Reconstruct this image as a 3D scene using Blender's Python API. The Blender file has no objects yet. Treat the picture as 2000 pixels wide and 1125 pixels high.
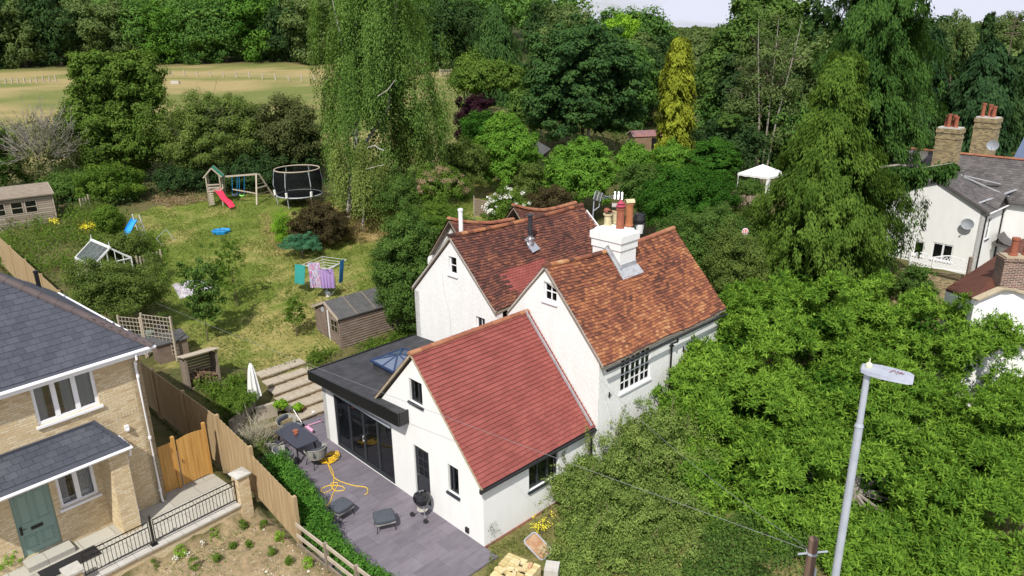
import bpy, math
import numpy as np
from mathutils import Vector, Matrix
PI=math.pi
sc=bpy.context.scene; COL=sc.collection
# ---------------- camera ----------------
CAMZ=14.9; FOC=1449.7; PIT=math.radians(19.08); ROLL=math.radians(-.75)
_fw=np.array([0,math.cos(PIT),-math.sin(PIT)]); _u0=np.array([0,math.sin(PIT),math.cos(PIT)]); _r0=np.array([1.,0,0])
_ri=_r0*math.cos(ROLL)+_u0*math.sin(ROLL); _up=-_r0*math.sin(ROLL)+_u0*math.cos(ROLL)
cam_d=bpy.data.cameras.new('camera'); cam=bpy.data.objects.new('camera',cam_d); COL.objects.link(cam)
cam_d.sensor_width=36; cam_d.lens=36*FOC/2000; cam_d.clip_start=.1; cam_d.clip_end=3000
M=Matrix(((_ri[0],_up[0],-_fw[0],0),(_ri[1],_up[1],-_fw[1],0),(_ri[2],_up[2],-_fw[2],CAMZ),(0,0,0,1)))
cam.matrix_world=M; sc.camera=cam
# ---------------- light ----------------
SUN_EL=math.radians(50); SUN_AZ=math.radians(193)      # azimuth clockwise from +Y, towards the sun
sv=Vector((math.sin(SUN_AZ)*math.cos(SUN_EL),math.cos(SUN_AZ)*math.cos(SUN_EL),math.sin(SUN_EL)))
sl=bpy.data.lights.new('sun','SUN'); sl.energy=4.5; sl.angle=math.radians(.6); sl.color=(1,.955,.88)
so=bpy.data.objects.new('sun',sl); COL.objects.link(so); so.rotation_euler=sv.to_track_quat('Z','Y').to_euler()
W=bpy.data.worlds.new('World'); sc.world=W; W.use_nodes=True
nt=W.node_tree; nt.nodes.clear()
def N(nt,t,**k):
    n=nt.nodes.new(t)
    for a,b in k.items(): setattr(n,a,b)
    return n
sky=N(nt,'ShaderNodeTexSky',sky_type='NISHITA',sun_disc=False); sky.sun_elevation=SUN_EL; sky.sun_rotation=SUN_AZ; sky.air_density=1.1; sky.dust_density=1.5
tc=N(nt,'ShaderNodeTexCoord'); mp=N(nt,'ShaderNodeMapping'); mp.inputs['Scale'].default_value=(1.6,1.6,7)
nz=N(nt,'ShaderNodeTexNoise'); nz.inputs['Scale'].default_value=2.2; nz.inputs['Detail'].default_value=6; nz.inputs['Roughness'].default_value=.55
cr=N(nt,'ShaderNodeValToRGB'); cr.color_ramp.elements[0].position=.30; cr.color_ramp.elements[1].position=.52
mx=N(nt,'ShaderNodeMix',data_type='RGBA'); mx.inputs[7].default_value=(7.3,7.55,8.8,1)
bg=N(nt,'ShaderNodeBackground'); bg.inputs[1].default_value=.095; ow=N(nt,'ShaderNodeOutputWorld')
lk=nt.links.new
lk(tc.outputs['Generated'],mp.inputs[0]); lk(mp.outputs[0],nz.inputs['Vector']); lk(nz.outputs[0],cr.inputs[0]); lk(cr.outputs[0],mx.inputs[0])
lk(sky.outputs[0],mx.inputs[6]); lk(mx.outputs[2],bg.inputs[0]); lk(bg.outputs[0],ow.inputs[0])
sc.view_settings.view_transform='Standard'; sc.view_settings.look='None'; sc.view_settings.exposure=.2; sc.view_settings.gamma=1
sc.render.engine='CYCLES'
cy=sc.cycles; cy.max_bounces=6; cy.diffuse_bounces=3; cy.glossy_bounces=3; cy.transmission_bounces=4; cy.transparent_max_bounces=8; cy.caustics_reflective=False; cy.caustics_refractive=False
# ---------------- frames: pixel -> point helpers ----------------
CP=np.array([0,0,CAMZ])
def ray(x,y): return _ri*(x-1000)/FOC+_fw+_up*(562.5-y)/FOC
def onz(x,y,z=0.):
    r=ray(x,y); return CP+r*(z-CAMZ)/r[2]
def ond(x,y,Y):
    r=ray(x,y); return CP+r*Y/r[1]
class Fr:
    def __init__(s,o,az):
        s.o=np.array(o,float); a=math.radians(az); s.az=az
        s.v=np.array([math.sin(a),math.cos(a),0]); s.u=np.array([-math.cos(a),math.sin(a),0]); s.rz=PI/2-a
    def loc(s,p): d=np.array(p)-s.o; return np.array([d@s.v,d@s.u,p[2]])
    def w(s,v,u,z): return s.o*np.array([1,1,0])+s.u*u+s.v*v+np.array([0,0,z])
    def onu(s,x,y,u):
        r=ray(x,y); t=(u-(CP-s.o)@s.u)/(r@s.u); return s.loc(CP+r*t)
    def onv(s,x,y,v):
        r=ray(x,y); t=(v-(CP-s.o)@s.v)/(r@s.v); return s.loc(CP+r*t)
K=Fr(onz(946,1068,0),46.17)      # cottage: x along its ridges, y to the left and back
L=Fr(onz(325,975,.8),41.)        # brick house
K.o[2]=0; L.o[2]=0
def sst(x,a,b):
    t=np.clip((x-a)/(b-a),0,1); return t*t*(3-2*t)
def gz(x,y):
    x=np.asarray(x,float); y=np.asarray(y,float)
    zl=np.interp(y,[29,31,52,75,150,200,230,300,400,700,1200],[1.0,1.05,3.35,4.2,5.5,7.1,9.5,17,20,15,14.5])
    zr=np.interp(y,[20,45,64,100,150,250,400,700,1200],[-.8,-.7,.45,2,4,7,10.2,12,14.4])
    w=sst(x,4,22)
    kv=(x-K.o[0])*K.v[0]+(y-K.o[1])*K.v[1]; ku=(x-K.o[0])*K.u[0]+(y-K.o[1])*K.u[1]
    lv=(x-L.o[0])*L.v[0]+(y-L.o[1])*L.v[1]; lu=(x-L.o[0])*L.u[0]+(y-L.o[1])*L.u[1]
    raise_=np.maximum(sst(ku,11.1,14.9),sst(kv,12.8,16))
    raise_=np.maximum(raise_, sst(ku,9.7,10.3)*sst(kv,2.7,3.4)*.75)
    raise_=raise_*sst(lv-lu*.03,2.3,3.6)
    base=-.06-.5*sst(x,3,14)
    z=base+(zl-base)*raise_
    z=z*(1-w)+(np.where(y<20,-.8,zr))*w
    fence=1.86+np.clip(lu+4.6,0,40)*.063
    left=1-sst(lv-fence,-.06,.06)
    lot=np.where(lu>-2.2,.795,np.where(lu<-2.3,.25,.6))+0.0*x
    lot=np.where(lu>9,.8+(zl-.8)*sst(lu,9,16),lot)
    return z*(1-left)+lot*left
def hit(x,y):
    r=ray(x,y); t=6.
    for k in range(4000):
        p=CP+r*t
        if p[2]<=gz(p[0],p[1]): return p
        t*=1.004
    return p
# ---------------- mesh helpers ----------------
def prop(o,label=None,cat=None,group=None,kind=None):
    if label: o['label']=label
    if cat: o['category']=cat
    if group: o['group']=group
    if kind: o['kind']=kind
    return o
def thing(name,label,cat,loc=(0,0,0),rz=0,group=None,kind=None):
    o=bpy.data.objects.new(name,None); COL.objects.link(o); o.location=Vector([float(a) for a in loc]); o.rotation_euler=(0,0,rz)
    o.empty_display_size=.2
    return prop(o,label,cat,group,kind)
def link(name,me,parent=None,loc=(0,0,0),rz=0):
    o=bpy.data.objects.new(name,me); COL.objects.link(o); o.parent=parent
    o.location=Vector([float(a) for a in loc]); o.rotation_euler=(0,0,rz); return o
def raw(name,V,F,mat,tint=None,smooth=False,uv=True):
    V=np.ascontiguousarray(V,dtype=np.float32).reshape(-1,3)
    me=bpy.data.meshes.new(name); n=len(V); me.vertices.add(n); me.vertices.foreach_set('co',V.ravel())
    if isinstance(F,np.ndarray):
        k=F.shape[1]; m=len(F); lt=np.full(m,k,np.int32); idx=F.astype(np.int32).ravel()
    else:
        lt=np.array([len(f) for f in F],np.int32); idx=np.concatenate([np.array(f,np.int32) for f in F]); m=len(F)
    ls=np.concatenate([[0],np.cumsum(lt)[:-1]]).astype(np.int32)
    me.loops.add(len(idx)); me.loops.foreach_set('vertex_index',idx)
    me.polygons.add(m); me.polygons.foreach_set('loop_start',ls); me.polygons.foreach_set('loop_total',lt)
    me.polygons.foreach_set('use_smooth',np.full(m,smooth))
    me.update(calc_edges=True)
    if tint is not None:
        a=me.attributes.new('tint','FLOAT','FACE'); a.data.foreach_set('value',np.asarray(tint,np.float32))
    if uv:
        nn=np.empty(m*3,np.float32); me.polygons.foreach_get('normal',nn); nn=nn.reshape(-1,3)
        T=np.stack([-nn[:,1],nn[:,0],np.zeros(m)],1); l=np.linalg.norm(T,axis=1); flat=l<.25
        T=np.where(flat[:,None],[1,0,0],T/np.maximum(l,1e-6)[:,None]); B=np.cross(nn,T)
        B=np.where(flat[:,None],[0,1,0],B); rep=np.repeat(np.arange(m),lt); P=V[idx]
        U=np.stack([(P*T[rep]).sum(1),(P*B[rep]).sum(1)],1).astype(np.float32)
        ul=me.uv_layers.new(name='UVMap'); ul.data.foreach_set('uv',U.ravel())
    if mat: me.materials.append(mat)
    return me
class MB:
    def __init__(s): s.V=[]; s.F=[]; s.T=[]
    def add(s,V,F,t=.5):
        b=len(s.V); s.V.extend([tuple(map(float,p)) for p in V])
        for f in F: s.F.append([b+i for i in f]); s.T.append(t)
        return s
    def box(s,c,d,rz=0,t=.5,M=None):
        x,y,z=[q/2 for q in d]
        V=[(-x,-y,-z),(x,-y,-z),(x,y,-z),(-x,y,-z),(-x,-y,z),(x,-y,z),(x,y,z),(-x,y,z)]
        if M is not None: V=[tuple(M@Vector(p)) for p in V]
        if rz: a,b=math.cos(rz),math.sin(rz); V=[(p[0]*a-p[1]*b,p[0]*b+p[1]*a,p[2]) for p in V]
        V=[(p[0]+c[0],p[1]+c[1],p[2]+c[2]) for p in V]
        return s.add(V,[(0,3,2,1),(4,5,6,7),(0,1,5,4),(1,2,6,5),(2,3,7,6),(3,0,4,7)],t)
    def b2(s,x0,x1,y0,y1,z0,z1,t=.5): return s.box(((x0+x1)/2,(y0+y1)/2,(z0+z1)/2),(abs(x1-x0),abs(y1-y0),abs(z1-z0)),0,t)
    def bar(s,a,b,w,h=None,t=.5):
        a=Vector([float(q) for q in a]); b=Vector([float(q) for q in b]); h=h or w; d=b-a; l=d.length
        if l<1e-6: return s
        q=d.to_track_quat('X','Z').to_matrix(); V=[]
        for x in (0,l):
            for y,z in ((-w/2,-h/2),(w/2,-h/2),(w/2,h/2),(-w/2,h/2)): V.append(a+q@Vector((x,y,z)))
        return s.add(V,[(0,3,2,1),(4,5,6,7),(0,1,5,4),(1,2,6,5),(2,3,7,6),(3,0,4,7)],t)
    def tube(s,pts,r,n=6,t=.5,caps=True):
        pts=[Vector([float(q) for q in p]) for p in pts]; m=len(pts)
        rr=r if isinstance(r,(list,tuple)) else [r]*m; V=[];F=[]
        for i,p in enumerate(pts):
            d=(pts[min(i+1,m-1)]-pts[max(i-1,0)])
            if d.length<1e-9: d=Vector((0,0,1))
            q=d.to_track_quat('Z','Y').to_matrix()
            for k in range(n): a=2*PI*k/n; V.append(p+q@Vector((math.cos(a)*rr[i],math.sin(a)*rr[i],0)))
        for i in range(m-1):
            for k in range(n): F.append((i*n+k,i*n+(k+1)%n,(i+1)*n+(k+1)%n,(i+1)*n+k))
        if caps: F.append(tuple(range(n))[::-1]); F.append(tuple((m-1)*n+k for k in range(n)))
        return s.add(V,F,t)
    def lathe(s,prof,n=16,c=(0,0,0),t=.5,sx=1,sy=1):
        V=[];F=[];m=len(prof)
        for r,z in prof:
            for k in range(n): a=2*PI*k/n; V.append((c[0]+max(r,.0005)*sx*math.cos(a),c[1]+max(r,.0005)*sy*math.sin(a),c[2]+z))
        for i in range(m-1):
            for k in range(n): F.append((i*n+k,i*n+(k+1)%n,(i+1)*n+(k+1)%n,(i+1)*n+k))
        F.append(tuple(range(n))[::-1]); F.append(tuple((m-1)*n+k for k in range(n)))
        return s.add(V,F,t)
    def prism(s,poly,z0,z1,t=.5):   # poly in xy, ccw
        n=len(poly); V=[(p[0],p[1],z0) for p in poly]+[(p[0],p[1],z1) for p in poly]
        F=[tuple(range(n))[::-1],tuple(range(n,2*n))]+[(i,(i+1)%n,n+(i+1)%n,n+i) for i in range(n)]
        return s.add(V,F,t)
    def build(s,name,mat,parent=None,loc=(0,0,0),rz=0,smooth=False):
        me=raw(name,np.array(s.V,np.float32),s.F,mat,tint=s.T,smooth=smooth)
        return link(name,me,parent,loc,rz)
def wallmb(mb,P0,D,Nn,Lg,tops,z0,th,holes=()):
    """upright wall: P0 outer corner, D along, Nn outward; tops [(x,z)...]; holes (x0,x1,z0,z1)"""
    P0=np.array(P0,float);D=np.array(D,float);Nn=np.array(Nn,float)
    tx=[a for a,_ in tops]; tz=[b for _,b in tops]; top=lambda x: float(np.interp(x,tx,tz))
    xs=sorted(set([round(a,4) for a in tx]+[round(h[0],4) for h in holes]+[round(h[1],4) for h in holes]))
    P=lambda x,z,d: P0+D*x-Nn*d+np.array([0,0,z-P0[2]])
    def quad(a,b,c,d): mb.add([a,b,c,d],[(0,1,2,3)])
    for a,b in zip(xs[:-1],xs[1:]):
        if b-a<1e-4: continue
        hs=sorted([h for h in holes if h[0]<=a+1e-4 and h[1]>=b-1e-4],key=lambda h:h[2]); z=z0; segs=[]
        for h in hs: segs.append((z,z,h[2],h[2])); z=h[3]
        segs.append((z,z,top(a),top(b)))
        for za,zb,zc,zd in segs:
            if zc-za<1e-4 and zd-zb<1e-4: continue
            for d in (0,th):
                q=[P(a,za,d),P(b,zb,d),P(b,zd,d),P(a,zc,d)]
                quad(*(q if d==0 else q[::-1]))
        quad(P(a,top(a),0),P(b,top(b),0),P(b,top(b),th),P(a,top(a),th))
    for x in (tx[0],tx[-1]): quad(P(x,z0,0),P(x,z0,th),P(x,top(x),th),P(x,top(x),0))
    for h in holes:
        x0,x1,c,d=h; quad(P(x0,c,0),P(x0,c,th),P(x0,d,th),P(x0,d,0)); quad(P(x1,c,0),P(x1,d,0),P(x1,d,th),P(x1,c,th))
        quad(P(x0,c,0),P(x1,c,0),P(x1,c,th),P(x0,c,th)); quad(P(x0,d,0),P(x0,d,th),P(x1,d,th),P(x1,d,0))
# ---------------- materials ----------------
def newmat(name):
    m=bpy.data.materials.new(name); m.use_nodes=True; m.node_tree.nodes.clear(); return m,m.node_tree
def ramp(nt,stops,fac):
    r=N(nt,'ShaderNodeValToRGB'); e=r.color_ramp.elements
    while len(e)<len(stops): e.new(.5)
    for i,(p,c) in enumerate(stops): e[i].position=p; e[i].color=(*c,1)
    nt.links.new(fac,r.inputs[0]); return r.outputs[0]
def simple(name,c,rough=.7,c2=None,scale=6,amt=1.,bump=0,bscale=40,metal=0,spec=.5,stretch=None,detail=4):
    m,nt=newmat(name); l=nt.links.new
    p=N(nt,'ShaderNodeBsdfPrincipled'); o=N(nt,'ShaderNodeOutputMaterial'); l(p.outputs[0],o.inputs[0])
    p.inputs['Roughness'].default_value=rough; p.inputs['Metallic'].default_value=metal; p.inputs['Specular IOR Level'].default_value=spec
    tc=N(nt,'ShaderNodeTexCoord'); vec=tc.outputs['Object']
    if stretch: mp=N(nt,'ShaderNodeMapping'); mp.inputs['Scale'].default_value=stretch; l(vec,mp.inputs[0]); vec=mp.outputs[0]
    if c2 is not None:
        n=N(nt,'ShaderNodeTexNoise'); n.inputs['Scale'].default_value=scale; n.inputs['Detail'].default_value=detail; n.inputs['Roughness'].default_value=.62; l(vec,n.inputs['Vector'])
        l(ramp(nt,[(.5-.22/amt,c),(.5+.22/amt,c2)],n.outputs[0]),p.inputs['Base Color'])
    else: p.inputs['Base Color'].default_value=(*c,1)
    if bump:
        n=N(nt,'ShaderNodeTexNoise'); n.inputs['Scale'].default_value=bscale; n.inputs['Detail'].default_value=3; l(vec,n.inputs['Vector'])
        b=N(nt,'ShaderNodeBump'); b.inputs['Strength'].default_value=bump; b.inputs['Distance'].default_value=.02; l(n.outputs[0],b.inputs['Height']); l(b.outputs[0],p.inputs['Normal'])
    return m
def tinted(name,stops,rough=.8,nscale=1.2,nmix=.35,bump=.2,spec=.3,patch=None):
    """colour picked per piece (tint), broken up by noise"""
    m,nt=newmat(name); l=nt.links.new
    p=N(nt,'ShaderNodeBsdfPrincipled'); o=N(nt,'ShaderNodeOutputMaterial'); l(p.outputs[0],o.inputs[0])
    p.inputs['Roughness'].default_value=rough; p.inputs['Specular IOR Level'].default_value=spec
    tc=N(nt,'ShaderNodeTexCoord'); at=N(nt,'ShaderNodeAttribute',attribute_name='tint')
    n=N(nt,'ShaderNodeTexNoise'); n.inputs['Scale'].default_value=nscale; n.inputs['Detail'].default_value=5; l(tc.outputs['Object'],n.inputs['Vector'])
    mr=N(nt,'ShaderNodeMapRange'); mr.inputs[1].default_value=.3; mr.inputs[2].default_value=.7; l(n.outputs[0],mr.inputs[0])
    mx=N(nt,'ShaderNodeMix'); mx.inputs[0].default_value=nmix; l(at.outputs['Fac'],mx.inputs[2]); l(mr.outputs[0],mx.inputs[3])
    col=ramp(nt,stops,mx.outputs[0])
    n2=N(nt,'ShaderNodeTexNoise'); n2.inputs['Scale'].default_value=38; n2.inputs['Detail'].default_value=2; l(tc.outputs['Object'],n2.inputs['Vector'])
    m2=N(nt,'ShaderNodeMix',data_type='RGBA',blend_type='MULTIPLY'); m2.inputs[0].default_value=.5
    l(col,m2.inputs[6]); l(ramp(nt,[(.35,(.55,.55,.55)),(.65,(1.25,1.25,1.25))],n2.outputs[0]),m2.inputs[7])
    l(m2.outputs[2],p.inputs['Base Color'])
    if bump:
        b=N(nt,'ShaderNodeBump'); b.inputs['Strength'].default_value=bump; b.inputs['Distance'].default_value=.01; l(n2.outputs[0],b.inputs['Height']); l(b.outputs[0],p.inputs['Normal'])
    return m
def brickmat(name,cs,mortar,bw=.225,bh=.075,ms=.012,rough=.85,bump=.3,offs=.5,patch=None,nsc=1.3):
    m,nt=newmat(name); l=nt.links.new
    p=N(nt,'ShaderNodeBsdfPrincipled'); o=N(nt,'ShaderNodeOutputMaterial'); l(p.outputs[0],o.inputs[0]); p.inputs['Roughness'].default_value=rough; p.inputs['Specular IOR Level'].default_value=.25
    uv=N(nt,'ShaderNodeUVMap'); b=N(nt,'ShaderNodeTexBrick'); b.offset=offs
    b.inputs['Scale'].default_value=1; b.inputs['Brick Width'].default_value=bw; b.inputs['Row Height'].default_value=bh; b.inputs['Mortar Size'].default_value=ms; b.inputs['Mortar Smooth'].default_value=.2
    b.inputs['Color1'].default_value=(0,0,0,1); b.inputs['Color2'].default_value=(1,1,1,1); b.inputs['Mortar'].default_value=(.5,.5,.5,1); b.inputs['Bias'].default_value=0
    l(uv.outputs[0],b.inputs['Vector'])
    n=N(nt,'ShaderNodeTexNoise'); n.inputs['Scale'].default_value=nsc; n.inputs['Detail'].default_value=6; l(uv.outputs[0],n.inputs['Vector'])
    mm=N(nt,'ShaderNodeMix'); mm.inputs[0].default_value=.3; l(b.outputs['Color'],mm.inputs[2]); l(n.outputs[0],mm.inputs[3])
    c=ramp(nt,cs,mm.outputs[0]); mx=N(nt,'ShaderNodeMix',data_type='RGBA'); l(b.outputs['Fac'],mx.inputs[0]); l(c,mx.inputs[6]); mx.inputs[7].default_value=(*mortar,1)
    n2=N(nt,'ShaderNodeTexNoise'); n2.inputs['Scale'].default_value=30; l(uv.outputs[0],n2.inputs['Vector'])
    m2=N(nt,'ShaderNodeMix',data_type='RGBA',blend_type='MULTIPLY'); m2.inputs[0].default_value=.45; l(mx.outputs[2],m2.inputs[6]); l(ramp(nt,[(.3,(.6,.6,.6)),(.7,(1.2,1.2,1.2))],n2.outputs[0]),m2.inputs[7])
    l(m2.outputs[2],p.inputs['Base Color'])
    if bump:
        inv=N(nt,'ShaderNodeMath',operation='SUBTRACT'); inv.inputs[0].default_value=1; l(b.outputs['Fac'],inv.inputs[1])
        bb=N(nt,'ShaderNodeBump'); bb.inputs['Strength'].default_value=bump; bb.inputs['Distance'].default_value=.01; l(inv.outputs[0],bb.inputs['Height']); l(bb.outputs[0],p.inputs['Normal'])
    return m
def glassmat(name,tint=(.03,.035,.04),tr=.5):
    m,nt=newmat(name); l=nt.links.new
    o=N(nt,'ShaderNodeOutputMaterial'); g=N(nt,'ShaderNodeBsdfGlossy'); g.inputs['Roughness'].default_value=.02; g.inputs[0].default_value=(.9,.93,.96,1)
    t=N(nt,'ShaderNodeBsdfTransparent'); t.inputs[0].default_value=(.95,.96,.97,1) if tr>.75 else (.75,.78,.8,1); d=N(nt,'ShaderNodeBsdfDiffuse'); d.inputs[0].default_value=(*tint,1)
    m1=N(nt,'ShaderNodeMixShader'); m1.inputs[0].default_value=tr; l(d.outputs[0],m1.inputs[1]); l(t.outputs[0],m1.inputs[2])
    lw=N(nt,'ShaderNodeFresnel'); lw.inputs[0].default_value=1.55; m2=N(nt,'ShaderNodeMixShader'); l(lw.outputs[0],m2.inputs[0]); l(m1.outputs[0],m2.inputs[1]); l(g.outputs[0],m2.inputs[2]); l(m2.outputs[0],o.inputs[0])
    return m
def leafmat(name,a,b,trans=.3,gloss=.0,rough=.5):
    m,nt=newmat(name); l=nt.links.new
    o=N(nt,'ShaderNodeOutputMaterial'); at=N(nt,'ShaderNodeAttribute',attribute_name='tint')
    oi=N(nt,'ShaderNodeObjectInfo'); ad=N(nt,'ShaderNodeMath',operation='MULTIPLY_ADD'); ad.inputs[1].default_value=.12; l(oi.outputs['Random'],ad.inputs[0]); l(at.outputs['Fac'],ad.inputs[2])
    mid=tuple((x+y)/2 for x,y in zip(a,b))
    c=ramp(nt,[(.05,a),(.55,mid),(1.,b)],ad.outputs[0])
    d=N(nt,'ShaderNodeBsdfDiffuse'); t=N(nt,'ShaderNodeBsdfTranslucent'); g=N(nt,'ShaderNodeBsdfGlossy'); g.inputs['Roughness'].default_value=rough; g.inputs[0].default_value=(.8,.85,.8,1)
    hm=N(nt,'ShaderNodeMix',data_type='RGBA',blend_type='MULTIPLY'); hm.inputs[0].default_value=1; hm.inputs[7].default_value=(1.25,1.25,.6,1); l(c,hm.inputs[6])
    l(c,d.inputs[0]); l(hm.outputs[2],t.inputs[0])
    m1=N(nt,'ShaderNodeMixShader'); m1.inputs[0].default_value=trans; l(d.outputs[0],m1.inputs[1]); l(t.outputs[0],m1.inputs[2])
    m2=N(nt,'ShaderNodeMixShader'); m2.inputs[0].default_value=gloss if gloss>.021 else 0; l(m1.outputs[0],m2.inputs[1]); l(g.outputs[0],m2.inputs[2]); l((m2 if gloss>.021 else m1).outputs[0],o.inputs[0])
    return m
MT=dict(
 render=simple('white_render',(.80,.80,.785),.85,(.74,.74,.72),1.2,1.0,.25,25,stretch=(2.5,2.5,.6)),
 oldrender=simple('old_white_render',(.79,.79,.77),.85,(.71,.71,.69),1.6,.9,.8,9,stretch=(2,2,.7)),
 whitepaint=simple('white_paint',(.78,.78,.79),.35),
 anth=simple('anthracite_metal',(.030,.034,.040),.4),
 black=simple('black_metal',(.012,.012,.013),.35),
 blackmat=simple('black_plastic',(.02,.02,.022),.6),
 felt=simple('flat_roof_felt',(.022,.023,.027),.85,(.050,.051,.056),2.5,1.2,.4,60),
 lead=simple('lead',(.27,.28,.30),.55,(.42,.43,.45),5),
 steel=simple('steel',(.55,.56,.58),.3,metal=.8),
 galv=simple('galvanised_steel',(.33,.36,.40),.55,(.42,.45,.49),6,1,metal=.15),
 lampgrey=simple('grey_lamp_paint',(.34,.36,.42),.5,(.27,.29,.34),9),
 patio=None,
 wood_new=simple('orange_stained_timber',(.40,.20,.045),.65,(.56,.32,.09),1.,1.1,.3,20,stretch=(9,9,.8)),
 wood_fence=simple('pale_fence_timber',(.42,.31,.17),.8,(.27,.19,.10),1.,1.1,.3,20,stretch=(9,9,.7)),
 wood_grey=simple('weathered_grey_timber',(.26,.215,.165),.85,(.17,.135,.10),3.,1.,.4,30,stretch=(1,1,6)),
 wood_pale=simple('silvered_timber',(.44,.38,.30),.8,(.33,.28,.21),3.,1.),
 wood_shed=simple('old_shed_timber',(.125,.085,.062),.85,(.24,.185,.15),2.,1.,.4,30,stretch=(1,1,5)),
 shedfelt=simple('shed_roof_felt',(.055,.055,.057),.9,(.10,.10,.098),3,1,.4,50),
 stone=simple('pale_stone',(.50,.48,.44),.8,(.38,.36,.32),5,1),
 slabs=brickmat('paving_slabs',[(.2,(.36,.345,.30)),(.8,(.44,.425,.37))],(.24,.23,.2),.9,.6,.012,nsc=2),
 oldstone=simple('old_step_stone',(.30,.25,.185),.9,(.42,.37,.29),6,1,.5,20),
 terracotta=simple('terracotta',(.33,.105,.055),.8,(.22,.065,.035),6),
 terra2=simple('orange_terracotta',(.40,.16,.065),.8,(.30,.10,.04),5),
 buffpot=simple('buff_clay',(.58,.50,.30),.8,(.42,.36,.22),5),
 soil=simple('soil',(.15,.105,.06),.95,(.24,.175,.11),4),
 rattan=simple('grey_rattan',(.40,.39,.34),.8,(.17,.165,.15),18),
 cushion=simple('charcoal_cushion',(.052,.060,.075),.9,(.07,.078,.095),20),
 tabletop=simple('dark_table_top',(.040,.042,.060),.45),
 hose=simple('yellow_hose',(.75,.48,.03),.5),
 redplastic=simple('red_plastic',(.75,.035,.09),.4), blueplastic=simple('blue_plastic',(.02,.27,.62),.4),
 greencanvas=simple('green_canvas',(.02,.22,.13),.7), lime=simple('lime_plastic',(.20,.75,.12),.5), navy=simple('navy_plastic',(.03,.05,.22),.5),
 net=None,
 cloth_white=simple('white_cloth',(.78,.78,.76),.85,(.68,.68,.66),3),
 pink=simple('pink_paint',(.75,.33,.52),.4),
 curtain=simple('grey_curtain',(.74,.74,.74),.9,(.55,.56,.57),1.2,1,stretch=(14,14,.3)),
 dooredge=simple('sage_door_paint',(.20,.295,.255),.45),
 bark=simple('bark',(.10,.075,.05),.9,(.18,.14,.10),6,1,.5,15), birchbark=simple('silver_bark',(.48,.46,.42),.8,(.16,.14,.12),4,1),
 greybark=simple('grey_bark',(.30,.27,.23),.9,(.20,.18,.15),5),
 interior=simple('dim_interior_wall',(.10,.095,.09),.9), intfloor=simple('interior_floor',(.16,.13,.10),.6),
 glass=glassmat('window_glass',tr=.93), glassdark=glassmat('dark_window_glass',(.015,.018,.02),.65), glassblue=simple('roof_light_glass',(.12,.15,.21),.12,spec=.6),
 bluesky=simple('blue_grey_frame',(.022,.040,.10),.4),
 brick=brickmat('buff_brick',[(.0,(.30,.19,.10)),(.16,(.50,.35,.18)),(.35,(.60,.45,.24)),(.65,(.66,.52,.31)),(1.,(.72,.60,.40))],(.45,.40,.30)),
 stockbrick=brickmat('london_stock_brick',[(.1,(.10,.075,.045)),(.45,(.27,.20,.09)),(.8,(.40,.31,.15))],(.25,.22,.16)),
 redbrick=brickmat('red_brick',[(.1,(.16,.045,.03)),(.6,(.30,.09,.05)),(1,(.40,.15,.08))],(.30,.26,.22)),
 darkbrick=brickmat('brown_brick',[(.1,(.08,.035,.025)),(.6,(.17,.08,.05)),(1,(.25,.14,.09))],(.35,.32,.28)),
 oldtile=tinted('old_clay_tiles',[(0,(.035,.020,.017)),(.22,(.090,.037,.026)),(.48,(.21,.075,.042)),(.72,(.32,.125,.055)),(.9,(.42,.22,.10)),(1,(.50,.36,.20))],nscale=1.1,nmix=.25),
 darktile=tinted('darker_clay_tiles',[(0,(.028,.018,.017)),(.25,(.068,.031,.026)),(.55,(.135,.052,.038)),(.8,(.22,.085,.050)),(.93,(.31,.16,.085)),(1,(.46,.36,.24))],nscale=1.1,nmix=.25),
 redtile=tinted('red_concrete_tiles',[(0,(.19,.050,.042)),(.5,(.245,.066,.055)),(1,(.30,.088,.072))],nscale=1.4,nmix=.5,bump=.3),
 ridgetile=tinted('ridge_tiles',[(0,(.20,.075,.045)),(.5,(.30,.115,.065)),(1,(.38,.20,.10))],nscale=2),
 mortar=simple('verge_mortar',(.42,.36,.25),.9,(.30,.24,.15),8),
 slate=tinted('blue_slate',[(0,(.046,.051,.066)),(.5,(.064,.070,.088)),(1,(.088,.095,.112))],rough=.6,nscale=1.5,nmix=.45,bump=.1),
 oldslate=tinted('old_grey_slate',[(0,(.060,.055,.055)),(.5,(.105,.095,.095)),(1,(.17,.155,.15))],rough=.8,nscale=1.2,bump=.2),
 browntile=tinted('brown_roof_tiles',[(0,(.065,.022,.016)),(.5,(.12,.045,.030)),(1,(.18,.08,.05))],nscale=1.2),
 browncap=simple('brown_ridge_cap',(.075,.055,.055),.8,(.105,.082,.08),4),
)
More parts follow.
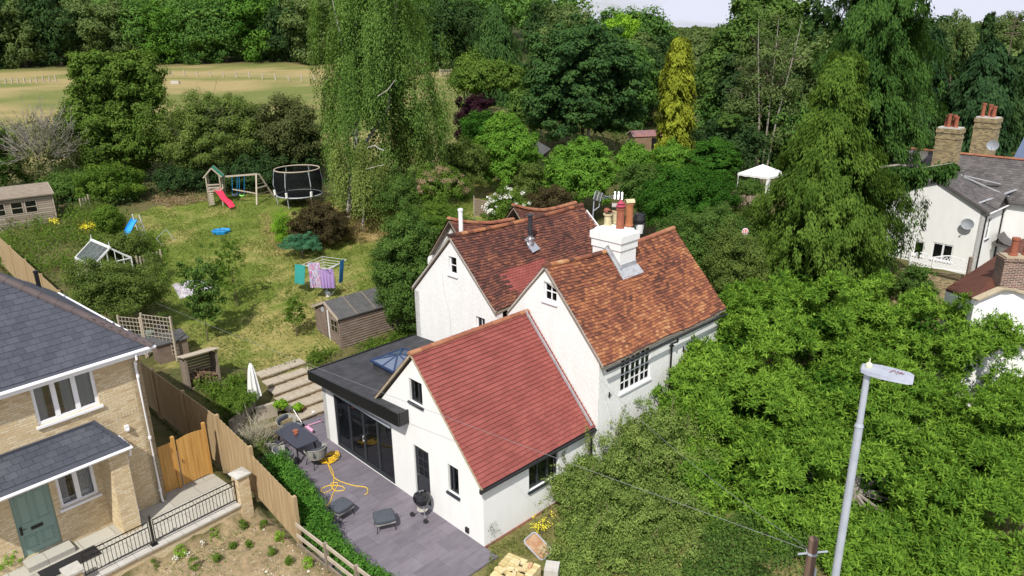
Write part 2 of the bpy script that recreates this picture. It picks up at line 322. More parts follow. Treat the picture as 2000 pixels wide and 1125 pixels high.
def patiomat():
    m,nt=newmat('grey_porcelain_patio'); l=nt.links.new
    p=N(nt,'ShaderNodeBsdfPrincipled'); o=N(nt,'ShaderNodeOutputMaterial'); l(p.outputs[0],o.inputs[0]); p.inputs['Roughness'].default_value=.62; p.inputs['Specular IOR Level'].default_value=.3
    tc=N(nt,'ShaderNodeTexCoord'); mp=N(nt,'ShaderNodeMapping'); mp.inputs['Scale'].default_value=(1.0,2.8,1); mp.inputs['Rotation'].default_value=(0,0,.3); l(tc.outputs['Object'],mp.inputs[0])
    n=N(nt,'ShaderNodeTexNoise'); n.inputs['Scale'].default_value=1.7; n.inputs['Detail'].default_value=8; n.inputs['Roughness'].default_value=.7; l(mp.outputs[0],n.inputs['Vector'])
    c=ramp(nt,[(.30,(.132,.116,.138)),(.52,(.165,.148,.172)),(.68,(.19,.175,.194)),(.80,(.30,.28,.30))],n.outputs[0])
    uv=N(nt,'ShaderNodeUVMap'); b=N(nt,'ShaderNodeTexBrick'); b.inputs['Scale'].default_value=1; b.inputs['Brick Width'].default_value=.9; b.inputs['Row Height'].default_value=.6; b.inputs['Mortar Size'].default_value=.006; l(uv.outputs[0],b.inputs['Vector'])
    b.inputs['Color1'].default_value=(.85,.85,.85,1); b.inputs['Color2'].default_value=(1.1,1.1,1.1,1); b.inputs['Mortar'].default_value=(.6,.6,.6,1)
    mx=N(nt,'ShaderNodeMix',data_type='RGBA',blend_type='MULTIPLY'); mx.inputs[0].default_value=1; l(c,mx.inputs[6]); l(b.outputs[0],mx.inputs[7]); l(mx.outputs[2],p.inputs['Base Color'])
    return m
MT['patio']=patiomat()
def netmat():
    m,nt=newmat('black_mesh_net'); l=nt.links.new
    o=N(nt,'ShaderNodeOutputMaterial'); t=N(nt,'ShaderNodeBsdfTransparent'); d=N(nt,'ShaderNodeBsdfDiffuse'); d.inputs[0].default_value=(.012,.013,.014,1)
    x=N(nt,'ShaderNodeMixShader'); x.inputs[0].default_value=.72; l(t.outputs[0],x.inputs[1]); l(d.outputs[0],x.inputs[2]); l(x.outputs[0],o.inputs[0]); return m
MT['net']=netmat()
# ---------------- roof tiles ----------------
def tiles(name,mat,parent,P,Lg,S,tw,gauge,rng,th=.014,clip=None,tintf=None,jit=1.,scallop=0):
    """P(s,t): metres along / down the slope -> 3d points (vectorised)"""
    nr=int(S/gauge); nc=int(Lg/tw)+1
    s0=[];t0=[]
    for j in range(nr):
        off=0 if j%2 else tw/2
        s=np.arange(nc+1)*tw-off; s0.append(s); t0.append(np.full(len(s),j*gauge))
    s=np.concatenate(s0);t=np.concatenate(t0)
    a=np.clip(s+.004,0,Lg); b=np.clip(s+tw-.004,0,Lg); k=(b-a)>.02
    if clip is not None: k&=clip((a+b)/2,t+gauge/2)
    s,t,a,b=s[k],t[k],a[k],b[k]; n=len(s)
    j1=rng.normal(0,.004*jit,n); j2=rng.normal(0,.004*jit,n); jt=rng.normal(0,.006*jit,n)
    e=1e-2; c=P((a+b)/2,t+gauge/2)
    du=P((a+b)/2+e,t+gauge/2)-c; dv=P((a+b)/2,t+gauge/2+e)-c; nn=np.cross(du,dv); nn/=np.linalg.norm(nn,axis=1)[:,None]; nn*=np.sign(nn[:,2:3])
    tb=np.minimum(t+gauge+jt+.004,S+.04)
    hd=lambda q,h:q+nn*h[:,None]
    up1=np.full(n,.004)+0; lo1=th+np.abs(j1)+.004; lo2=th+np.abs(j2)+.004
    A=hd(P(a,t),up1);B=hd(P(b,t),up1);C=hd(P(b,tb),lo2);D=hd(P(a,tb),lo1)
    C0=hd(P(b,tb),lo2-th);D0=hd(P(a,tb),lo1-th)
    V=np.stack([A,B,C,D,C0,D0],1).reshape(-1,3); i=np.arange(n)*6
    Q=np.concatenate([np.stack([i,i+1,i+2,i+3],1),np.stack([i+3,i+2,i+4,i+5],1)])
    ti=rng.random(n)*.8+.1
    if tintf is not None: ti=tintf(ti,(a+b)/2,t)
    # fix winding
    f=np.cross(B-A,D-A); flip=(f*nn).sum(1)<0; flip=np.concatenate([flip,flip]); Q[flip]=Q[flip][:,::-1]
    return link(name,raw(name,V,Q,mat,np.concatenate([ti,ti])),parent)
def slabroof(name,mat,parent,P,Lg,S,n=12,th=.05,poly=None):
    """solid deck under the tiles"""
    s=np.linspace(0,Lg,n+1); mb=MB(); V=[];F=[]
    for i,a in enumerate(s):
        for t in (0,S):
            p=P(np.array([a]),np.array([t*1.]))[0]; V.append(p); V.append(p-np.array([0,0,th]))
    for i in range(n):
        b=i*4; c=b+4
        F+=[(b,b+2,c+2,c),(b+1,c+1,c+3,b+3),(b+2,b+3,c+3,c+2),(b,c,c+1,b+1)]
    F+=[(0,1,3,2),(n*4,n*4+2,n*4+3,n*4+1)]
    mb.add(V,F); return mb.build(name,mat,parent)
def ridge(name,mat,parent,pts,r=.11,seg=.3,rng=None):
    """half-round ridge tiles along a polyline"""
    pts=np.array(pts,float); d=np.r_[0,np.cumsum(np.linalg.norm(np.diff(pts,axis=0),axis=1))]; n=max(1,int(d[-1]/seg)); mb=MB()
    q=np.linspace(0,d[-1],n+1); X=np.stack([np.interp(q,d,pts[:,k]) for k in range(3)],1)
    for i in range(n):
        a,b=Vector(X[i]),Vector(X[i+1]); dr=(b-a).normalized(); sd=dr.cross(Vector((0,0,1))).normalized(); up=sd.cross(dr)
        a=a-dr*.012; r0=r+.010; r1=r; V=[];F=[]; m=7
        for p,rr in ((a,r0),(b,r1)):
            for k in range(m): an=PI*(k/(m-1)*1.1-.05); V.append(p+sd*math.cos(an)*rr+up*(math.sin(an)*rr*.85-.03))
        for k in range(m-1): F.append((k,k+1,m+k+1,m+k))
        F.append(tuple(range(m))[::-1]); F.append(tuple(range(m,2*m)))
        mb.add(V,F,float(rng.random()) if rng is not None else .5)
    return mb.build(name,mat,parent)
R=np.random.default_rng(7)
# ---------------- ground ----------------
def axis(segs):
    out=[segs[0][0]]
    for a,b,s in segs: out+=list(np.linspace(a,b,max(2,int((b-a)/s)+1))[1:])
    return np.array(out)
gx=axis([(-700,-120,12),(-120,-40,1.5),(-40,30,.25),(30,120,1.5),(120,900,14)])
gy=axis([(2,16,1.2),(16,62,.25),(62,110,1.),(110,260,3),(260,1300,14)])
GX,GY=np.meshgrid(gx,gy); GZ=gz(GX,GY)
def hsh(ix,iy,s): 
    q=np.sin(ix*127.1+iy*311.7+s*74.7)*43758.5453; return q-np.floor(q)
def vn(x,y,s=0):
    ix=np.floor(x);iy=np.floor(y);fx=x-ix;fy=y-iy;fx=fx*fx*(3-2*fx);fy=fy*fy*(3-2*fy)
    a=hsh(ix,iy,s);b=hsh(ix+1,iy,s);c=hsh(ix,iy+1,s);d=hsh(ix+1,iy+1,s)
    return (a*(1-fx)+b*fx)*(1-fy)+(c*(1-fx)+d*fx)*fy
def fbm(x,y,s=0,o=4):
    t=0;a=.5
    for k in range(o): t=t+a*vn(x*2**k,y*2**k,s+k*9); a*=.5
    return t/(1-.5**o)
GZ=GZ+(fbm(GX*.8,GY*.8,3)-.5)*.10*sst(GY,29,33)+(fbm(GX*.03,GY*.03,5)-.5)*2.0*sst(GY,90,160)
def inpoly(x,y,P):
    r=np.zeros(x.shape,bool); n=len(P)
    for i in range(n):
        x0,y0=P[i];x1,y1=P[(i+1)%n]
        c=((y0>y)!=(y1>y))&(x<(x1-x0)*(y-y0)/((y1-y0) if y1!=y0 else 1e-9)+x0); r^=c
    return r
def wpoly(px): return [tuple(hit(a,b)[:2]) for a,b in px]
LAWN=wpoly([(315,710),(322,560),(262,470),(262,420),(400,380),(560,382),(640,392),(760,352),(900,345),(985,352),(1010,385),(1000,425),(790,440),(775,600),(640,700),(560,735),(430,720)])
STR=wpoly([(700,420),(790,400),(800,470),(690,475)])
wx=GX+(fbm(GX*1.1,GY*1.1,11)-.5)*1.2; wy=GY+(fbm(GX*1.1,GY*1.1,12)-.5)*1.2
lawn=inpoly(wx,wy,LAWN)[...,None]; straw=inpoly(wx,wy,STR)[...,None]
n1=fbm(GX*.33,GY*.33,1)[...,None]; n2=fbm(GX*1.7,GY*1.7,2)[...,None]; n3=fbm(GX*.05,GY*.09,8)[...,None]
def c3(*c): return np.array(c)
dry=np.clip((n1-.53)*4.2+(n2-.5)*1.8,0,1)
cl=c3(.125,.165,.030)*(1-dry)+c3(.27,.235,.085)*dry
cu=c3(.055,.075,.022)*(1-n2)+c3(.15,.12,.055)*n2
fd=np.clip((n3-.5)*4+(n1-.5)+sst(GY,118,150)[...,None]*.75-.05,0,1); cf=c3(.14,.16,.045)*(1-fd)+c3(.30,.24,.112)*fd
col=np.where(lawn,cl,cu); col=np.where(straw,c3(.34,.25,.11)+0*cl,col)
fm=sst(GY+(n1[...,0]-.5)*8,60,74)[...,None]; right=sst(GX,-12,4)[...,None]; fm=fm*(1-right*(1-sst(GY,330,380)[...,None]))
col=col*(1-fm)+cf*fm
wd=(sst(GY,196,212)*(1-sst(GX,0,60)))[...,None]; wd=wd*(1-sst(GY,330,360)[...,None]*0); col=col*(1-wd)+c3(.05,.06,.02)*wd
lv=(GX-L.o[0])*L.v[0]+(GY-L.o[1])*L.v[1]; lu=(GX-L.o[0])*L.u[0]+(GY-L.o[1])*L.u[1]
gr=((lu<-2.25)&(lv<2.0))[...,None]; n4=fbm(GX*3,GY*3,20)[...,None]
col=np.where(gr,c3(.20,.15,.085)*(1-n4)+c3(.38,.30,.18)*n4,col)
kv=(GX-K.o[0])*K.v[0]+(GY-K.o[1])*K.v[1]; ku=(GX-K.o[0])*K.u[0]+(GY-K.o[1])*K.u[1]
col=np.where(((ku<.2)&(kv<9)&(kv>-5)&(GX>-3))[...,None],c3(.16,.13,.06)*(1-n4)+c3(.20,.20,.07)*n4,col)
ny,nx=GX.shape; idx=np.arange(ny*nx).reshape(ny,nx)
Q=np.stack([idx[:-1,:-1],idx[:-1,1:],idx[1:,1:],idx[1:,:-1]],-1).reshape(-1,4)
def groundmat():
    m,nt=newmat('ground_cover'); l=nt.links.new
    p=N(nt,'ShaderNodeBsdfPrincipled'); o=N(nt,'ShaderNodeOutputMaterial'); l(p.outputs[0],o.inputs[0]); p.inputs['Roughness'].default_value=.95; p.inputs['Specular IOR Level'].default_value=.1
    a=N(nt,'ShaderNodeAttribute',attribute_name='gcol'); tc=N(nt,'ShaderNodeTexCoord')
    n=N(nt,'ShaderNodeTexNoise'); n.inputs['Scale'].default_value=5; n.inputs['Detail'].default_value=8; n.inputs['Roughness'].default_value=.75; l(tc.outputs['Object'],n.inputs['Vector'])
    c=ramp(nt,[(.3,(.5,.58,.4)),(.5,(1,1,1)),(.72,(1.45,1.35,1.3))],n.outputs[0])
    mx=N(nt,'ShaderNodeMix',data_type='RGBA',blend_type='MULTIPLY'); mx.inputs[0].default_value=1; l(a.outputs['Color'],mx.inputs[6]); l(c,mx.inputs[7]); l(mx.outputs[2],p.inputs['Base Color'])
    b=N(nt,'ShaderNodeBump'); b.inputs['Strength'].default_value=.8; b.inputs['Distance'].default_value=.08; l(n.outputs[0],b.inputs['Height']); l(b.outputs[0],p.inputs['Normal'])
    return m
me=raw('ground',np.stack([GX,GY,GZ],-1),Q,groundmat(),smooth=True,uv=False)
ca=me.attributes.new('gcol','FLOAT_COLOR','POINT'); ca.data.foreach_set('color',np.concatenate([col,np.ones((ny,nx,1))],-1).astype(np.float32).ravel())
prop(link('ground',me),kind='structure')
# patio: one raised slab sheet on the levelled ground
mb=MB(); mb.prism([(-.0,-.62),(-.0,12.3),(-1.6,12.3),(-2.9,9.6),(-3.4,6),(-3.9,2.6),(-4.3,-.62)][::-1],-.3,0)
mb.b2(0,2.75,9.15,11.0,-.3,-.002)
prop(mb.build('patio',MT['patio'],None,K.o,K.rz),kind='structure')
# ---------------- windows ----------------
def window(parent,P,rz,w,h,cols=1,rows=1,mat='whitepaint',fr=.05,d=.06,inset=.08,bar=.022,sill=None,glass='glass',name='window',label=None,sub=None,curtain=False,mull=None):
    mb=MB(); y0=inset
    mb.b2(0,fr,y0,y0+d,0,h); mb.b2(w-fr,w,y0,y0+d,0,h); mb.b2(fr,w-fr,y0,y0+d,0,fr); mb.b2(fr,w-fr,y0,y0+d,h-fr,h)
    ms=mull or []
    for x in ms: mb.b2(x-fr*.7,x+fr*.7,y0-.004,y0+d,fr,h-fr)
    xs=[0]+list(ms)+[w]
    for a,b in zip(xs[:-1],xs[1:]):
        for k in range(1,cols): x=a+fr+(b-a-2*fr)*k/cols; mb.b2(x-bar/2,x+bar/2,y0+.006,y0+d-.01,fr,h-fr)
    for k in range(1,rows): z=fr+(h-2*fr)*k/rows; mb.b2(fr,w-fr,y0+.008,y0+d-.012,z-bar/2,z+bar/2)
    f=mb.build(name,MT[mat],parent,P,rz)
    if label: f['label']=label
    g=MB(); g.b2(fr*.5,w-fr*.5,y0+d*.5,y0+d*.5+.006,fr*.5,h-fr*.5); g.build('pane',MT[glass],f)
    if sill: s=MB(); s.b2(-.06,w+.06,-.07,y0+.01,-.07,-.003); s.build('sill',MT[sill],f)
    if curtain:
        c=MB()
        for a,b in curtain:
            n=10; V=[];F=[]
            for i in range(n*2+1):
                x=a+(b-a)*i/(n*2); y=y0+d+.02+.02*(i%2); V+=[(x,y,.03),(x,y,h-.04)]
            for i in range(n*2): F.append((2*i,2*i+2,2*i+3,2*i+1))
            c.add(V,F)
        c.build('curtain',MT['curtain'],f)
    return f
# ---------------- cottage ----------------
H1=thing('cottage','white rendered cottage with steep clay tiled roofs and a red tiled extension','cottage',K.o,K.rz)
H90=-PI/2
w=MB()
wallmb(w,(0,0,0),(0,1,0),(-1,0,0),9.15,[(0,2.12),(3.07,5.36),(5.25,3.02),(5.26,2.75),(9.15,2.62)],-.25,.28,
  [(2.60,3.40,.04,2.16),(1.12,1.63,1.22,2.22),(2.75,3.42,3.74,4.56),(4.62,8.36,.0,2.26)])
wallmb(w,(.008,-.002,0),(1,0,0),(0,-1,0),5.02,[(0,2.12),(5.02,2.12)],.02,.28,[(1.942,3.312,1.03,2.06)])
wallmb(w,(4.7,9.15,0),(-1,0,0),(0,1,0),4.7,[(0,2.6),(4.7,2.6)],-.2,.25)
w.build('extension_walls',MT['render'],H1)
w=MB(); w.b2(-.004,5.05,-.035,.0,-.25,.02); w.build('brick_plinth',MT['redbrick'],H1)
w=MB()
wallmb(w,(5.05,-.2,0),(0,1,0),(-1,0,0),4.4,[(0,4.55),(2.45,7.2),(4.35,5.2)],-.2,.3,[(1.92,2.52,6.14,6.82)])
wallmb(w,(5.06,-.203,0),(1,0,0),(0,-1,0),7.39,[(0,4.5),(7.4,4.4)],-.2,.3,[(1.16,2.87,3.02,4.32),(1.23,2.94,.55,1.68)])
wallmb(w,(4.6,4.24,0),(0,1,0),(-1,0,0),4.95,[(0,5.2),(2.46,7.5),(4.95,4.95)],-.2,.3,[(2.18,2.64,6.18,6.88),(.66,1.16,4.35,4.84)])
wallmb(w,(12.2,9.19,0),(-1,0,0),(0,1,0),7.6,[(0,4.9),(7.6,4.95)],-.2,.3)
wallmb(w,(12.455,-.19,0),(0,1,0),(1,0,0),9.37,[(0,4.45),(2.45,7.0),(4.3,5.15),(6.9,7.35),(9.4,4.9)],-.2,.3)
wallmb(w,(6.65,9.2,0),(0,1,0),(-1,0,0),1.9,[(0,7.3),(.9,6.4),(1.7,5.5)],-.2,.2)
w.build('old_walls',MT['oldrender'],H1)
# a faint crack and hairlines in the render
mb=MB(); pts=[(4.594,7.30,6.1),(4.594,7.27,5.6),(4.594,7.18,5.1),(4.594,7.0,4.7),(4.594,6.93,4.2),(4.594,6.9,3.3)]
mb.tube(pts,.008,4); mb.build('render_crack',MT['stone'],H1)
# interior behind the folding doors
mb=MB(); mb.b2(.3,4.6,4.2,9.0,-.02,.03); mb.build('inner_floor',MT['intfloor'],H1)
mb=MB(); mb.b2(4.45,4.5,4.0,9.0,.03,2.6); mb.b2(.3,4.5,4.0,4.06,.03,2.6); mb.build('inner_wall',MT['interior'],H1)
# openings
window(H1,(0,3.42,3.74),H90,.67,.82,mat='anth',fr=.055,sill='anth',label='grey framed gable window above the back door',mull=[.40],curtain=[(.06,.34)])
window(H1,(0,1.63,1.22),H90,.51,1.0,mat='anth',fr=.05,sill='anth',mull=[.17],label='narrow grey window beside the back door')
window(H1,(1.95,0,1.03),0,1.37,1.03,mat='anth',fr=.055,sill='anth',mull=[.45,.92],glass='glassdark',label='wide grey window under the red eave')
f=window(H1,(5.05,2.32,6.14),H90,.6,.68,2,2,fr=.045,bar=.04,sill='whitepaint',label='small white casement in the front gable',curtain=[(.05,.55)])
window(H1,(4.6,6.88,6.18),H90,.46,.70,1,2,fr=.045,bar=.03,sill='whitepaint',label='small casement high in the rear gable',curtain=[(.05,.4)])
window(H1,(4.6,5.40,4.35),H90,.5,.49,2,1,fr=.04,sill='whitepaint',label='low casement half hidden by the red ridge')
window(H1,(6.22,-.2,3.02),0,1.71,1.3,2,4,fr=.045,bar=.03,inset=.02,sill='whitepaint',mull=[.57,1.14],glass='glassdark',label='upper white casement with small panes under the tiled eave')
window(H1,(6.29,-.2,.55),0,1.71,1.13,2,4,fr=.045,bar=.03,inset=.02,sill='whitepaint',mull=[.57,1.14],glass='glassdark',label='ground floor white casement behind the shrub')
# back door
mb=MB(); mb.b2(0,.06,.06,.14,0,2.1); mb.b2(.74,.8,.06,.14,0,2.1); mb.b2(.06,.74,.06,.14,2.04,2.1); mb.b2(.06,.74,.08,.13,0,.95)
mb.b2(.06,.15,.08,.13,.95,2.04); mb.b2(.65,.74,.08,.13,.95,2.04); mb.b2(.15,.65,.08,.13,.95,1.03); mb.b2(.15,.65,.08,.13,1.96,2.04); mb.b2(.385,.415,.085,.125,1.03,1.96)
for z in (1.34,1.65): mb.b2(.15,.65,.085,.125,z-.015,z+.015)
mb.b2(.2,.6,.072,.08,.2,.8)
d=mb.build('door',MT['anth'],H1,(0,3.4,.04),H90); d['label']='dark back door with six small panes'
mb=MB(); mb.b2(.14,.66,.10,.107,1.0,2.0); mb.build('pane',MT['glass'],d)
mb=MB(); mb.tube([(.10,.075,1.02),(.10,.03,1.02),(.2,.03,1.02)],.01); mb.build('handle',MT['steel'],d)
# folding glass doors: four leaves
LW=3.74/4
fd=MB(); fd.b2(0,3.74,.02,.14,-.0,.06); fd.b2(0,3.74,.02,.14,2.17,2.23); fd.b2(0,.05,.02,.14,.06,2.17); fd.b2(3.69,3.74,.02,.14,.06,2.17)
FD=fd.build('folding_door_frame',MT['anth'],H1,(0,8.36,.01),H90)
for k in range(4):
    a=.05+k*3.64/4; b=a+3.64/4-.006; mb=MB(); q=.055
    mb.b2(a,a+q,.05,.11,.06,2.17); mb.b2(b-q,b,.05,.11,.06,2.17); mb.b2(a+q,b-q,.05,.11,.06,.06+q*1.3); mb.b2(a+q,b-q,.05,.11,2.17-q,2.17)
    lf=mb.build('door_leaf',MT['anth'],FD); 
    # the pane belongs to the frame's leaf: a sheet joined to the frame part
    g=MB(); g.b2(a+q-.01,b-q+.01,.078,.084,.06+q,2.17-q+.01); g.build('pane',MT['glassdark'],FD)
mb=MB(); mb.tube([(1.86,.05,.95),(1.86,.0,.95),(1.86,.0,1.15),(1.86,.05,1.15)],.012); mb.build('handle',MT['whitepaint'],FD)
# curtain behind the first leaf
mb=MB(); V=[];F=[]
for i in range(17): V+=[(.42+.03*(i%2),8.25-.45*i/16,.15),(.42+.03*(i%2),8.25-.45*i/16,2.2)]
for i in range(16): F.append((2*i,2*i+2,2*i+3,2*i+1))
mb.add(V,F); mb.build('blind',MT['cloth_white'],H1)
# roofs
und=lambda x,s,a: a*(np.sin(x*1.3+s)+.6*np.sin(x*2.9+2*s)+.4*np.sin(x*5.3+s*3))
def slope(x0,yr,zr,ye,ze,S,und_a=0,sd=0):
    def P(s,t):
        s=np.asarray(s,float);t=np.asarray(t,float);f=t/S; x=x0+s
        z=zr(x)*(1-f)+ze(x)*f; z=z+und(x+f*2,sd,und_a)+und(f*9+x*.7,sd+2,und_a*.7)
        return np.stack([x+0*f,yr+(ye-yr)*f,z],-1)
    return P
c_=lambda v:(lambda x:v+0*x)
# extension
Pe=slope(-.14,3.07,c_(5.55),-.12,c_(2.17),4.65); Pl=slope(-.14,3.07,c_(5.55),5.45,c_(3.05),3.45)
slabroof('extension_roof_deck',MT['wood_grey'],H1,lambda s,t:Pe(s,t)-np.array([0,0,.02]),5.18,4.62); slabroof('extension_roof_deck',MT['wood_grey'],H1,lambda s,t:Pl(s,t)-np.array([0,0,.02]),5.18,3.43)
f=tiles('roof_tiles',MT['redtile'],H1,Pe,5.17,4.66,.30,.145,R,th=.034,jit=.5); f['label']='fresh red tiles of the extension roof'
tiles('roof_tiles',MT['redtile'],H1,Pl,5.17,3.43,.30,.145,R,th=.022,jit=.35)
ridge('ridge_tiles',MT['ridgetile'],H1,[(-.16,3.07,5.56),(5.03,3.07,5.56)],.095,.42,R)
mb=MB()
for P_,S_ in ((Pe,4.66),(Pl,3.43)):
    a=P_(0.,0.);b=P_(0.,S_); mb.bar(a+np.array([.03,0,-.05]),b+np.array([.03,0,-.05]),.07,.06)
mb.build('verge_mortar',MT['mortar'],H1)
mb=MB(); mb.tube([(-.2,-.17,2.12),(5.0,-.17,2.10)],.055,8); mb.b2(-.16,5.0,-.12,-.03,2.02,2.14); mb.tube([(-.2,-.17,2.12),(-.24,-.17,2.12)],.06,8)
mb.build('gutter',MT['black'],H1)
mb=MB(); mb.tube([(4.9,-.17,2.1),(4.9,-.08,1.95),(4.9,-.08,0)],.035,8); mb.build('downpipe',MT['black'],H1)
mb=MB(); a=Pe(5.04,0.);b=Pe(5.04,4.6); mb.bar(a+np.array([-.04,0,.035]),b+np.array([-.04,0,.035]),.03,.18); mb.add([],[]) ; mb.build('lead_flashing',MT['lead'],H1)
# flat roof
zt=lambda y:2.95+(9.2-y)*.068; zb=lambda y:2.60+(9.2-y)*.050
mb=MB(); V=[];ys=[3.6,5.46,9.3]
def hexa(x0,x1,y0,y1,za,zb_):   # za/zb_ functions for bottom/top
    V=[(x0,y0,za(y0)),(x1,y0,za(y0)),(x1,y1,za(y1)),(x0,y1,za(y1)),(x0,y0,zb_(y0)),(x1,y0,zb_(y0)),(x1,y1,zb_(y1)),(x0,y1,zb_(y1))]
    mb.add(V,[(0,3,2,1),(4,5,6,7),(0,1,5,4),(1,2,6,5),(2,3,7,6),(3,0,4,7)])
hexa(-.36,-.003,3.6,5.46,lambda y:zb(y)+.02,lambda y:zt(y)-.015); hexa(-.36,4.58,5.46,9.28,lambda y:zb(y)+.02,lambda y:zt(y)-.015)
fr_=mb.build('flat_roof',MT['felt'],H1)
mb=MB(); hexa(-.42,-.36,3.56,9.34,zb,lambda y:zt(y)+.03); hexa(-.36,4.58,9.28,9.34,zb,lambda y:zt(y)+.03); hexa(-.36,-.002,3.54,3.6,zb,lambda y:zt(y)+.03); mb.build('fascia',MT['black'],H1)
mb=MB(); hexa(-.08,-.04,4.62,8.36,lambda y:2.27,lambda y:2.35); mb.build('door_head_trim',MT['galv'],H1)
mb=MB(); mb.tube([(-.3,9.38,2.84),(4.5,9.38,2.80)],.05,8); mb.build('gutter',MT['black'],H1)
# roof light
rl=MB(); rl.b2(1.3,2.7,6.15,7.5,3.0,3.38); RL=rl.build('roof_light',MT['felt'],H1)
A=[(1.24,6.09),(2.76,6.09),(2.76,7.56),(1.24,7.56)]; r0=(1.95,6.82,3.64); r1=(2.05,6.82,3.64)
g=MB(); C4=[(a,b,3.41) for a,b in A]; g.add(C4+[r0,r1],[(0,1,5,4),(1,2,5),(2,3,4,5),(3,0,4)]); g.build('pane',MT['glassblue'],RL)
g=MB()
for i in range(4): g.bar(C4[i],C4[(i+1)%4],.07,.07); g.bar(C4[i],r0 if i in(0,3) else r1,.06,.05)
g.bar((1.24,6.82,3.42),r0,.045,.04); g.bar((2,6.09,3.42),(2,6.82,3.64),.045,.04); g.bar((2,7.56,3.42),(2,6.82,3.64),.045,.04); g.build('frame',MT['bluesky'],RL)
# front range
zrm=lambda x:7.38-.15*np.sin(np.clip((x-5)/7.6,0,1)*PI)-.10*(x-5)/7.6; zem=lambda x:4.50-.07*(x-5)/7.6+.02*np.sin(x*1.7)
Pm=slope(5.0,2.25,zrm,-.43,zem,3.96,.016,1); Pm2=slope(5.0,2.25,zrm,4.16,lambda x:5.25+0*x,2.87,.012,2)
slabroof('front_roof_deck',MT['wood_grey'],H1,lambda s,t:Pm(s,t)-np.array([0,0,.09]),7.6,3.9,24); slabroof('front_roof_deck',MT['wood_grey'],H1,lambda s,t:Pm2(s,t)-np.array([0,0,.09]),7.6,2.85,24)
def mosst(ti,s,t):
    q=fbm(s*.8+3,t*.8,31); r=ti*.80+q*.36-.06
    st=np.clip(1-np.abs(s-3.75-.12*(t-1))/.28,0,1)*(t>.9); r=r+st*.16   # pale streak below the chimney
    return np.clip(r,0,1)
f=tiles('roof_tiles',MT['oldtile'],H1,Pm,7.6,3.94,.175,.115,R,th=.030,clip=lambda s,t:~((s>3.35)&(s<4.3)&(t<.8)),tintf=mosst); f['label']='orange mottled clay tiles of the front range'
tiles('roof_tiles',MT['oldtile'],H1,Pm2,7.6,2.86,.175,.115,R,tintf=mosst)
rp=[(x,2.25,float(zrm(np.array(x)))+.03) for x in np.linspace(4.98,8.32,8)]; ridge('ridge_tiles',MT['oldtile'],H1,rp,.10,.3,R)
rp=[(x,2.25,float(zrm(np.array(x)))+.03) for x in np.linspace(9.36,12.62,8)]; ridge('ridge_tiles',MT['ridgetile'],H1,rp,.10,.3,R)
mb=MB()
for P_,S_ in ((Pm,3.9),(Pm2,2.8)):
    for a,b in zip(np.linspace(0,S_,9)[:-1],np.linspace(0,S_,9)[1:]): mb.bar(P_(.04,a)-np.array([0,0,.03]),P_(.04,b)-np.array([0,0,.03]),.05,.05)
mb.build('verge_mortar',MT['stone'],H1)
mb=MB(); mb.tube([(5.1,-.5,4.36),(12.5,-.5,4.30)],.05,8); mb.build('gutter',MT['black'],H1)
mb=MB(); mb.tube([(9.15,-.5,4.3),(9.15,-.5,4.15),(9.15,-.27,4.0),(9.15,-.27,0)],.04,8)
for z in (3.9,2.4,1.): mb.b2(9.08,9.22,-.33,-.2,z,z+.05)
mb.build('downpipe',MT['black'],H1)
mb=MB(); mb.b2(5.6,5.62,-.26,-.2,3.1,3.3); mb.b2(5.52,5.7,-.26,-.24,3.19,3.21); mb.b2(10.0,10.02,-.26,-.2,3.4,3.6); mb.b2(9.92,10.1,-.26,-.24,3.49,3.51); mb.build('wall_tie',MT['black'],H1)
# rear range
zrr=lambda x:7.70-.10*np.sin(np.clip((x-4.5)/7.6,0,1)*PI)-.06*(x-4.5)/7.6; zer=lambda x:5.32+.02*np.sin(x*1.4)
Pr=slope(4.5,6.7,zrr,4.18,zer,3.5,.018,3); Pr2=slope(4.5,6.7,zrr,9.27,lambda x:5.05+0*x,3.65,.01,4)
slabroof('rear_roof_deck',MT['wood_grey'],H1,lambda s,t:Pr(s,t)-np.array([0,0,.09]),7.6,3.46,24); slabroof('rear_roof_deck',MT['wood_grey'],H1,lambda s,t:Pr2(s,t)-np.array([0,0,.09]),7.6,3.6,24)
patch=lambda s,t:(s>1.22+.16*((t/.115).astype(int)%2)+np.maximum(0,.9-(t-1.95)*1.1)*.0)&(t>1.95+.0*s)&(s<3.6)&(t>2.05-.35*(s-1.3)/2)&(t<3.3-.35*(s<1.45))
f=tiles('roof_tiles',MT['darktile'],H1,Pr,7.6,3.5,.175,.115,R,th=.030,clip=lambda s,t:~patch(s,t),tintf=mosst,jit=1.4); f['label']='dark mossy clay tiles of the rear range'
f=tiles('repair_tiles',MT['redtile'],H1,Pr,7.6,3.5,.175,.115,R,clip=patch,jit=.4); f['label']='patch of new red repair tiles by the valley'
tiles('roof_tiles',MT['darktile'],H1,Pr2,7.6,3.6,.175,.115,R,tintf=mosst)
ridge('ridge_tiles',MT['oldtile'],H1,[(x,6.7,float(zrr(np.array(x)))+.03) for x in np.linspace(4.48,12.1,12)],.10,.3,R)
mb=MB()
for P_,S_ in ((Pr,3.46),(Pr2,3.6)):
    for a,b in zip(np.linspace(0,S_,9)[:-1],np.linspace(0,S_,9)[1:]): mb.bar(P_(.04,a)-np.array([0,0,.03]),P_(.04,b)-np.array([0,0,.03]),.05,.05)
mb.build('verge_mortar',MT['stone'],H1)
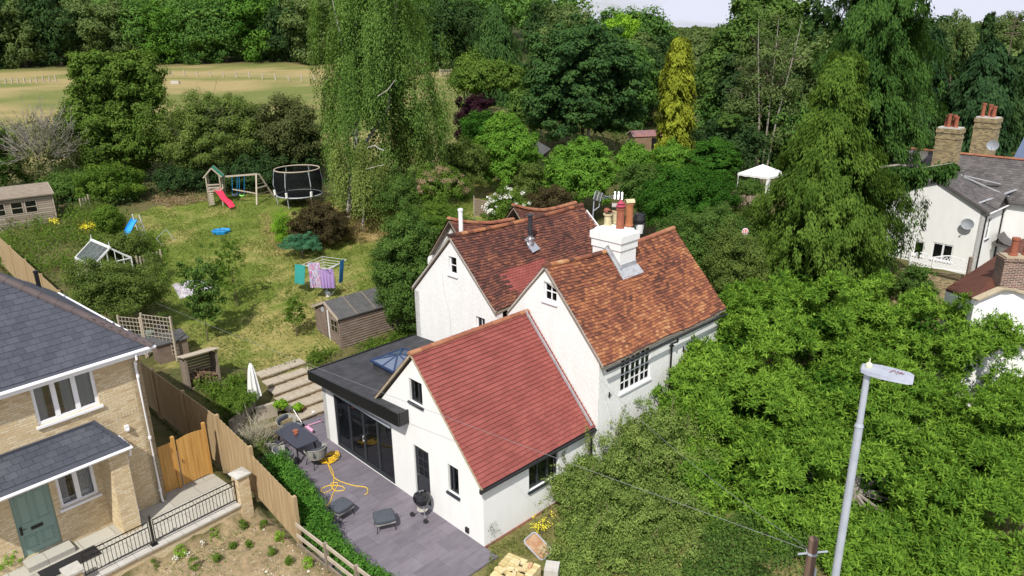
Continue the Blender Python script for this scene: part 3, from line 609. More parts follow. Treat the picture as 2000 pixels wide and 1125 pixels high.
# back range in two heights
def br(x0,x1,zs):
    xs_=[a for a,_ in zs]; zz=[b for _,b in zs]; zf=lambda x:np.interp(x,xs_,zz)
    P1=slope(x0,9.0,zf,7.2,lambda x:5.6+0*x,2.6,.02,5); P2=slope(x0,9.0,zf,10.45,lambda x:5.9+0*x,2.1,.01,6)
    Lg=x1-x0
    for P_,S_ in ((P1,2.6),(P2,2.1)):
        slabroof('back_roof_deck',MT['wood_grey'],H1,lambda s,t,P_=P_:P_(s,t)-np.array([0,0,.09]),Lg,S_,16)
        tiles('roof_tiles',MT['darktile'],H1,P_,Lg,S_,.175,.115,R,tintf=mosst)
    ridge('ridge_tiles',MT['ridgetile'],H1,[(x,9.0,float(zf(x))+.03) for x in np.linspace(x0,x1,10)],.11,.3,R)
br(6.4,10.1,[(6.4,7.64),(7.1,7.38),(7.9,7.18),(8.8,7.02),(10.1,6.95)])
br(10.1,14.3,[(10.1,7.58),(11,7.26),(11.9,7.04),(12.8,6.98),(14.3,7.02)])
w=MB(); w.b2(6.6,14.2,9.2,10.2,-.2,5.9); w.b2(12.4,14.2,7.4,9.2,-.2,5.6); w.build('back_range_wall',MT['oldrender'],H1)
# chimney
ch=MB(); ch.b2(8.36,9.30,1.64,2.94,5.9,7.30); ch.b2(8.32,9.34,1.60,2.98,7.30,7.60,.5); ch.b2(8.28,9.38,1.55,3.03,7.60,7.86)
CH=ch.build('chimney',MT['oldrender'],H1); CH['label']='white painted stack with mixed clay pots'
mb=MB(); 
V=[(8.28,1.55,7.86),(9.38,1.55,7.86),(9.38,3.03,7.86),(8.28,3.03,7.86),(8.5,1.8,8.0),(9.15,1.8,8.0),(9.15,2.8,8.0),(8.5,2.8,8.0)]
mb.add(V,[(0,1,5,4),(1,2,6,5),(2,3,7,6),(3,0,4,7),(4,5,6,7)])
for k in range(46):
    a,b=R.uniform(8.36,9.3),R.uniform(1.62,2.95); mb.box((a,b,7.95+R.uniform(-.02,.03)),(R.uniform(.03,.12),R.uniform(.03,.1),R.uniform(.03,.07)),R.uniform(0,3))
mb.build('flaunching',MT['oldrender'],CH)
def potp(px,py,z=7.97): return K.loc(onz(px,py,z))
def pot(P,r,h,m,rim=1.12):
    mb=MB(); x,y,z=P; mb.lathe([(r*1.06,0),(r*1.1,.04),(r*.95,.08),(r*.9,h*.8),(r*.95,h-.06),(r*rim,h-.05),(r*rim,h),(r*.8,h),(r*.78,h-.1),(.01,h-.1)],16,(x,y,7.96)); return mb.build('chimney_pot',m,CH,smooth=False)
p1=potp(1187,441); p2=potp(1211,447); p3=potp(1228,441); p4=potp(1202,436)
pot(p1,.15,.48,MT['buffpot'],1.2)['label']='buff clay pot with a wide lip'; pot(p4,.12,.50,MT['buffpot']); pot(p2,.155,.80,MT['terracotta'],1.06)['label']='tall red clay pot'; pot(p3,.155,.86,MT['terra2'],1.04)['label']='tall orange clay pot'
def cowl(P,z,m,rz,l=.34,r=.12,lab=''):
    mb=MB(); c=Vector((P[0],P[1],z)); d=Vector((math.cos(rz),math.sin(rz),0)); s=Vector((-d.y,d.x,0)); V=[];n=9
    for e in (-l/2,l/2):
        for rr in (r,r*.86):
            for k in range(n): a=PI*k/(n-1); V.append(c+d*e+s*math.cos(a)*rr+Vector((0,0,math.sin(a)*rr)))
    F=[]
    for k in range(n-1): F+=[(k,k+1,2*n+k+1,2*n+k),(n+k+1,n+k,3*n+k,3*n+k+1),(k,n+k,n+k+1,k+1),(2*n+k+1,3*n+k+1,3*n+k,2*n+k)]
    mb.add(V,F); o=mb.build('cowl',m,CH); o['label']=lab
cowl(p1,8.50,MT['terracotta'],1.0,.36,.12,'red half round cowl'); cowl(p3,8.86,MT['buffpot'],2.6,.34,.13,'buff half round cowl'); cowl(p4,8.62,simple('grey_clay',(.33,.30,.28),.9),2.2,.3,.12,'grey half round cowl')
mb=MB(); mb.lathe([(.16,0),(.19,.05),(.12,.10),(.16,.15),(.09,.20),(.05,.27),(.01,.3)],10,(p2[0],p2[1],8.78)); mb.build('cowl',simple('wine_red_clay',(.33,.04,.075),.6),CH)['label']='dark red finned hood'
mb=MB(); # lead flashing apron and steps
zz=lambda y:7.24-1.085*(2.25-y)
mb.bar((8.30,1.50,zz(1.50)+.06),(8.30,2.25,zz(2.25)+.10),.10,.05); mb.bar((8.30,2.25,zz(2.25)+.10),(8.30,2.98,7.24-1.06*.73+.1),.10,.05)
mb.b2(8.33,9.33,1.615,1.645,6.4,6.78)
mb.add([(8.22,1.62,6.62),(9.42,1.62,6.62),(9.45,1.34,6.33),(8.2,1.34,6.33)],[(0,1,2,3)])
mb.bar((8.335,1.60,zz(1.6)+.11),(8.335,2.25,zz(2.25)+.16),.03,.2)
mb.build('lead_flashing',MT['lead'],CH)
# metal flues
mb=MB(); mb.lathe([(.085,-.3),(.085,.75),(.105,.75),(.105,.82),(.03,.86)],14,(5.35,6.98,7.72)); mb.build('flue_pipe',MT['cloth_white'],H1)['label']='short white flue by the rear gable peak'
mb=MB(); mb.lathe([(.17,-.25),(.15,.0),(.13,.1),(.17,.11),(.17,.2),(.10,.22),(.10,.3)],14,(7.93,5.8,6.92)); 
mb.add([(7.7,5.45,6.62),(8.2,5.5,6.68),(8.1,5.95,7.08),(7.75,5.95,7.08)],[(0,1,2,3)])
mb.build('flue_collar',MT['steel'],H1)
mb=MB(); mb.lathe([(.085,.2),(.085,.98),(.11,.98),(.11,1.02),(.085,1.03),(.085,1.1),(.14,1.11),(.14,1.16),(.02,1.2)],14,(7.93,5.8,6.92)); mb.build('flue_pipe',MT['anth'],H1)['label']='black twin wall flue with a steel collar'
# bulkhead light low on the wall
mb=MB(); mb.box((-.03,.76,.22),(.06,.14,.17)); mb.build('wall_vent',MT['black'],H1)
# ---------------- tv aerials ----------------
T=thing('tv_aerial','pair of silver television aerials on a bent pole behind the white chimney','aerial',(0,0,0))
ap=ond(1157,438,33.2); ag=ap.copy(); 
t1=ond(1160,396,33.2); mb=MB(); mb.tube([ap-np.array([0,0,1.0]),ap,t1+np.array([0,0,.1])],.025,6); mb.tube([ond(1159,412,33.2),ond(1170,404,33.2),ond(1171,396,33.2)],.02,6); mb.build('pole',MT['galv'],T)
def yagi(cx,cy,tilt,wd,ht):
    c=Vector(ond(cx,cy,33.2)); mb=MB(); M3=Matrix.Rotation(tilt,3,'Y')@Matrix.Rotation(-.5,3,'X')
    for k in range(3): x=(k-1)*wd/2; mb.bar(c+M3@Vector((x,0,-ht/2)),c+M3@Vector((x,0,ht/2)),.03)
    for k in range(7): z=(k/6-.5)*ht; mb.bar(c+M3@Vector((-wd/2,0,z)),c+M3@Vector((wd/2,0,z)),.018)
    for j in (-.12,.12): mb.bar(c+M3@Vector((0,-.03,j)),Vector(ond(1200,385+j*30,33.2)),.022)
    mb.build('reflector',MT['steel'],T)
yagi(1168,383,.35,.32,.42); yagi(1208,382,0.1,.34,.34)
mb=MB()
for k in range(9):
    p=Vector(ond(1176+k*3.4,390-k*.9,33.2)); mb.bar(p-Vector((.06,.12,.0)),p+Vector((.06,.12,.0)),.012)
mb.build('boom_elements',MT['steel'],T)
# ---------------- brick house ----------------
H2=thing('brick_house','new buff brick house with hipped slate roof and sage green front door','house',L.o,L.rz)
w=MB(); Z0=.6; TP=6.1
wallmb(w,(-9,0,0),(1,0,0),(0,-1,0),9,[(0,TP),(9,TP)],Z0,.3,[(9-2.93,9-1.30,4.74,6.0),(9-2.87,9-1.84,2.0,3.2),(9-4.03,9-3.04,.98,3.12)])
wallmb(w,(0,0,0),(0,1,0),(1,0,0),6.9,[(0,TP),(6.9,TP)],Z0,.3)
wallmb(w,(0,6.9,0),(-1,0,0),(0,1,0),9,[(0,TP),(9,TP)],Z0,.3)
w.build('wall',MT['brick'],H2)
w=MB(); w.b2(-1.66,-1.16,-.85,-.003,Z0,3.48); w.build('porch_pillar',MT['brick'],H2)
w=MB()
for k in range(7): w.b2(-.98+k*.09,-.98+k*.09+.075,-.008,-.001,4.1,4.32)
w.build('brick_soldier_panel',MT['brick'],H2)
window(H2,(-2.93,0,4.74),0,1.63,1.26,fr=.09,d=.07,inset=.05,mull=[.55,1.08],sill='whitepaint',label='upper white window with three lights',curtain=[(.1,.32),(.75,1.0),(1.15,1.55)])
window(H2,(-2.87,0,2.0),0,1.03,1.2,fr=.09,d=.07,inset=.05,mull=[.52],sill='whitepaint',label='lower white window with two lights',curtain=[(.1,.3),(.6,.95)])
mb=MB(); mb.b2(0,.99,.06,.11,0,2.14); 
for a,b,c,d in ((.12,.44,1.0,1.95),(.55,.87,1.0,1.95),(.12,.44,.2,.62),(.55,.87,.2,.62)):
    mb.b2(a,b,.045,.06,c,c+.025); mb.b2(a,b,.045,.06,d-.025,d); mb.b2(a,a+.025,.045,.06,c,d); mb.b2(b-.025,b,.045,.06,c,d); mb.b2(a+.06,b-.06,.05,.06,c+.06,d-.06)
d=mb.build('front_door',MT['dooredge'],H2,(-4.03,0,.98))
mb=MB(); mb.b2(.34,.64,.035,.05,.76,.86); mb.build('letter_plate',MT['black'],d)
mb=MB(); mb.b2(.07,.13,.035,.05,.72,.98); mb.tube([(.1,.03,.9),(.1,-.01,.9),(.22,-.01,.9)],.012); mb.build('handle',MT['black'],d)
mb=MB(); mb.b2(-.06,0,.02,.12,0,2.14); mb.b2(.99,1.05,.02,.12,0,2.14); mb.b2(-.06,1.05,.02,.12,2.14,2.2); mb.build('door_frame',MT['cloth_white'],d)
# hip roof: eaves at +-, ridge runs along x
e=.32; zr0=6.18; pt=math.tan(math.radians(40)); hw=(7.2+.3)/2; yc=3.45
def P_front(s,t): s=np.asarray(s,float);t=np.asarray(t,float); return np.stack([-9.6+s,-.3+(S40-t)*math.cos(math.radians(40)),zr0+(S40-t)*math.sin(math.radians(40))],-1)
S40=hw/math.cos(math.radians(40))
cpt=math.cos(math.radians(40))
f=tiles('roof_slates',MT['slate'],H2,P_front,9.9,S40,.30,.20,R,th=.009,jit=.5,clip=lambda s,t:(s-9.9)<-((S40-t)*cpt)+.02)
f['label']='front roof slope of grey slates'
def P_side(s,t): s=np.asarray(s,float);t=np.asarray(t,float); return np.stack([.3-(S40-t)*cpt,7.2-s,zr0+(S40-t)*math.sin(math.radians(40))],-1)
tiles('roof_slates',MT['slate'],H2,P_side,7.5,S40,.30,.20,R,th=.009,jit=.5,clip=lambda s,t:(s>(S40-t)*cpt-.02)&(7.5-s>(S40-t)*cpt-.02))
mb=MB(); ap=(.3-hw,yc,zr0+hw*pt); c=[(-9.6,-.3,zr0-.01),(.3,-.3,zr0-.01),(.3,7.2,zr0-.01),(-9.6,7.2,zr0-.01),(.3-hw,yc,zr0+hw*pt-.012),(-9.6,yc,zr0+hw*pt-.012)]
mb.add(c,[(0,1,4,5),(1,2,4),(2,3,5,4),(3,0,5),(0,3,2,1)]); mb.build('roof_deck',MT['slate'],H2)
ridge('hip_tiles',MT['browncap'],H2,[(.32,-.32,zr0+.0),(.3-hw,yc,zr0+hw*pt+.02)],.12,.45,R)
ridge('ridge_tiles',MT['browncap'],H2,[(-9.6,yc,zr0+hw*pt+.02),(.3-hw,yc,zr0+hw*pt+.02)],.12,.45,R)
mb=MB(); mb.b2(-9.4,.26,-.28,-.24,5.96,6.16); mb.b2(.24,.28,-.28,7.2,5.96,6.16); mb.b2(-9.4,.24,-.24,0,5.96,5.99); mb.b2(0,.24,-.24,7.2,5.96,5.99)
mb.build('soffit',MT['whitepaint'],H2)
mb=MB(); mb.tube([(-9.4,-.34,6.12),(.36,-.34,6.12),(.36,7.2,6.12)],.06,8); mb.build('gutter',MT['whitepaint'],H2)
mb=MB(); mb.tube([(-.2,-.34,6.06),(-.2,-.34,5.9),(-.17,-.06,5.72),(-.15,-.06,.95),(-.15,-.14,.85)],.035,8)
for z in (5.6,5.2,3.1,1.2): mb.lathe([(.045,0),(.05,.02),(.05,.08),(.045,.1)],8,(-.155,-.06,z))
mb.build('downpipe',MT['whitepaint'],H2)['label']='tall white downpipe at the house corner'
# flue on the side slope
mb=MB(); mb.lathe([(.07,0),(.07,.62),(.085,.62),(.085,.68),(.02,.7)],12,(-.5,6.1,6.75)); mb.build('flue_pipe',MT['black'],H2)
# porch canopy roof: lean-to with hipped end
zA,zB=4.28,3.62; yA,yB=0.0,-.98
def P_por(s,t): s=np.asarray(s,float);t=np.asarray(t,float); return np.stack([-5.6+s,yA+(yB-yA)*t/SP,zA+(zB-zA)*t/SP],-1)
SP=math.hypot(.98,.66)
tiles('porch_slates',MT['slate'],H2,P_por,4.5,SP,.30,.2,R,th=.009,jit=.4,clip=lambda s,t:s<3.98+.5*t/SP)
mb=MB(); mb.add([(-5.6,0,zA-.01),(-1.62,0,zA-.01),(-1.1,yB,zB-.01),(-5.6,yB,zB-.01),(-1.1,0,zB-.01),(-5.6,0,zB-.012)],[(0,1,2,3)[::-1],(1,4,2),(3,2,4,5)]); mb.build('porch_deck',MT['slate'],H2)
mb=MB()
for k in range(7):
    a=Vector((-1.60,-.02,zA)).lerp(Vector((-1.10,yB,zB)),k/7); b=Vector((-1.60,-.02,zA)).lerp(Vector((-1.10,yB,zB)),(k+1)/7)
    mb.bar(a+Vector((0,0,.06)),b+Vector((0,0,.015)),.10,.03)
mb.bar((-5.6,-.03,zA+.02),(-1.6,-.03,zA+.02),.05,.06); mb.build('porch_hip_tiles',MT['slate'],H2)
mb=MB(); mb.b2(-5.6,-1.12,-.96,-.92,3.5,3.62); mb.b2(-1.16,-1.12,-.92,0,3.5,3.62); mb.b2(-5.6,-1.16,-.92,0,3.49,3.51); mb.build('porch_soffit',MT['whitepaint'],H2)
mb=MB(); mb.tube([(-5.6,-1.03,3.60),(-1.04,-1.03,3.60),(-1.04,-.1,3.60)],.05,8); mb.build('porch_gutter',MT['whitepaint'],H2)
mb=MB(); mb.tube([(-1.08,-1.0,3.55),(-1.08,-.9,3.3),(-1.08,-.55,3.2),(-1.08,-.55,.9)],.03,8)
for z in (2.9,1.2): mb.lathe([(.04,0),(.045,.02),(.045,.07),(.04,.09)],8,(-1.08,-.55,z))
mb.build('porch_downpipe',MT['whitepaint'],H2)['label']='shorter white downpipe by the porch pillar'
mb=MB(); mb.box((-.75,-.06,3.75),(.12,.10,.16)); mb.box((-.75,-.10,3.70),(.06,.10,.06)); mb.build('security_sensor',MT['whitepaint'],H2)
mb=MB(); mb.b2(-4.1,-2.9,-.5,0,.6,.97); mb.build('door_step',MT['slabs'],H2)
# paving in front
mb=MB(); mb.b2(-8,1.72,-2.2,2.6,.5,.80); prop(mb.build('forecourt_paving',MT['slabs'],None,L.o,L.rz),kind='structure')
T=thing('doormat','black rubber mat lying before the green front door','doormat',L.w(-3.2,-.9,.802),L.rz)
mb=MB(); mb.b2(-.75,.75,-.28,.28,0,.02)
for k in range(24): mb.b2(-.74+k*.0625,-.74+k*.0625+.03,-.27,.27,.02,.028)
mb.build('mat',MT['blackmat'],T)
# boundary wall with coping
BW=thing('garden_wall','low buff brick retaining wall with pale stone coping below the railings','wall',L.w(0,-2.1,0),L.rz)
mb=MB(); mb.b2(-8,1.32,-.14,.12,.05,.86); mb.build('brickwork',MT['brick'],BW)
mb=MB()
for k in range(20): mb.b2(-8+k*.466,-8+k*.466+.456,-.2,.16,.86,.915)
mb.build('coping',MT['stone'],BW)
mb=MB(); mb.b2(1.32,1.70,-.2,.2,.05,1.85); mb.build('pier',MT['brick'],BW)
mb=MB(); mb.b2(1.26,1.76,-.26,.26,1.85,1.90); mb.add([(1.26,-.26,1.90),(1.76,-.26,1.90),(1.76,.26,1.90),(1.26,.26,1.90),(1.51,0,1.98)],[(0,1,4),(1,2,4),(2,3,4),(3,0,4)]); mb.build('pier_cap',MT['stone'],BW)
mb=MB(); mb.b2(-3.65,-3.3,-.2,.2,.05,1.35); mb.build('pier',MT['brick'],BW); mb=MB(); mb.b2(-3.7,-3.25,-.25,.25,1.35,1.42); mb.build('pier_cap',MT['stone'],BW)
def railing(x0,x1,lab,name='iron_railing'):
    T=thing(name,lab,'railing',L.w(x0,-2.1,.915),L.rz,group='black iron railings on the garden wall'); n=int((x1-x0)/.105); w_=x1-x0
    mb=MB(); mb.b2(0,.022,-.011,.011,0,.80); mb.b2(w_-.022,w_,-.011,.011,0,.80); mb.b2(0,w_,-.012,.012,.10,.125); mb.b2(0,w_,-.012,.012,.62,.645); mb.b2(0,w_,-.014,.014,.79,.815); mb.build('frame',MT['black'],T)
    mb=MB()
    for k in range(1,n): x=k*w_/n; mb.b2(x-.007,x+.007,-.007,.007,.125,.62)
    mb.build('bars',MT['black'],T)
    mb=MB()
    for k in range(n//2):
        c=(k+.5)*2*w_/n; mb.tube([(c+.07*math.cos(a),0,.717+.07*math.sin(a)) for a in np.linspace(0,2*PI,13)],.006,4,caps=False)
    mb.build('scroll_rings',MT['black'],T); return T
railing(-1.28,1.30,'longer black iron railing ending at the brick pier')
railing(-3.2,-1.40,'black iron railing section by the front door')
T=thing('railing_post','black iron post between the two railing sections','post',L.w(-1.34,-2.1,.915),L.rz)
mb=MB(); mb.b2(-.03,.03,-.03,.03,0,.95); mb.lathe([(.03,0),(.04,.03),(.01,.06)],8,(0,0,.95)); mb.build('shaft',MT['black'],T); mb=MB(); mb.b2(-.09,.09,-.09,.09,0,.02); mb.bar((0,.02,.1),(0,.16,.02),.03); mb.build('foot',MT['black'],T)
# boundary fence, panel by panel
def fpt(u): return (1.86+max(0,u+4.6)*.063,u)
def fence_panel(u0,u1,h0,h1,lab,post=True,curve=0):
    a=np.array(fpt(u0));b=np.array(fpt(u1)); ln=float(np.linalg.norm(b-a)); W0=L.w(a[0],a[1],0); W1=L.w(b[0],b[1],0)
    zA=float(gz(*(W0[:2]+np.array([-.3,.0]))));zB=float(gz(*(W1[:2]+np.array([-.3,0]))))
    T=thing('boundary_fence',lab,'fence panel',(W0[0],W0[1],0),math.atan2(W1[1]-W0[1],W1[0]-W0[0]),group='feather edge fence panels along the boundary')
    n=int(ln/.115); mb=MB()
    for k in range(n):
        f=(k+.5)/n; zb=zA+(zB-zA)*f; h=h0+(h1-h0)*(f if not curve else (1-math.cos(f*PI/2)) if curve>0 else math.sin(f*PI/2))
        mb.box((ln*f,.012*(k%2),zb+.12+(h-.12)/2),(ln/n+.012,.018,h-.12),.05)
    mb.build('boards',MT['wood_fence'],T)
    mb=MB(); mb.bar((0,.0,zA+.06),(ln,0,zB+.06),.04,.16); mb.build('gravel_board',MT['wood_fence'],T)
    mb=MB(); 
    for z in (.5,1.25): mb.bar((0,-.05,zA+z),(ln,-.05,zB+z),.05,.07)
    mb.build('rail',MT['wood_fence'],T)
    if post: mb=MB(); mb.b2(-.06,.06,-.06,.06,zA-.2,zA+h0+.06); mb.build('post',MT['wood_fence'],T)
us=[-4.55,-2.0,.25,3.0,5.8,8.6,11.4,14.2,17,19.8,22.6,25.4,28.5]
lb=['sunlit timber fence panel at the near end with a square end post','timber fence panel behind the stone capped pier','timber fence panel just behind the orange gate','shaded fence panel in the side passage','shaded fence panel deep in the passage by the log store','fence panel hidden behind the brick house corner','fence panel behind the slate roof near the trellis','fence panel beyond the slate roof beside dark bushes','pale fence panel seen over the slate hip','pale curved fence panel above the slate roof','pale fence panel at the far left edge','last pale fence panel leaving the photo on the left']
for i in range(12):
    h0=[1.75,1.72,2.0,1.95,1.9,1.9,1.9,1.9,1.9,1.9,1.9,1.9][i]; h1=[1.45,2.0,1.95,1.9,1.9,1.9,1.9,1.9,1.9,1.9,1.9,1.9][i]
    fence_panel(us[i],us[i+1],h0 if i else 1.62,h1 if i else 1.50,lb[i])
# gate
G=thing('garden_gate','orange stained timber side gate between brick house and fence','gate',L.w(.12,.28,.80),L.rz)
mb=MB()
for k in range(4): mb.b2(-.0+k*.115,.11+k*.115,0,.02,.04,1.72)
mb.b2(.0,.46,.02,.07,.2,.3); mb.b2(.0,.46,.02,.07,1.4,1.5); mb.build('side_panel',MT['wood_new'],G)
mb=MB()
for k in range(8): mb.b2(.60+k*.115,.71+k*.115,-.03,-.01,.05,1.72+.06*math.sin(PI*(k+.5)/8))
mb.build('gate_leaf',MT['wood_new'],G)
for x,h in ((.50,1.9),(1.56,1.95)): mb=MB(); mb.b2(x-.05,x+.05,-.05,.05,0,h); mb.build('post',MT['wood_new'],G)
mb=MB(); mb.tube([(.68,-.03,.9),(.68,-.07,.9),(.68,-.07,.98),(.68,-.03,.98)],.012); mb.build('latch',MT['black'],G)
# post and rail fence
pr=[onz(582,1062,.3),onz(640,1105,.3),onz(700,1150,.3),onz(770,1200,.3)]
T=thing('post_and_rail_fence','grey post and rail fence running from the end panel to the photo edge','fence',(0,0,0))
for p in pr[1:]: mb=MB(); mb.box((p[0],p[1],.55),(.1,.1,1.1),.8); mb.build('post',MT['wood_grey'],T)
for h in (.95,.55,.16):
    mb=MB()
    for a,b in zip(pr[:-1],pr[1:]): mb.bar((a[0],a[1],h+.06),(b[0],b[1],h+.0),.04,.12 if h>.2 else .25)
    mb.build('rail',MT['wood_pale'] if h>.2 else MT['wood_grey'],T)
# ---------------- houses on the right ----------------
A_=ond(1927,412,46); Q=Fr((A_[0],A_[1],0),49)
H3=thing('white_house','white rendered house with grey slate roofs and brick chimneys beyond the tall conifers','house',Q.o,Q.rz)
w=MB()
wallmb(w,(0,0,0),(0,1,0),(-1,0,0),7.2,[(0,3.72),(3,5.2),(7.2,3.9)],-1.2,.3,[(1.48,2.76,.0,1.15),(3.27,3.92,.02,1.02),(5.0,5.5,2.95,3.5)])
wallmb(w,(0,0,0),(1,0,0),(0,-1,0),3.4,[(0,3.75),(3.4,3.75)],-1.2,.3,[(.75,1.35,1.7,3.1)])
wallmb(w,(3.4,-9,0),(0,1,0),(-1,0,0),9,[(0,3.95),(9,3.95)],-1.2,.3,[(6.2,7.2,2.0,3.3),(2,3,2.0,3.3)])
wallmb(w,(9.4,9,0),(0,-1,0),(1,0,0),18,[(0,3.95),(18,3.95)],-1.2,.3)
wallmb(w,(3.4,7.2,0),(1,0,0),(0,1,0),6,[(0,3.95),(3,6.1),(6,3.95)],-1.2,.3)
w.build('wall',MT['render'],H3)
window(H3,(0,2.76,0),H90,1.28,1.15,1,1,fr=.08,mull=[.66],inset=.03,glass='glassdark',sill='whitepaint',label='leaded two light window low in the gable wall')
window(H3,(0,3.92,.02),H90,.65,1.0,fr=.07,inset=.03,glass='glassdark',sill='whitepaint',label='single low window in the gable wall')
window(H3,(0,5.5,2.95),H90,.5,.55,fr=.05,inset=.03,glass='glassdark',label='tiny upper window beside the conifer branches')
window(H3,(.75,0,1.7),0,.6,1.4,1,2,fr=.05,inset=.05,sill='slate',label='narrow sash window by the drainpipe')
window(H3,(3.4,-1.8,2.0),H90,1,1.3,2,2,fr=.05,inset=.05,sill='slate',label='sash window under the front eave')
window(H3,(3.4,-6,2.0),H90,1,1.3,2,2,fr=.05,inset=.05,sill='slate')
def plane_roof(parent,name,mat,E0,E1,R0,R1,rng=R,tw=.26,g=.2,lab=None):
    """E0,E1 eave ends, R0,R1 ridge ends"""
    E0,E1,R0,R1=[np.array(q,float) for q in (E0,E1,R0,R1)]; Lg=max(np.linalg.norm(E1-E0),np.linalg.norm(R1-R0)); S=np.linalg.norm((E0+E1)/2-(R0+R1)/2)
    def P(s,t):
        a=(np.asarray(s,float)/Lg)[...,None]; b=(np.asarray(t,float)/S)[...,None]
        return (R0*(1-a)+R1*a)*(1-b)+(E0*(1-a)+E1*a)*b
    mb=MB(); dz=np.array([0,0,.14]); q=[E0,E1,R1,R0]; V=[p-np.array([0,0,.006]) for p in q]+[p-dz for p in q]
    mb.add(V,[(0,1,2,3),(7,6,5,4),(0,4,5,1),(1,5,6,2),(2,6,7,3),(3,7,4,0)]); mb.build(name+'_deck',mat,parent)
    o=tiles(name,mat,parent,P,Lg,S,tw,g,rng,th=.012,jit=.8)
    if lab: o['label']=lab
plane_roof(H3,'roof_slates',MT['oldslate'],(-.2,-.25,3.68),(6,-.25,3.68),(-.2,3,5.38),(6,3,5.38),lab='front slope of the slate wing')
plane_roof(H3,'roof_slates',MT['oldslate'],(-.2,7.5,3.85),(6,7.5,3.85),(-.2,3,5.38),(6,3,5.38))
plane_roof(H3,'roof_slates',MT['oldslate'],(3.1,-9.2,3.9),(3.1,9.2,3.9),(6,-9.2,6.25),(6,9.2,6.25))
plane_roof(H3,'roof_slates',MT['oldslate'],(9.7,-9.2,3.9),(9.7,9.2,3.9),(6,-9.2,6.25),(6,9.2,6.25))
ridge('ridge_tiles',MT['ridgetile'],H3,[(6,-9.2,6.3),(6,9.2,6.3)],.11,.45,R); ridge('ridge_tiles',MT['oldslate'],H3,[(-.2,3,5.42),(4.9,3,5.42)],.09,.45,R)
mb=MB(); mb.bar((.2,0.6,4.12),(4.0,-.35,4.6),.16,.05); mb.bar((3.0,2.6,5.2),(3.3,-.2,4.2),.14,.05); mb.bar((3.05,2.9,5.3),(3.9,.6,4.85),.12,.05); mb.build('lead_valley',MT['lead'],H3)
plane_roof(H3,'gablet_slates',MT['oldslate'],(.9,-.32,3.72),(.9,1.6,4.6),(2.2,-.32,4.55),(2.2,1.8,4.85))
plane_roof(H3,'gablet_slates',MT['oldslate'],(3.3,-.32,3.78),(3.3,1.6,4.6),(2.2,-.32,4.55),(2.2,1.8,4.85))
mb=MB(); mb.add([(1.0,-.2,3.6),(3.2,-.2,3.6),(2.2,-.2,4.45)],[(0,1,2)]); mb.build('gablet_face',MT['black'],H3)
mb=MB(); mb.tube([(-.2,-.3,3.65),(3.3,-.3,3.65)],.05,8); mb.build('gutter',MT['whitepaint'],H3)
for xx,yy in ((.02,-.06),(3.3,-.06)): mb=MB(); mb.tube([(xx,-.25,3.6),(xx,yy,3.4),(xx,yy,-1)],.045,6); mb.build('downpipe',MT['black'],H3)
mb=MB(); V=[];prf=[(0,0),(.35,.06),(.65,.25),(.9,.55)]
for i,(a,b) in enumerate(prf): V+=[(1.9,-1.2+a,1.3+b),(3.5,-1.2+a,1.3+b)]
mb.add(V,[(2*i,2*i+1,2*i+3,2*i+2) for i in range(3)]); mb.b2(1.95,3.45,-1.1,-.25,1.12,1.26); mb.build('porch_roof',MT['oldslate'],H3)
def stack(parent,x0,x1,y0,y1,z0,z1,mat,npots,ph=.65,lab=None,cap='stone'):
    mb=MB(); mb.b2(x0,x1,y0,y1,z0,z1-.75); mb.b2(x0-.04,x1+.04,y0-.04,y1+.04,z1-.75,z1-.62); mb.b2(x0,x1,y0,y1,z1-.62,z1-.35); mb.b2(x0-.05,x1+.05,y0-.05,y1+.05,z1-.35,z1-.05)
    c=mb.build('chimney',MT[mat],parent); 
    if lab: c['label']=lab
    mb=MB(); mb.b2(x0+.02,x1-.02,y0+.02,y1-.02,z1-.05,z1+.03); mb.build('flaunching',MT[cap],c)
    for k in range(npots):
        y=y0+(y1-y0)*(.28+.5*k/max(1,npots-1)); x=(x0+x1)/2+(.16 if k%2 else -.12); mb=MB(); h=ph*(.9+.2*((k*7)%3)/2)
        mb.lathe([(.15,0),(.155,.05),(.13,.1),(.12,h-.12),(.15,h-.1),(.15,h),(.1,h),(.09,h-.15)],12,(x,y,z1+.02)); mb.build('chimney_pot',MT['terracotta'],c)
    return c
stack(H3,3.2,4.2,3.45,4.85,4.4,8.3,'stockbrick',4,.8,'nearer stock brick stack leaning in front of the ridge')
stack(H3,7.6,8.6,2.6,4.0,5.0,8.7,'stockbrick',3,.85,'farther stock brick stack with three red pots')
def dish(P,rz,name,lab,parent=None):
    T=thing(name,lab,'satellite dish',P,rz); mb=MB(); n=18; V=[];F=[]
    for j,(r,d) in enumerate(((.02,.07),(.18,.05),(.36,0))):
        for k in range(n): a=2*PI*k/n; V.append((-.22-.0-(.07-d),r*math.cos(a)*1.1,r*math.sin(a)))
    for j in range(2):
        for k in range(n): F.append((j*n+k,j*n+(k+1)%n,(j+1)*n+(k+1)%n,(j+1)*n+k))
    mb.add(V,F); mb.add([(x-.015,y,z) for x,y,z in V],[f[::-1] for f in F]); mb.build('reflector',MT['galv'],T)
    mb=MB(); mb.tube([(0,0,-.1),(-.2,0,-.05)],.02); mb.tube([(-.25,0,-.34),(-.55,0,-.12)],.012); mb.box((-.56,0,-.1),(.07,.07,.07)); mb.build('arm',MT['galv'],T)
dish(Q.w(-.02,.84,2.79),Q.rz,'satellite_dish','round grey satellite dish on the white gable wall')
dish(Q.w(6.6,2.2,7.0),Q.rz,'satellite_dish','grey satellite dish on the slate ridge between the two chimneys')
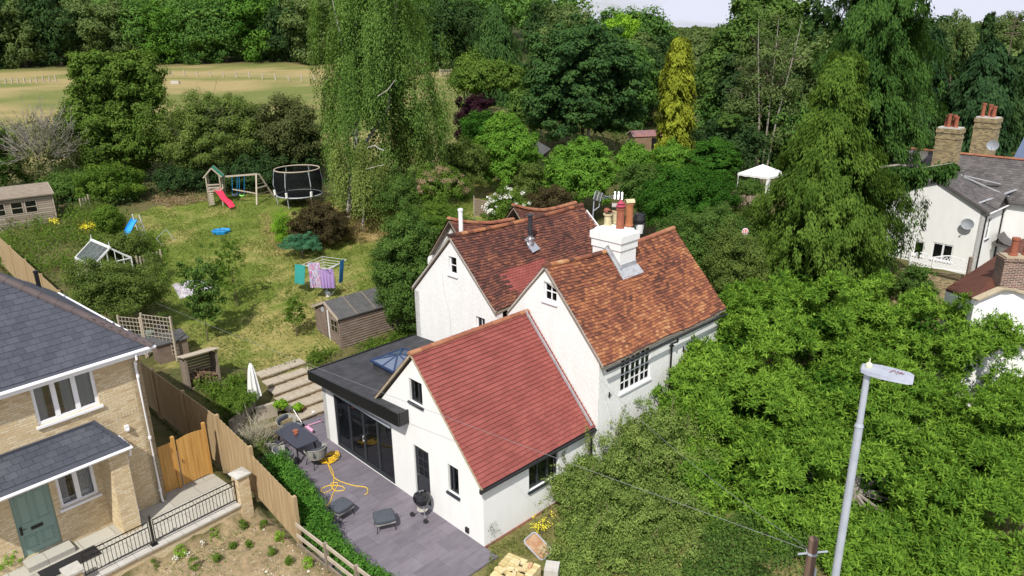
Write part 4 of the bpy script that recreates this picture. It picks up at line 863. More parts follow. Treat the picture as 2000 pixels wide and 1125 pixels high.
# blue slate house behind
H4=thing('slate_roofed_house','blue slate roofed house behind the farther brick chimney','house',Q.w(13,-1,0),Q.rz)
w=MB(); w.b2(0,6,-7,3.4,-1,4.6); w.build('wall',MT['render'],H4)
sl4=simple('blue_slate_plain',(.07,.10,.17),.6,(.09,.125,.20),3)
mb=MB(); mb.add([(-.3,3.7,4.6),(-.3,-7.3,4.6),(3,-7.3,7.6),(3,3.7,7.6),(6.3,3.7,4.6),(6.3,-7.3,4.6)],[(0,3,2,1),(3,4,5,2),(0,4,3),(1,2,5),(0,1,5,4)]); mb.build('roof',sl4,H4)
ridge('ridge_tiles',MT['ridgetile'],H4,[(3,3.7,7.65),(3,-7.3,7.65)],.13,.45,R)
# brown roofed house at the right edge
H5=thing('brown_roofed_house','white rendered house with brown tiled roof and brick chimney at the right edge','house',(0,0,0))
E2=ond(1905,583,28); E1=ond(1848,563,31.5); Rf=ond(1998,466,34.5); Rn=ond(1968,559,30.2); E2b=E2+np.array([3.6,-.9,0]); 
plane_roof(H5,'roof_tiles',MT['browntile'],E2,E1,Rn,Rf,tw=.2,g=.13)
Rn2=Rn+np.array([3.,-.4,-.9]); Rf2=Rf+np.array([4.,0,-1.5]); plane_roof(H5,'roof_tiles',MT['browntile'],Rn2,Rf2,Rn,Rf,tw=.2,g=.13)
def poly(name,mat,parent,P,th=.3,dr=(0.2,1,0)):
    d=np.array(dr,float)*th; n=len(P); V=[np.array(p,float) for p in P]; V=V+[v+d for v in V]
    mb=MB(); mb.add(V,[tuple(range(n)),tuple(range(2*n-1,n-1,-1))]+[(i,n+i,n+(i+1)%n,(i+1)%n) for i in range(n)]); return mb.build(name,mat,parent)
dn=lambda p,z:np.array([p[0],p[1],z]); u_=lambda p,d:p-np.array([0,0,d])
poly('wall',MT['oldrender'],H5,[dn(E2,-1),dn(E2+np.array([7,-.8,0]),-1),dn(E2+np.array([7,-.8,0]),E2[2]-.3),ond(2010,576,28.6),ond(1980,568,28.9),ond(1955,566,28.6),u_(E2,.1)])
poly('wall',MT['render'],H5,[dn(E1,-1),dn(E2,-1),u_(E2,.12),u_(E1,.12)],dr=(1,.2,0))
poly('wall',MT['render'],H5,[dn(E1,-1),dn(Rf2,-1),u_(Rf2,.2),u_(Rf,.2),u_(E1,.12)],dr=(0,-1,0))
mb=MB(); vp=[E2+np.array([-.08,-.12,.0]),ond(1955,563,28.4),ond(1980,566,28.6),ond(2010,574,28.4)]
for a_,b_ in zip(vp[:-1],vp[1:]): mb.bar(a_,b_,.3,.06)
mb.build('verge',MT['mortar'],H5)
mb=MB(); 
for k,(a_,b_) in enumerate((((1948,600),(1950,690)),((1978,590),(1972,700)))): mb.tube([ond(*a_,28.2)+np.array([0,-.02,0]),(ond(*a_,28.2)+ond(*b_,27.6))/2,ond(*b_,27.4)],.012,4)
mb.build('wall_cable',MT['stone'],H5)
c5=Fr((ond(1957,560,29.2)[0],ond(1957,560,29.2)[1],0),80); CR=thing('tmp','','',(0,0,0)); bpy.data.objects.remove(CR)
mb=MB(); cz=ond(1957,512,29.2)[2]; p=c5.o; mb.box((p[0]+.65,p[1]+.35,(cz+3.4)/2),(1.3,.75,cz-3.4),-.15); mb.box((p[0]+.65,p[1]+.35,cz+.06),(1.38,.83,.12),-.15); cc=mb.build('chimney',MT['darkbrick'],H5); 
mb=MB(); mb.box((p[0]+.65,p[1]+.35,cz+.15),(1.2,.7,.07),-.15); mb.build('flaunching',MT['mortar'],cc)
for k in range(2): mb=MB(); mb.lathe([(.17,0),(.16,.08),(.14,.1),(.13,.62),(.16,.66),(.16,.76),(.1,.76)],12,(p[0]+.42+k*.55,p[1]+.35,cz+.18)); mb.build('chimney_pot',MT['terracotta'],cc)
# stock brick wall with trellis in front of the white house
TW=thing('brick_garden_wall','stock brick garden wall topped by white trellis below the white gable','wall',(0,0,0))
a=ond(1776,519,41);b=ond(1889,533,41.5); 
mb=MB(); mb.bar((a[0]-.6,a[1],a[2]-1.35),(b[0]+.2,b[1],b[2]-1.35),.25,2.4); mb.build('brickwork',MT['stockbrick'],TW)
for k in range(2):
    A0=ond([1776,1820][k],[518,523][k],40.7);B0=ond([1818,1888][k],[523,532][k],40.7); T=thing('white_trellis',['white trellis panel nearest the conifers on the brick wall','white trellis panel ending at the dark post on the brick wall'][k],'trellis',A0,math.atan2(B0[1]-A0[1],B0[0]-A0[0]),group='white trellis panels')
    ln=float(math.hypot(B0[0]-A0[0],B0[1]-A0[1])); dz=B0[2]-A0[2]; H_=.62; mb=MB()
    tp=lambda x:H_+ (.22*math.sin(PI*x/ln))
    n=int(ln/.2)
    for i in range(-5,n+1):
        for sgn in (1,-1):
            P_=[]
            for q in range(8):
                z=.04+q*.1; x=i*.2+sgn*q*.115+(0 if sgn>0 else .9)
                if 0<=x<=ln and z<=tp(x): P_.append((x,0,z+dz*x/ln))
            if len(P_)>1: mb.bar(P_[0],P_[-1],.025)
    mb.build('lattice',MT['whitepaint'],T)
    mb=MB(); xs=np.linspace(0,ln,9)
    for p0,p1 in zip(xs[:-1],xs[1:]): mb.bar((p0,0,tp(p0)+dz*p0/ln),(p1,0,tp(p1)+dz*p1/ln),.05)
    mb.bar((0,0,.02),(ln,0,.02+dz),.06); mb.bar((0,0,0),(0,0,H_+.05),.06); mb.build('frame',MT['cloth_white'],T)
T=thing('trellis_post','dark wooden post at the end of the white trellis','post',ond(1891,532,40.6)-np.array([0,0,1.4])); mb=MB(); mb.b2(-.08,.08,-.08,.08,0,2.3); mb.add([(-.08,-.08,2.3),(.08,-.08,2.3),(.08,.08,2.3),(-.08,.08,2.3),(0,0,2.36)],[(0,1,4),(1,2,4),(2,3,4),(3,0,4)]); mb.build('shaft',MT['wood_shed'],T)
# ---------------- street lamp, pole, cables ----------------
lp=ond(1690,722,9.5); dirb=ond(1632,1125,9.5)
T=thing('street_lamp','tall grey steel street lamp with a flat stained lantern before the bright tree','street lamp',(lp[0]+.04,lp[1],-.85))
hz=lp[2]+.85
mb=MB(); mb.tube([(0,0,0),(0,0,hz-.9)],[.062,.058],14); mb.tube([(0,0,hz-.9),(0,0,hz-.85)],[.066,.048],14); mb.tube([(0,0,hz-.85),(0,0,hz-.05)],[.046,.044],14); mb.build('column',MT['galv'],T)
hd=ond(1776,722,9.25)-np.array([lp[0]+.04,lp[1],-.85]); dv=Vector((hd[0],hd[1],0)); ang=math.atan2(hd[1],hd[0])
mb=MB(); V=[];sec=[(-.10,.02,.02),(-.085,.075,.05),(0,.105,.065),(.16,.125,.06),(.34,.125,.05),(.52,.115,.035),(.575,.09,.02)]
for x,wd,th in sec:
    
    wd*=1.15
    for y,z in ((-wd,-.01),(-wd*.8,th*.7),(0,th),(wd*.8,th*.7),(wd,-.01),(wd*.7,-.03),(-wd*.7,-.03)): V.append((x,y,z))
F=[tuple(range(7))[::-1],tuple(6*7+k for k in range(7))]
for i in range(6):
    for k in range(7): F.append((i*7+k,i*7+(k+1)%7,(i+1)*7+(k+1)%7,(i+1)*7+k))
mb.add(V,F); o=mb.build('lantern',MT['lampgrey'],T,(0,0,hz),ang); o.rotation_euler=(math.radians(14),math.radians(2),ang)
mb=MB(); mb.b2(.20,.5,-.09,.09,-.038,-.03); mb.build('lens',MT['stone'],o)
mb=MB(); mb.lathe([(.045,.05),(.045,.09),(.035,.11),(.012,.13),(.008,.18),(.002,.21)],12,(0,0,0)); mb.build('sensor_cap',simple('cream_plastic',(.66,.68,.45),.5),o)
mb=MB(); rr=np.random.default_rng(3)
for k in range(16):
    x=.27+k*.012+rr.normal(0,.004); y=.0+rr.normal(0,.012); z=.0625-.10*abs(y)+.004-(x-.3)*.06; mb.box((x,y,z),(rr.uniform(.004,.01),rr.uniform(.012,.035),.004),rr.uniform(-.7,.7))
mb.build('stain_marks',simple('brown_red_stain',(.16,.03,.035),.8),o)
tp=ond(1590,1050,11.)
T=thing('telegraph_pole','weathered brown wooden telegraph pole with cable brackets beside the lamp','pole',(tp[0],tp[1],-.85)); hh=tp[2]+.85
mb=MB(); mb.tube([(0,0,0),(0,0,hh-.02),(0,0,hh)],[.12,.085,.05],12); mb.build('shaft',simple('tarred_pole',(.10,.055,.035),.9,(.19,.13,.09),3,1,.5,12,stretch=(6,6,.8)),T)
mb=MB(); mb.lathe([(.10,-.02),(.10,.02)],12,(0,0,hh-.32)); mb.bar((-.25,0,hh-.35),(.28,0,hh-.30),.025); mb.bar((.06,-.1,hh-.9),(.06,-.1,hh-.6),.03); mb.build('bracket',MT['galv'],T)
CABM=simple('cable_sheath',(.20,.20,.20),.7)
def cable(name,lab,A,B,sag,r=.011,mid=None):
    A=np.array(A);B=np.array(B); P=[A*(1-t)+B*t-np.array([0,0,sag*4*t*(1-t)]) for t in np.linspace(0,1,40)]
    mb=MB(); mb.tube(P,r,5); o=mb.build(name,CABM,None); prop(o,lab,'cable',group='overhead cables'); return o
top=np.array([tp[0],tp[1],tp[2]-.3])
cable('overhead_cable','thin grey cable from the telegraph pole over the red roof towards the garden trees',top,ond(75,488,47),.4,.005)
cable('overhead_cable','thin grey cable from the telegraph pole to the corner of the cottage gable',top,K.w(5.0,-.3,4.0),.25,.0045)
# ---------------- kettle barbecue ----------------
pb=onz(826,1010,0); T=thing('kettle_barbecue','black kettle barbecue on a wheeled tripod by the dark back door','barbecue',(pb[0],pb[1],0),.5)
bl=simple('black_enamel',(.012,.012,.014),.12)
mb=MB(); mb.lathe([(.02,.47),(.12,.49),(.22,.56),(.275,.67),(.285,.72)],24); mb.build('bowl',bl,T)
mb=MB(); mb.lathe([(.29,.725),(.285,.78),(.25,.86),(.18,.92),(.08,.955),(.01,.96)],24); o=mb.build('lid',bl,T)
mb=MB(); mb.tube([(-.07,0,.94),(-.06,0,1.0),(.06,0,1.0),(.07,0,.94)],.015,8); mb.build('handle',MT['steel'],o)
for k in range(3):
    a=k*2*PI/3+.4; mb=MB(); mb.tube([(.16*math.cos(a),.16*math.sin(a),.55),(.33*math.cos(a),.33*math.sin(a),.03)],.012); mb.build('leg',MT['steel'],T)
for k in (1,2):
    a=k*2*PI/3+.4; mb=MB(); c=Vector((.35*math.cos(a),.35*math.sin(a),.08)); mb.tube([c+Vector((-.015,-.02,0)),c+Vector((.015,.02,0))],.08,14); mb.build('wheel',MT['blackmat'],T)
mb=MB(); mb.lathe([(.01,.30),(.17,.30),(.18,.32),(.17,.325),(.01,.31)],18); mb.build('ash_tray',MT['stone'],T)
# ---------------- stools, chairs, table ----------------
def stool(px,py,rz,lab):
    p=onz(px,py,0); T=thing('footstool',lab,'footstool',(p[0],p[1],0),rz,group='cushioned stools on the patio'); T.scale=(1.15,1.2,1.05)
    mb=MB(); V=[];F=[];w,d=.29,.25
    prof=[(1,.33),(1.03,.37),(1.03,.42),(.95,.46),(.6,.475)]; n=16
    for s_,z in prof:
        for k in range(n):
            a=2*PI*k/n; c,sn=math.cos(a),math.sin(a); sq=1/max(abs(c),abs(sn))**.72; V.append((w*s_*c*sq,d*s_*sn*sq,z))
    for j in range(4):
        for k in range(n): F.append((j*n+k,j*n+(k+1)%n,(j+1)*n+(k+1)%n,(j+1)*n+k))
    F.append(tuple(4*n+k for k in range(n))); F.append(tuple(range(n))[::-1]); mb.add(V,F); mb.build('cushion',MT['cushion'],T)
    mb=MB(); mb.b2(-.27,.27,-.23,.23,.27,.33); mb.build('base',MT['rattan'],T)
    for sx in (-1,1):
        for sy in (-1,1): mb=MB(); mb.tube([(sx*.22,sy*.18,.28),(sx*.26,sy*.22,0)],.011); mb.build('leg',MT['black'],T)
stool(752,1030,.35,'charcoal cushioned stool standing alone in the middle of the patio')
stool(668,1008,.9,'charcoal cushioned stool against the green hedge')
def armchair(P,rz,lab,c=True,back=.0):
    T=thing('patio_chair',lab,'chair',(P[0],P[1],0),rz,group='rattan dining chairs'); T.scale=(1.15,1.15,1.08)
    n=15; V=[];F=[]                               # curved basket back and arms, open front at +x
    for j,(z,r) in enumerate(((.36,.27),(.5,.30),(.64,.32),(.72,.33))):
        for k in range(n):
            a=math.radians(62+236*k/(n-1)); hgt=z if j<2 else (z if abs(a-PI)<1.25 else z-.05*(j-1)); V.append((r*math.cos(a)*1.0,r*math.sin(a)*1.12,hgt))
    for j in range(3):
        for k in range(n-1): F.append((j*n+k,j*n+k+1,(j+1)*n+k+1,(j+1)*n+k))
    mb=MB(); mb.add(V,F); V2=[(x*.93,y*.93,z) for x,y,z in V]; mb.add(V2,[f[::-1] for f in F]); mb.build('woven_back',MT['rattan'],T)
    mb=MB(); rim=[Vector(V[3*n+k]) for k in range(n)]; mb.tube(rim,.016,6); mb.build('rim',MT['rattan'],T)
    mb=MB(); mb.prism([(.27*math.cos(a)+(.05 if abs(a)<1.3 else 0),.30*math.sin(a)) for a in np.linspace(-PI,PI,17)[:-1]],.34,.38); mb.build('seat',MT['rattan'],T)
    if c: 
        mb=MB(); mb.prism([(.24*math.cos(a)+.03,.26*math.sin(a)) for a in np.linspace(-PI,PI,17)[:-1]],.38,.46); mb.box((-.22,0,.60),(.09,.46,.26),M=None); mb.build('cushion',MT['cushion'],T)
    for sx in (-1,1):
        for sy in (-1,1): mb=MB(); mb.tube([(sx*.18,sy*.2,.35),(sx*.25,sy*.26,0)],.012); mb.build('leg',MT['black'],T)
kr=K.rz
armchair(K.w(-1.25,7.72,0),kr+PI/2,'grey woven armchair at the near end of the dark dining table')
armchair(K.w(-1.0,10.35,0),kr-PI/2+.3,'woven armchair at the far end of the table beneath the parasol')
armchair(K.w(-2.1,9.35,0),kr+.1,'woven chair on the hedge side of the table towards its far end')
armchair(K.w(-2.15,8.4,0),kr-.1,'dark chair tucked between the dining table and the bright hedge')
T=thing('dining_table','dark rectangular patio dining table with plant pots on top','table',K.w(-1.32,9.02,0),kr)
mb=MB(); 
pl=[]; w_,d_=.46,.90
for cx,cy,a0 in ((w_-.1,d_-.1,0),(-w_+.1,d_-.1,90),(-w_+.1,-d_+.1,180),(w_-.1,-d_+.1,270)):
    for k in range(4): a=math.radians(a0+30*k); pl.append((cx+.1*math.cos(a),cy+.1*math.sin(a)))
mb.prism(pl,.70,.735); mb.build('table_top',MT['tabletop'],T)
for sx in (-1,1):
    for sy in (-1,1): mb=MB(); mb.bar((sx*.34,sy*.7,.70),(sx*.4,sy*.78,0),.03); mb.bar((sx*.34,sy*.6,.70),(sx*.4,sy*.78,0),.03); mb.build('leg',MT['black'],T)
def potted(px,py,z,r,h,mat,lab,leafy=0,cat='plant pot',lm=None,name='plant_pot'):
    p=onz(px,py,z); T=thing(name,lab,cat,p); mb=MB(); mb.lathe([(r*.7,0),(r,h*.85),(r*1.12,h*.86),(r*1.12,h),(r*.9,h),(r*.85,h*.85),(.01,h*.85)],14); mb.build('pot',MT[mat],T)
    return T
potted(578,850,.735,.07,.10,'terracotta','small terracotta pot on the near half of the dining table'); potted(577,842,.735,.10,.03,'terracotta','terracotta saucer on the dining table')
# parasol
pp=onz(503,812,.05); T=thing('parasol','closed cream garden parasol standing behind the dining table','parasol',(pp[0],pp[1],0))
mb=MB(); mb.tube([(0,0,0),(0,0,2.5)],.02,8); mb.build('pole',MT['steel'],T); mb=MB(); mb.lathe([(.24,0),(.24,.06),(.04,.08),(.03,.3)],16); mb.build('base',MT['stone'],T)
mb=MB(); V=[];F=[];n=24
for z,r in ((2.42,.035),(2.3,.09),(2.0,.13),(1.5,.18),(1.1,.22),(.92,.23)):
    for k in range(n): a=2*PI*k/n; q=r*(1+.28*math.cos(a*8)*min(1,(2.45-z)*2)); V.append((q*math.cos(a),q*math.sin(a),z+.05*math.cos(a*4)*(z<1)))
for j in range(5):
    for k in range(n): F.append((j*n+k,(j+1)*n+k,(j+1)*n+(k+1)%n,j*n+(k+1)%n))
F.append(tuple(range(n))); mb.add(V,F); mb.build('canopy',MT['cloth_white'],T)
# yellow hose
mb=MB(); rr=np.random.default_rng(5); P0=K.loc(onz(645,898,0)); pts=[]
for k in range(150):
    a=k*.42; r=.28+.10*math.sin(k*.37); pts.append(np.array(K.w(P0[0]+r*math.cos(a)*1.0+rr.normal(0,.03)-.02,P0[1]+r*math.sin(a)*.8+rr.normal(0,.03),.015+.10*abs(math.sin(k*.23))+.0006*k)))
tail=[(648,925),(660,938),(690,948),(715,952),(718,962),(712,966)]
t2=[(650,920),(652,940),(648,955),(632,962),(628,955),(645,948),(668,950),(672,957),(655,958),(646,945),(660,944),(650,965),(645,980),(632,994)]
def spl(pix,n=8):
    P=[onz(a,b,.015) for a,b in pix]; P=np.array(P); out=[]
    for i in range(len(P)-1):
        p0,p1,p2,p3=P[max(i-1,0)],P[i],P[i+1],P[min(i+2,len(P)-1)]
        for t in np.linspace(0,1,n,endpoint=False): out.append(.5*((2*p1)+(-p0+p2)*t+(2*p0-5*p1+4*p2-p3)*t*t+(-p0+3*p1-3*p2+p3)*t**3))
    out.append(P[-1]); return out
mb.tube(pts,.014,5); mb.tube(spl([(640,905)]+tail),.014,5); mb.tube(spl([(640,905)]+t2),.014,5); o=mb.build('garden_hose',MT['hose'],None); prop(o,'tangled yellow garden hose lying on the grey patio','hose')
# scooters
def scooter(A,B,C_,col,lab):
    T=thing('scooter',lab,'scooter',(0,0,0),group='toy scooters lying on the patio'); A,B,C_=[Vector(onz(a,b,z)) for a,b,z in (A,B,C_)]
    mb=MB(); mb.bar(A,B,.11,.04); mb.build('deck',col,T); mb=MB(); mb.tube([B,C_],.018,6); mb.build('stem',col,T)
    d=(C_-B).normalized(); s=Vector((-d.y,d.x,.1)).normalized(); mb=MB(); mb.tube([C_-s*.16,C_+s*.16],.016,6); mb.build('handlebar',MT['blackmat'],T)
    for p in (A,B+d*.0): mb=MB(); mb.tube([p+Vector((0,-.015,0)),p+Vector((0,.015,0))],.06,10); mb.build('wheel',MT['blackmat'],T)
scooter((612,843,.06),(598,832,.08),(628,822,.06),MT['pink'],'pink toy scooter lying by the white pier')
scooter((566,822,.06),(592,830,.08),(573,800,.45),MT['whitepaint'],'white toy scooter lying behind the dining table')
# garden steps: rough risers with slab treads
ST=thing('garden_steps','weathered stone garden steps climbing from the patio to the lawn','steps',K.o,K.rz)
for k in range(6):
    f=k/5; z=.17*(k+1)-.0; u=11.0+(14.05-11.0)*f; x0,x1=-.35+.15*f,2.2-.25*f
    mb=MB()
    for j in range(3): a=x0+(x1-x0)*j/3; mb.b2(a+.008,a+(x1-x0)/3-.008,u-.04,u+.60+.02*((j*3+k)%2),z-.055,z+.004*j)
    s_=mb.build('tread',MT['oldstone'],ST)
    mb=MB(); rr=np.random.default_rng(k)
    for j in range(11):
        a=x0+(x1-x0)*j/11
        for q in (0,1): mb.box((a+.11+(.05*q),u+.07+rr.uniform(-.02,.02),z-.085-.06*q),((x1-x0)/11*.9,.14,.052),t=rr.random())
    mb.build('riser',tinted('riser_bricks',[(0,(.20,.14,.08)),(.6,(.42,.32,.18)),(1,(.50,.42,.30))]),ST)
mb=MB(); mb.b2(-1.9,-.6,10.5,10.75,0,.62); prop(mb.build('planter_wall',MT['stockbrick'],None,K.o,K.rz),'low old brick planter wall beside the garden steps','wall')
potted(548,800,.3,.2,.3,'oldstone','round stone pot beside the planter wall holding green leaves'); potted(556,822,.1,.12,.2,'terracotta','terracotta pot by the far chair near the steps')
potted(590,800,.2,.12,.16,'terracotta','small terracotta pot on the lowest garden step')
T=thing('white_ball','small white ball on the patio edge by the steps','ball',onz(612,807,.1)); mb=MB(); mb.lathe([(.01,-.1),(.06,-.08),(.1,0),(.06,.08),(.01,.1)],12); mb.build('ball',MT['whitepaint'],T)
# garden ornament on the post near the parasol
T=thing('water_tap_stand','pale stone ornament on a post behind the parasol','ornament',onz(492,760,.9)); mb=MB(); mb.lathe([(.1,-.3),(.06,0),(.14,.2),(.05,.3),(.1,.42),(.02,.5)],10); mb.build('ornament',MT['stone'],T)
# old sleeper edge
for k,(a,b,lab) in enumerate((((452,838),(497,795),'weathered timber sleeper edging below the parasol'),((500,812),(540,800),'weathered timber sleeper edging beside the far chair'))):
    A=onz(*a,.35);B=onz(*b,.35); mb=MB(); mb.bar(A,B,.16,.7); prop(mb.build('timber_edging',MT['wood_pale'],None),lab,'edging',group='timber bed edgings')
# ---------------- sheds ----------------
def shed(name,lab,O,az,w,d,h,rh,wall,roof,cat='shed',ov=.12,battens=True):
    """w along ridge (x), d across (y); ridge along x"""
    T=thing(name,lab,cat,O,PI/2-math.radians(az)); mb=MB()
    n=int(h/.115)
    for k in range(n):
        z=k*h/n
        for y,sy in ((0,-1),(d,1)):
            mb.add([(0,y,z),(w,y,z),(w,y+sy*.045,z),(0,y+sy*.045,z),(0,y,z+h/n),(w,y,z+h/n)],[(0,1,2,3),(3,2,5,4),(0,3,4),(1,5,2)])
    for x,sx in ((0,-1),(w,1)):
        n2=int((h+rh)/.115)
        for k in range(n2):
            z=k*(h+rh)/n2; zt_=z+(h+rh)/n2; ins=0 if zt_<=h else (zt_-h)/rh*d/2
            y0,y1=ins,d-ins
            if y1-y0<.05: continue
            mb.add([(x,y0,z),(x,y1,z),(x+sx*.022,y1,z),(x+sx*.022,y0,z),(x,y0,zt_),(x,y1,zt_)],[(0,3,2,1) if sx>0 else (0,1,2,3),(3,4,5,2) if sx<0 else (3,2,5,4)])
    mb.build('boarded_wall',wall,T)
    mb=MB(); 
    for s_ in (0,1):
        y0=d/2; y1=-ov if s_==0 else d+ov; z1=h-ov*rh/(d/2)
        mb.add([(-ov,y0,h+rh+.03),(w+ov,y0,h+rh+.03),(w+ov,y1,z1+.03),(-ov,y1,z1+.03),(-ov,y0,h+rh-.01),(w+ov,y0,h+rh-.01),(w+ov,y1,z1-.01),(-ov,y1,z1-.01)],[(0,1,2,3) if s_ else (3,2,1,0),(7,6,5,4) if s_ else (4,5,6,7),(2,3,7,6),(0,3,7,4),(1,2,6,5)])
    mb.build('roof',roof,T)
    if battens:
        mb=MB()
        for k in range(5):
            x=-ov+.02+(w+2*ov-.04)*k/4
            for s_ in (0,1): y1=-ov if s_==0 else d+ov; mb.bar((x,d/2,h+rh+.045),(x,y1,h-ov*rh/(d/2)+.045),.035,.03)
        mb.build('roof_batten',MT['wood_grey'],T)
    mb=MB()
    for s_ in (0,1): y1=-ov if s_==0 else d+ov; mb.bar((-ov-.01,d/2,h+rh-.02),(-ov-.01,y1,h-ov*rh/(d/2)-.02),.025,.12)
    mb.build('bargeboard',MT['wood_pale'],T); return T
sA=onz(668,684,.95); sB=onz(795,648,1.15)
azs=48
S1=shed('garden_shed','weathered overlap timber shed with felt roof standing beside the cottage',(sA[0],sA[1],.85),azs,3.8,2.3,1.72,.5,MT['wood_shed'],MT['shedfelt'])
mb=MB(); mb.b2(-.05,-.03,1.15,1.85,.05,1.75); d=mb.build('door',MT['wood_shed'],S1); mb=MB()
for z in (.9,1.2,1.5): mb.b2(-.06,-.03,.15,.72,z-.015,z+.015)
for y in (.15,.43,.72): mb.b2(-.06,-.03,y-.015,y+.015,.9,1.5)
wn=mb.build('window',MT['wood_grey'],S1); mb=MB(); mb.b2(-.035,-.028,.15,.72,.9,1.5); mb.build('pane',MT['glassdark'],wn)
mb=MB(); mb.b2(-.07,-.03,.93,1.0,0,1.85); mb.build('white_trim',MT['whitepaint'],S1)
mb=MB(); mb.tube([(-.03,1.45,1.75),(-.06,1.45,1.75)],.13,14); mb.build('round_dial',MT['galv'],S1)
mb=MB(); mb.b2(-.9,-.05,1.2,2.5,-.3,.02); mb.b2(-.95,-.82,.4,1.3,-.2,.25); o=mb.build('brick_platform',MT['redbrick'],None,S1.location,S1.rotation_euler.z); prop(o,'red brick ledge at the door end of the old shed','ledge')
# watering can left of the shed roof
p=onz(640,578,2.2); T=thing('watering_can','white watering can and tray on the grass behind the shed','watering can',hit(641,580))
mb=MB(); mb.lathe([(.13,0),(.14,.25),(.1,.28),(.01,.28)],12); mb.tube([(.1,0,.05),(.35,0,.32)],.03); mb.build('body',MT['whitepaint'],T); mb=MB(); mb.tube([(-.12,0,.1),(-.25,0,.2),(-.05,0,.4),(.05,0,.28)],.015); mb.build('handle',MT['whitepaint'],T)
# log store
O=onz(372,762,1.0); T=thing('log_store','open fronted timber log store filled with split logs','log store',(O[0],O[1],.98),math.radians(42))
mb=MB()
for x in (0,1.25):
    for y in (0,.7): mb.b2(x-.04,x+.04,y-.04,y+.04,0,1.25+.2*(y<.1)+.0)
mb.b2(-.04,1.29,-.04,.74,0,.08)
for k in range(9): mb.b2(-.03,1.28,.72,.74,.1+k*.13,.21+k*.13)
for x in (-.03,1.28):
    for k in range(9): mb.b2(x-.01,x+.01,0,.7,.1+k*.13,.2+k*.13)
mb.build('frame',MT['wood_grey'],T)
mb=MB()
for k in range(11): mb.add([(-.12,-.15+k*.09,1.56-k*.026),(1.37,-.15+k*.09,1.56-k*.026),(1.37,-.05+k*.09,1.545-k*.026),(-.12,-.05+k*.09,1.545-k*.026),(-.12,-.15+k*.09,1.53-k*.026),(1.37,-.15+k*.09,1.53-k*.026),(1.37,-.05+k*.09,1.515-k*.026),(-.12,-.05+k*.09,1.515-k*.026)],[(0,1,2,3),(7,6,5,4),(0,4,5,1),(1,5,6,2),(2,6,7,3),(3,7,4,0)])
mb.build('roof',MT['wood_pale'],T)
rr=np.random.default_rng(9); mb=MB()
for k in range(90):
    x=rr.uniform(.08,1.17); z=.12+rr.random()*.5*(1-abs(x-.6)); mb.tube([(x,rr.uniform(.02,.2),z),(x+rr.normal(0,.05),rr.uniform(.45,.65),z+rr.normal(0,.03))],rr.uniform(.03,.055),5,t=rr.random())
o=mb.build('logs',tinted('split_logs',[(0,(.10,.06,.035)),(.5,(.20,.13,.08)),(1,(.36,.26,.17))]),None,T.location,T.rotation_euler.z); prop(o,'heap of split logs inside the log store','logs',kind='stuff')
# compost boxes / black lidded
p=onz(292,722,1.0); T=thing('storage_box','dark felt topped timber box between the fence and the log store','storage box',(p[0]+.3,p[1]+.4,1.0),math.radians(40))
mb=MB(); mb.b2(0,1.3,0,.95,0,.95); mb.build('box',MT['wood_shed'],T); mb=MB(); mb.b2(-.08,1.38,-.08,1.03,.95,1.0); mb.add([(-.08,-.08,1.0),(1.38,-.08,1.0),(1.38,1.03,1.12),(-.08,1.03,1.12)],[(0,1,2,3)]); mb.build('lid',MT['shedfelt'],T)
for px,py,lab,m in ((291,668,'pale green water butt beyond the slate hip','dooredge'),(318,655,'dark lidded bin beneath the trellis','blackmat')):
    p=onz(px,py,1.5); T=thing('water_butt',lab,'bin',(p[0],p[1],1.0)); mb=MB(); mb.lathe([(.24,0),(.3,.4),(.3,.8),(.26,.95)],16); mb.build('barrel',MT[m],T); mb=MB(); mb.lathe([(.28,.95),(.28,1.0),(.02,1.04)],16); mb.build('lid',MT[m],T)
# trellis
def lattice(name,lab,A,B,h,step=.18,mat='wood_pale',cat='trellis',bar_=.022,grp=None,slat=False,post=True):
    A=Vector(A);B=Vector(B); ln=(B-A).length; T=thing(name,lab,cat,A,math.atan2(B.y-A.y,B.x-A.x),group=grp); ln=math.hypot(B.x-A.x,B.y-A.y); dz=B.z-A.z; mb=MB()
    n=max(2,int(ln/step))
    for k in range(n+1): x=ln*k/n; mb.bar((x,0,dz*x/ln),(x,0,h+dz*x/ln),bar_,bar_)
    if not slat:
        m=int(h/step)
        for k in range(m+1): mb.bar((0,.01,h*k/m),(ln,.01,h*k/m+dz),bar_,bar_)
    else:
        for z in (.25,h*.75): mb.bar((0,.03,z),(ln,.03,z+dz),.03,.06)
    mb.build('lattice' if not slat else 'pales',MT[mat],T)
    if post:
        for x in (0,ln): mb=MB(); mb.b2(x-.04,x+.04,-.04,.04,-.3+dz*x/ln,h+.08+dz*x/ln); mb.build('post',MT[mat],T)
    return T
def gp(px,py,Y): p=ond(px,py,Y); return (p[0],p[1],float(gz(p[0],p[1])))
a=ond(272,600,31.);b=ond(325,580,30.5); za=float(gz(a[0],a[1]))+.35
lattice('trellis','square timber trellis panel nearer the lawn above the bins',(a[0],a[1],za),(b[0],b[1],za),1.75,grp='square garden trellis panels')
a2=ond(232,628,31.3); lattice('trellis','square timber trellis panel nearer the brick house',(a2[0],a2[1],za-.2),(a[0]-.08,a[1],za-.2),1.75,grp='square garden trellis panels')
h0=hit(272,535);h1=hit(318,522); lattice('picket_fence','short grey picket fence beside the greenhouse',tuple(h0),tuple(h1),1.0,.17,cat='fence',bar_=.07,slat=True)
h0=hit(162,420);h1=hit(178,412); lattice('picket_gate','small weathered picket gate leaning in the weeds near the far shed',tuple(h0+np.array([0,0,.2])),tuple(h1+np.array([0,0,.2])),.9,.2,cat='gate',bar_=.06,slat=True)
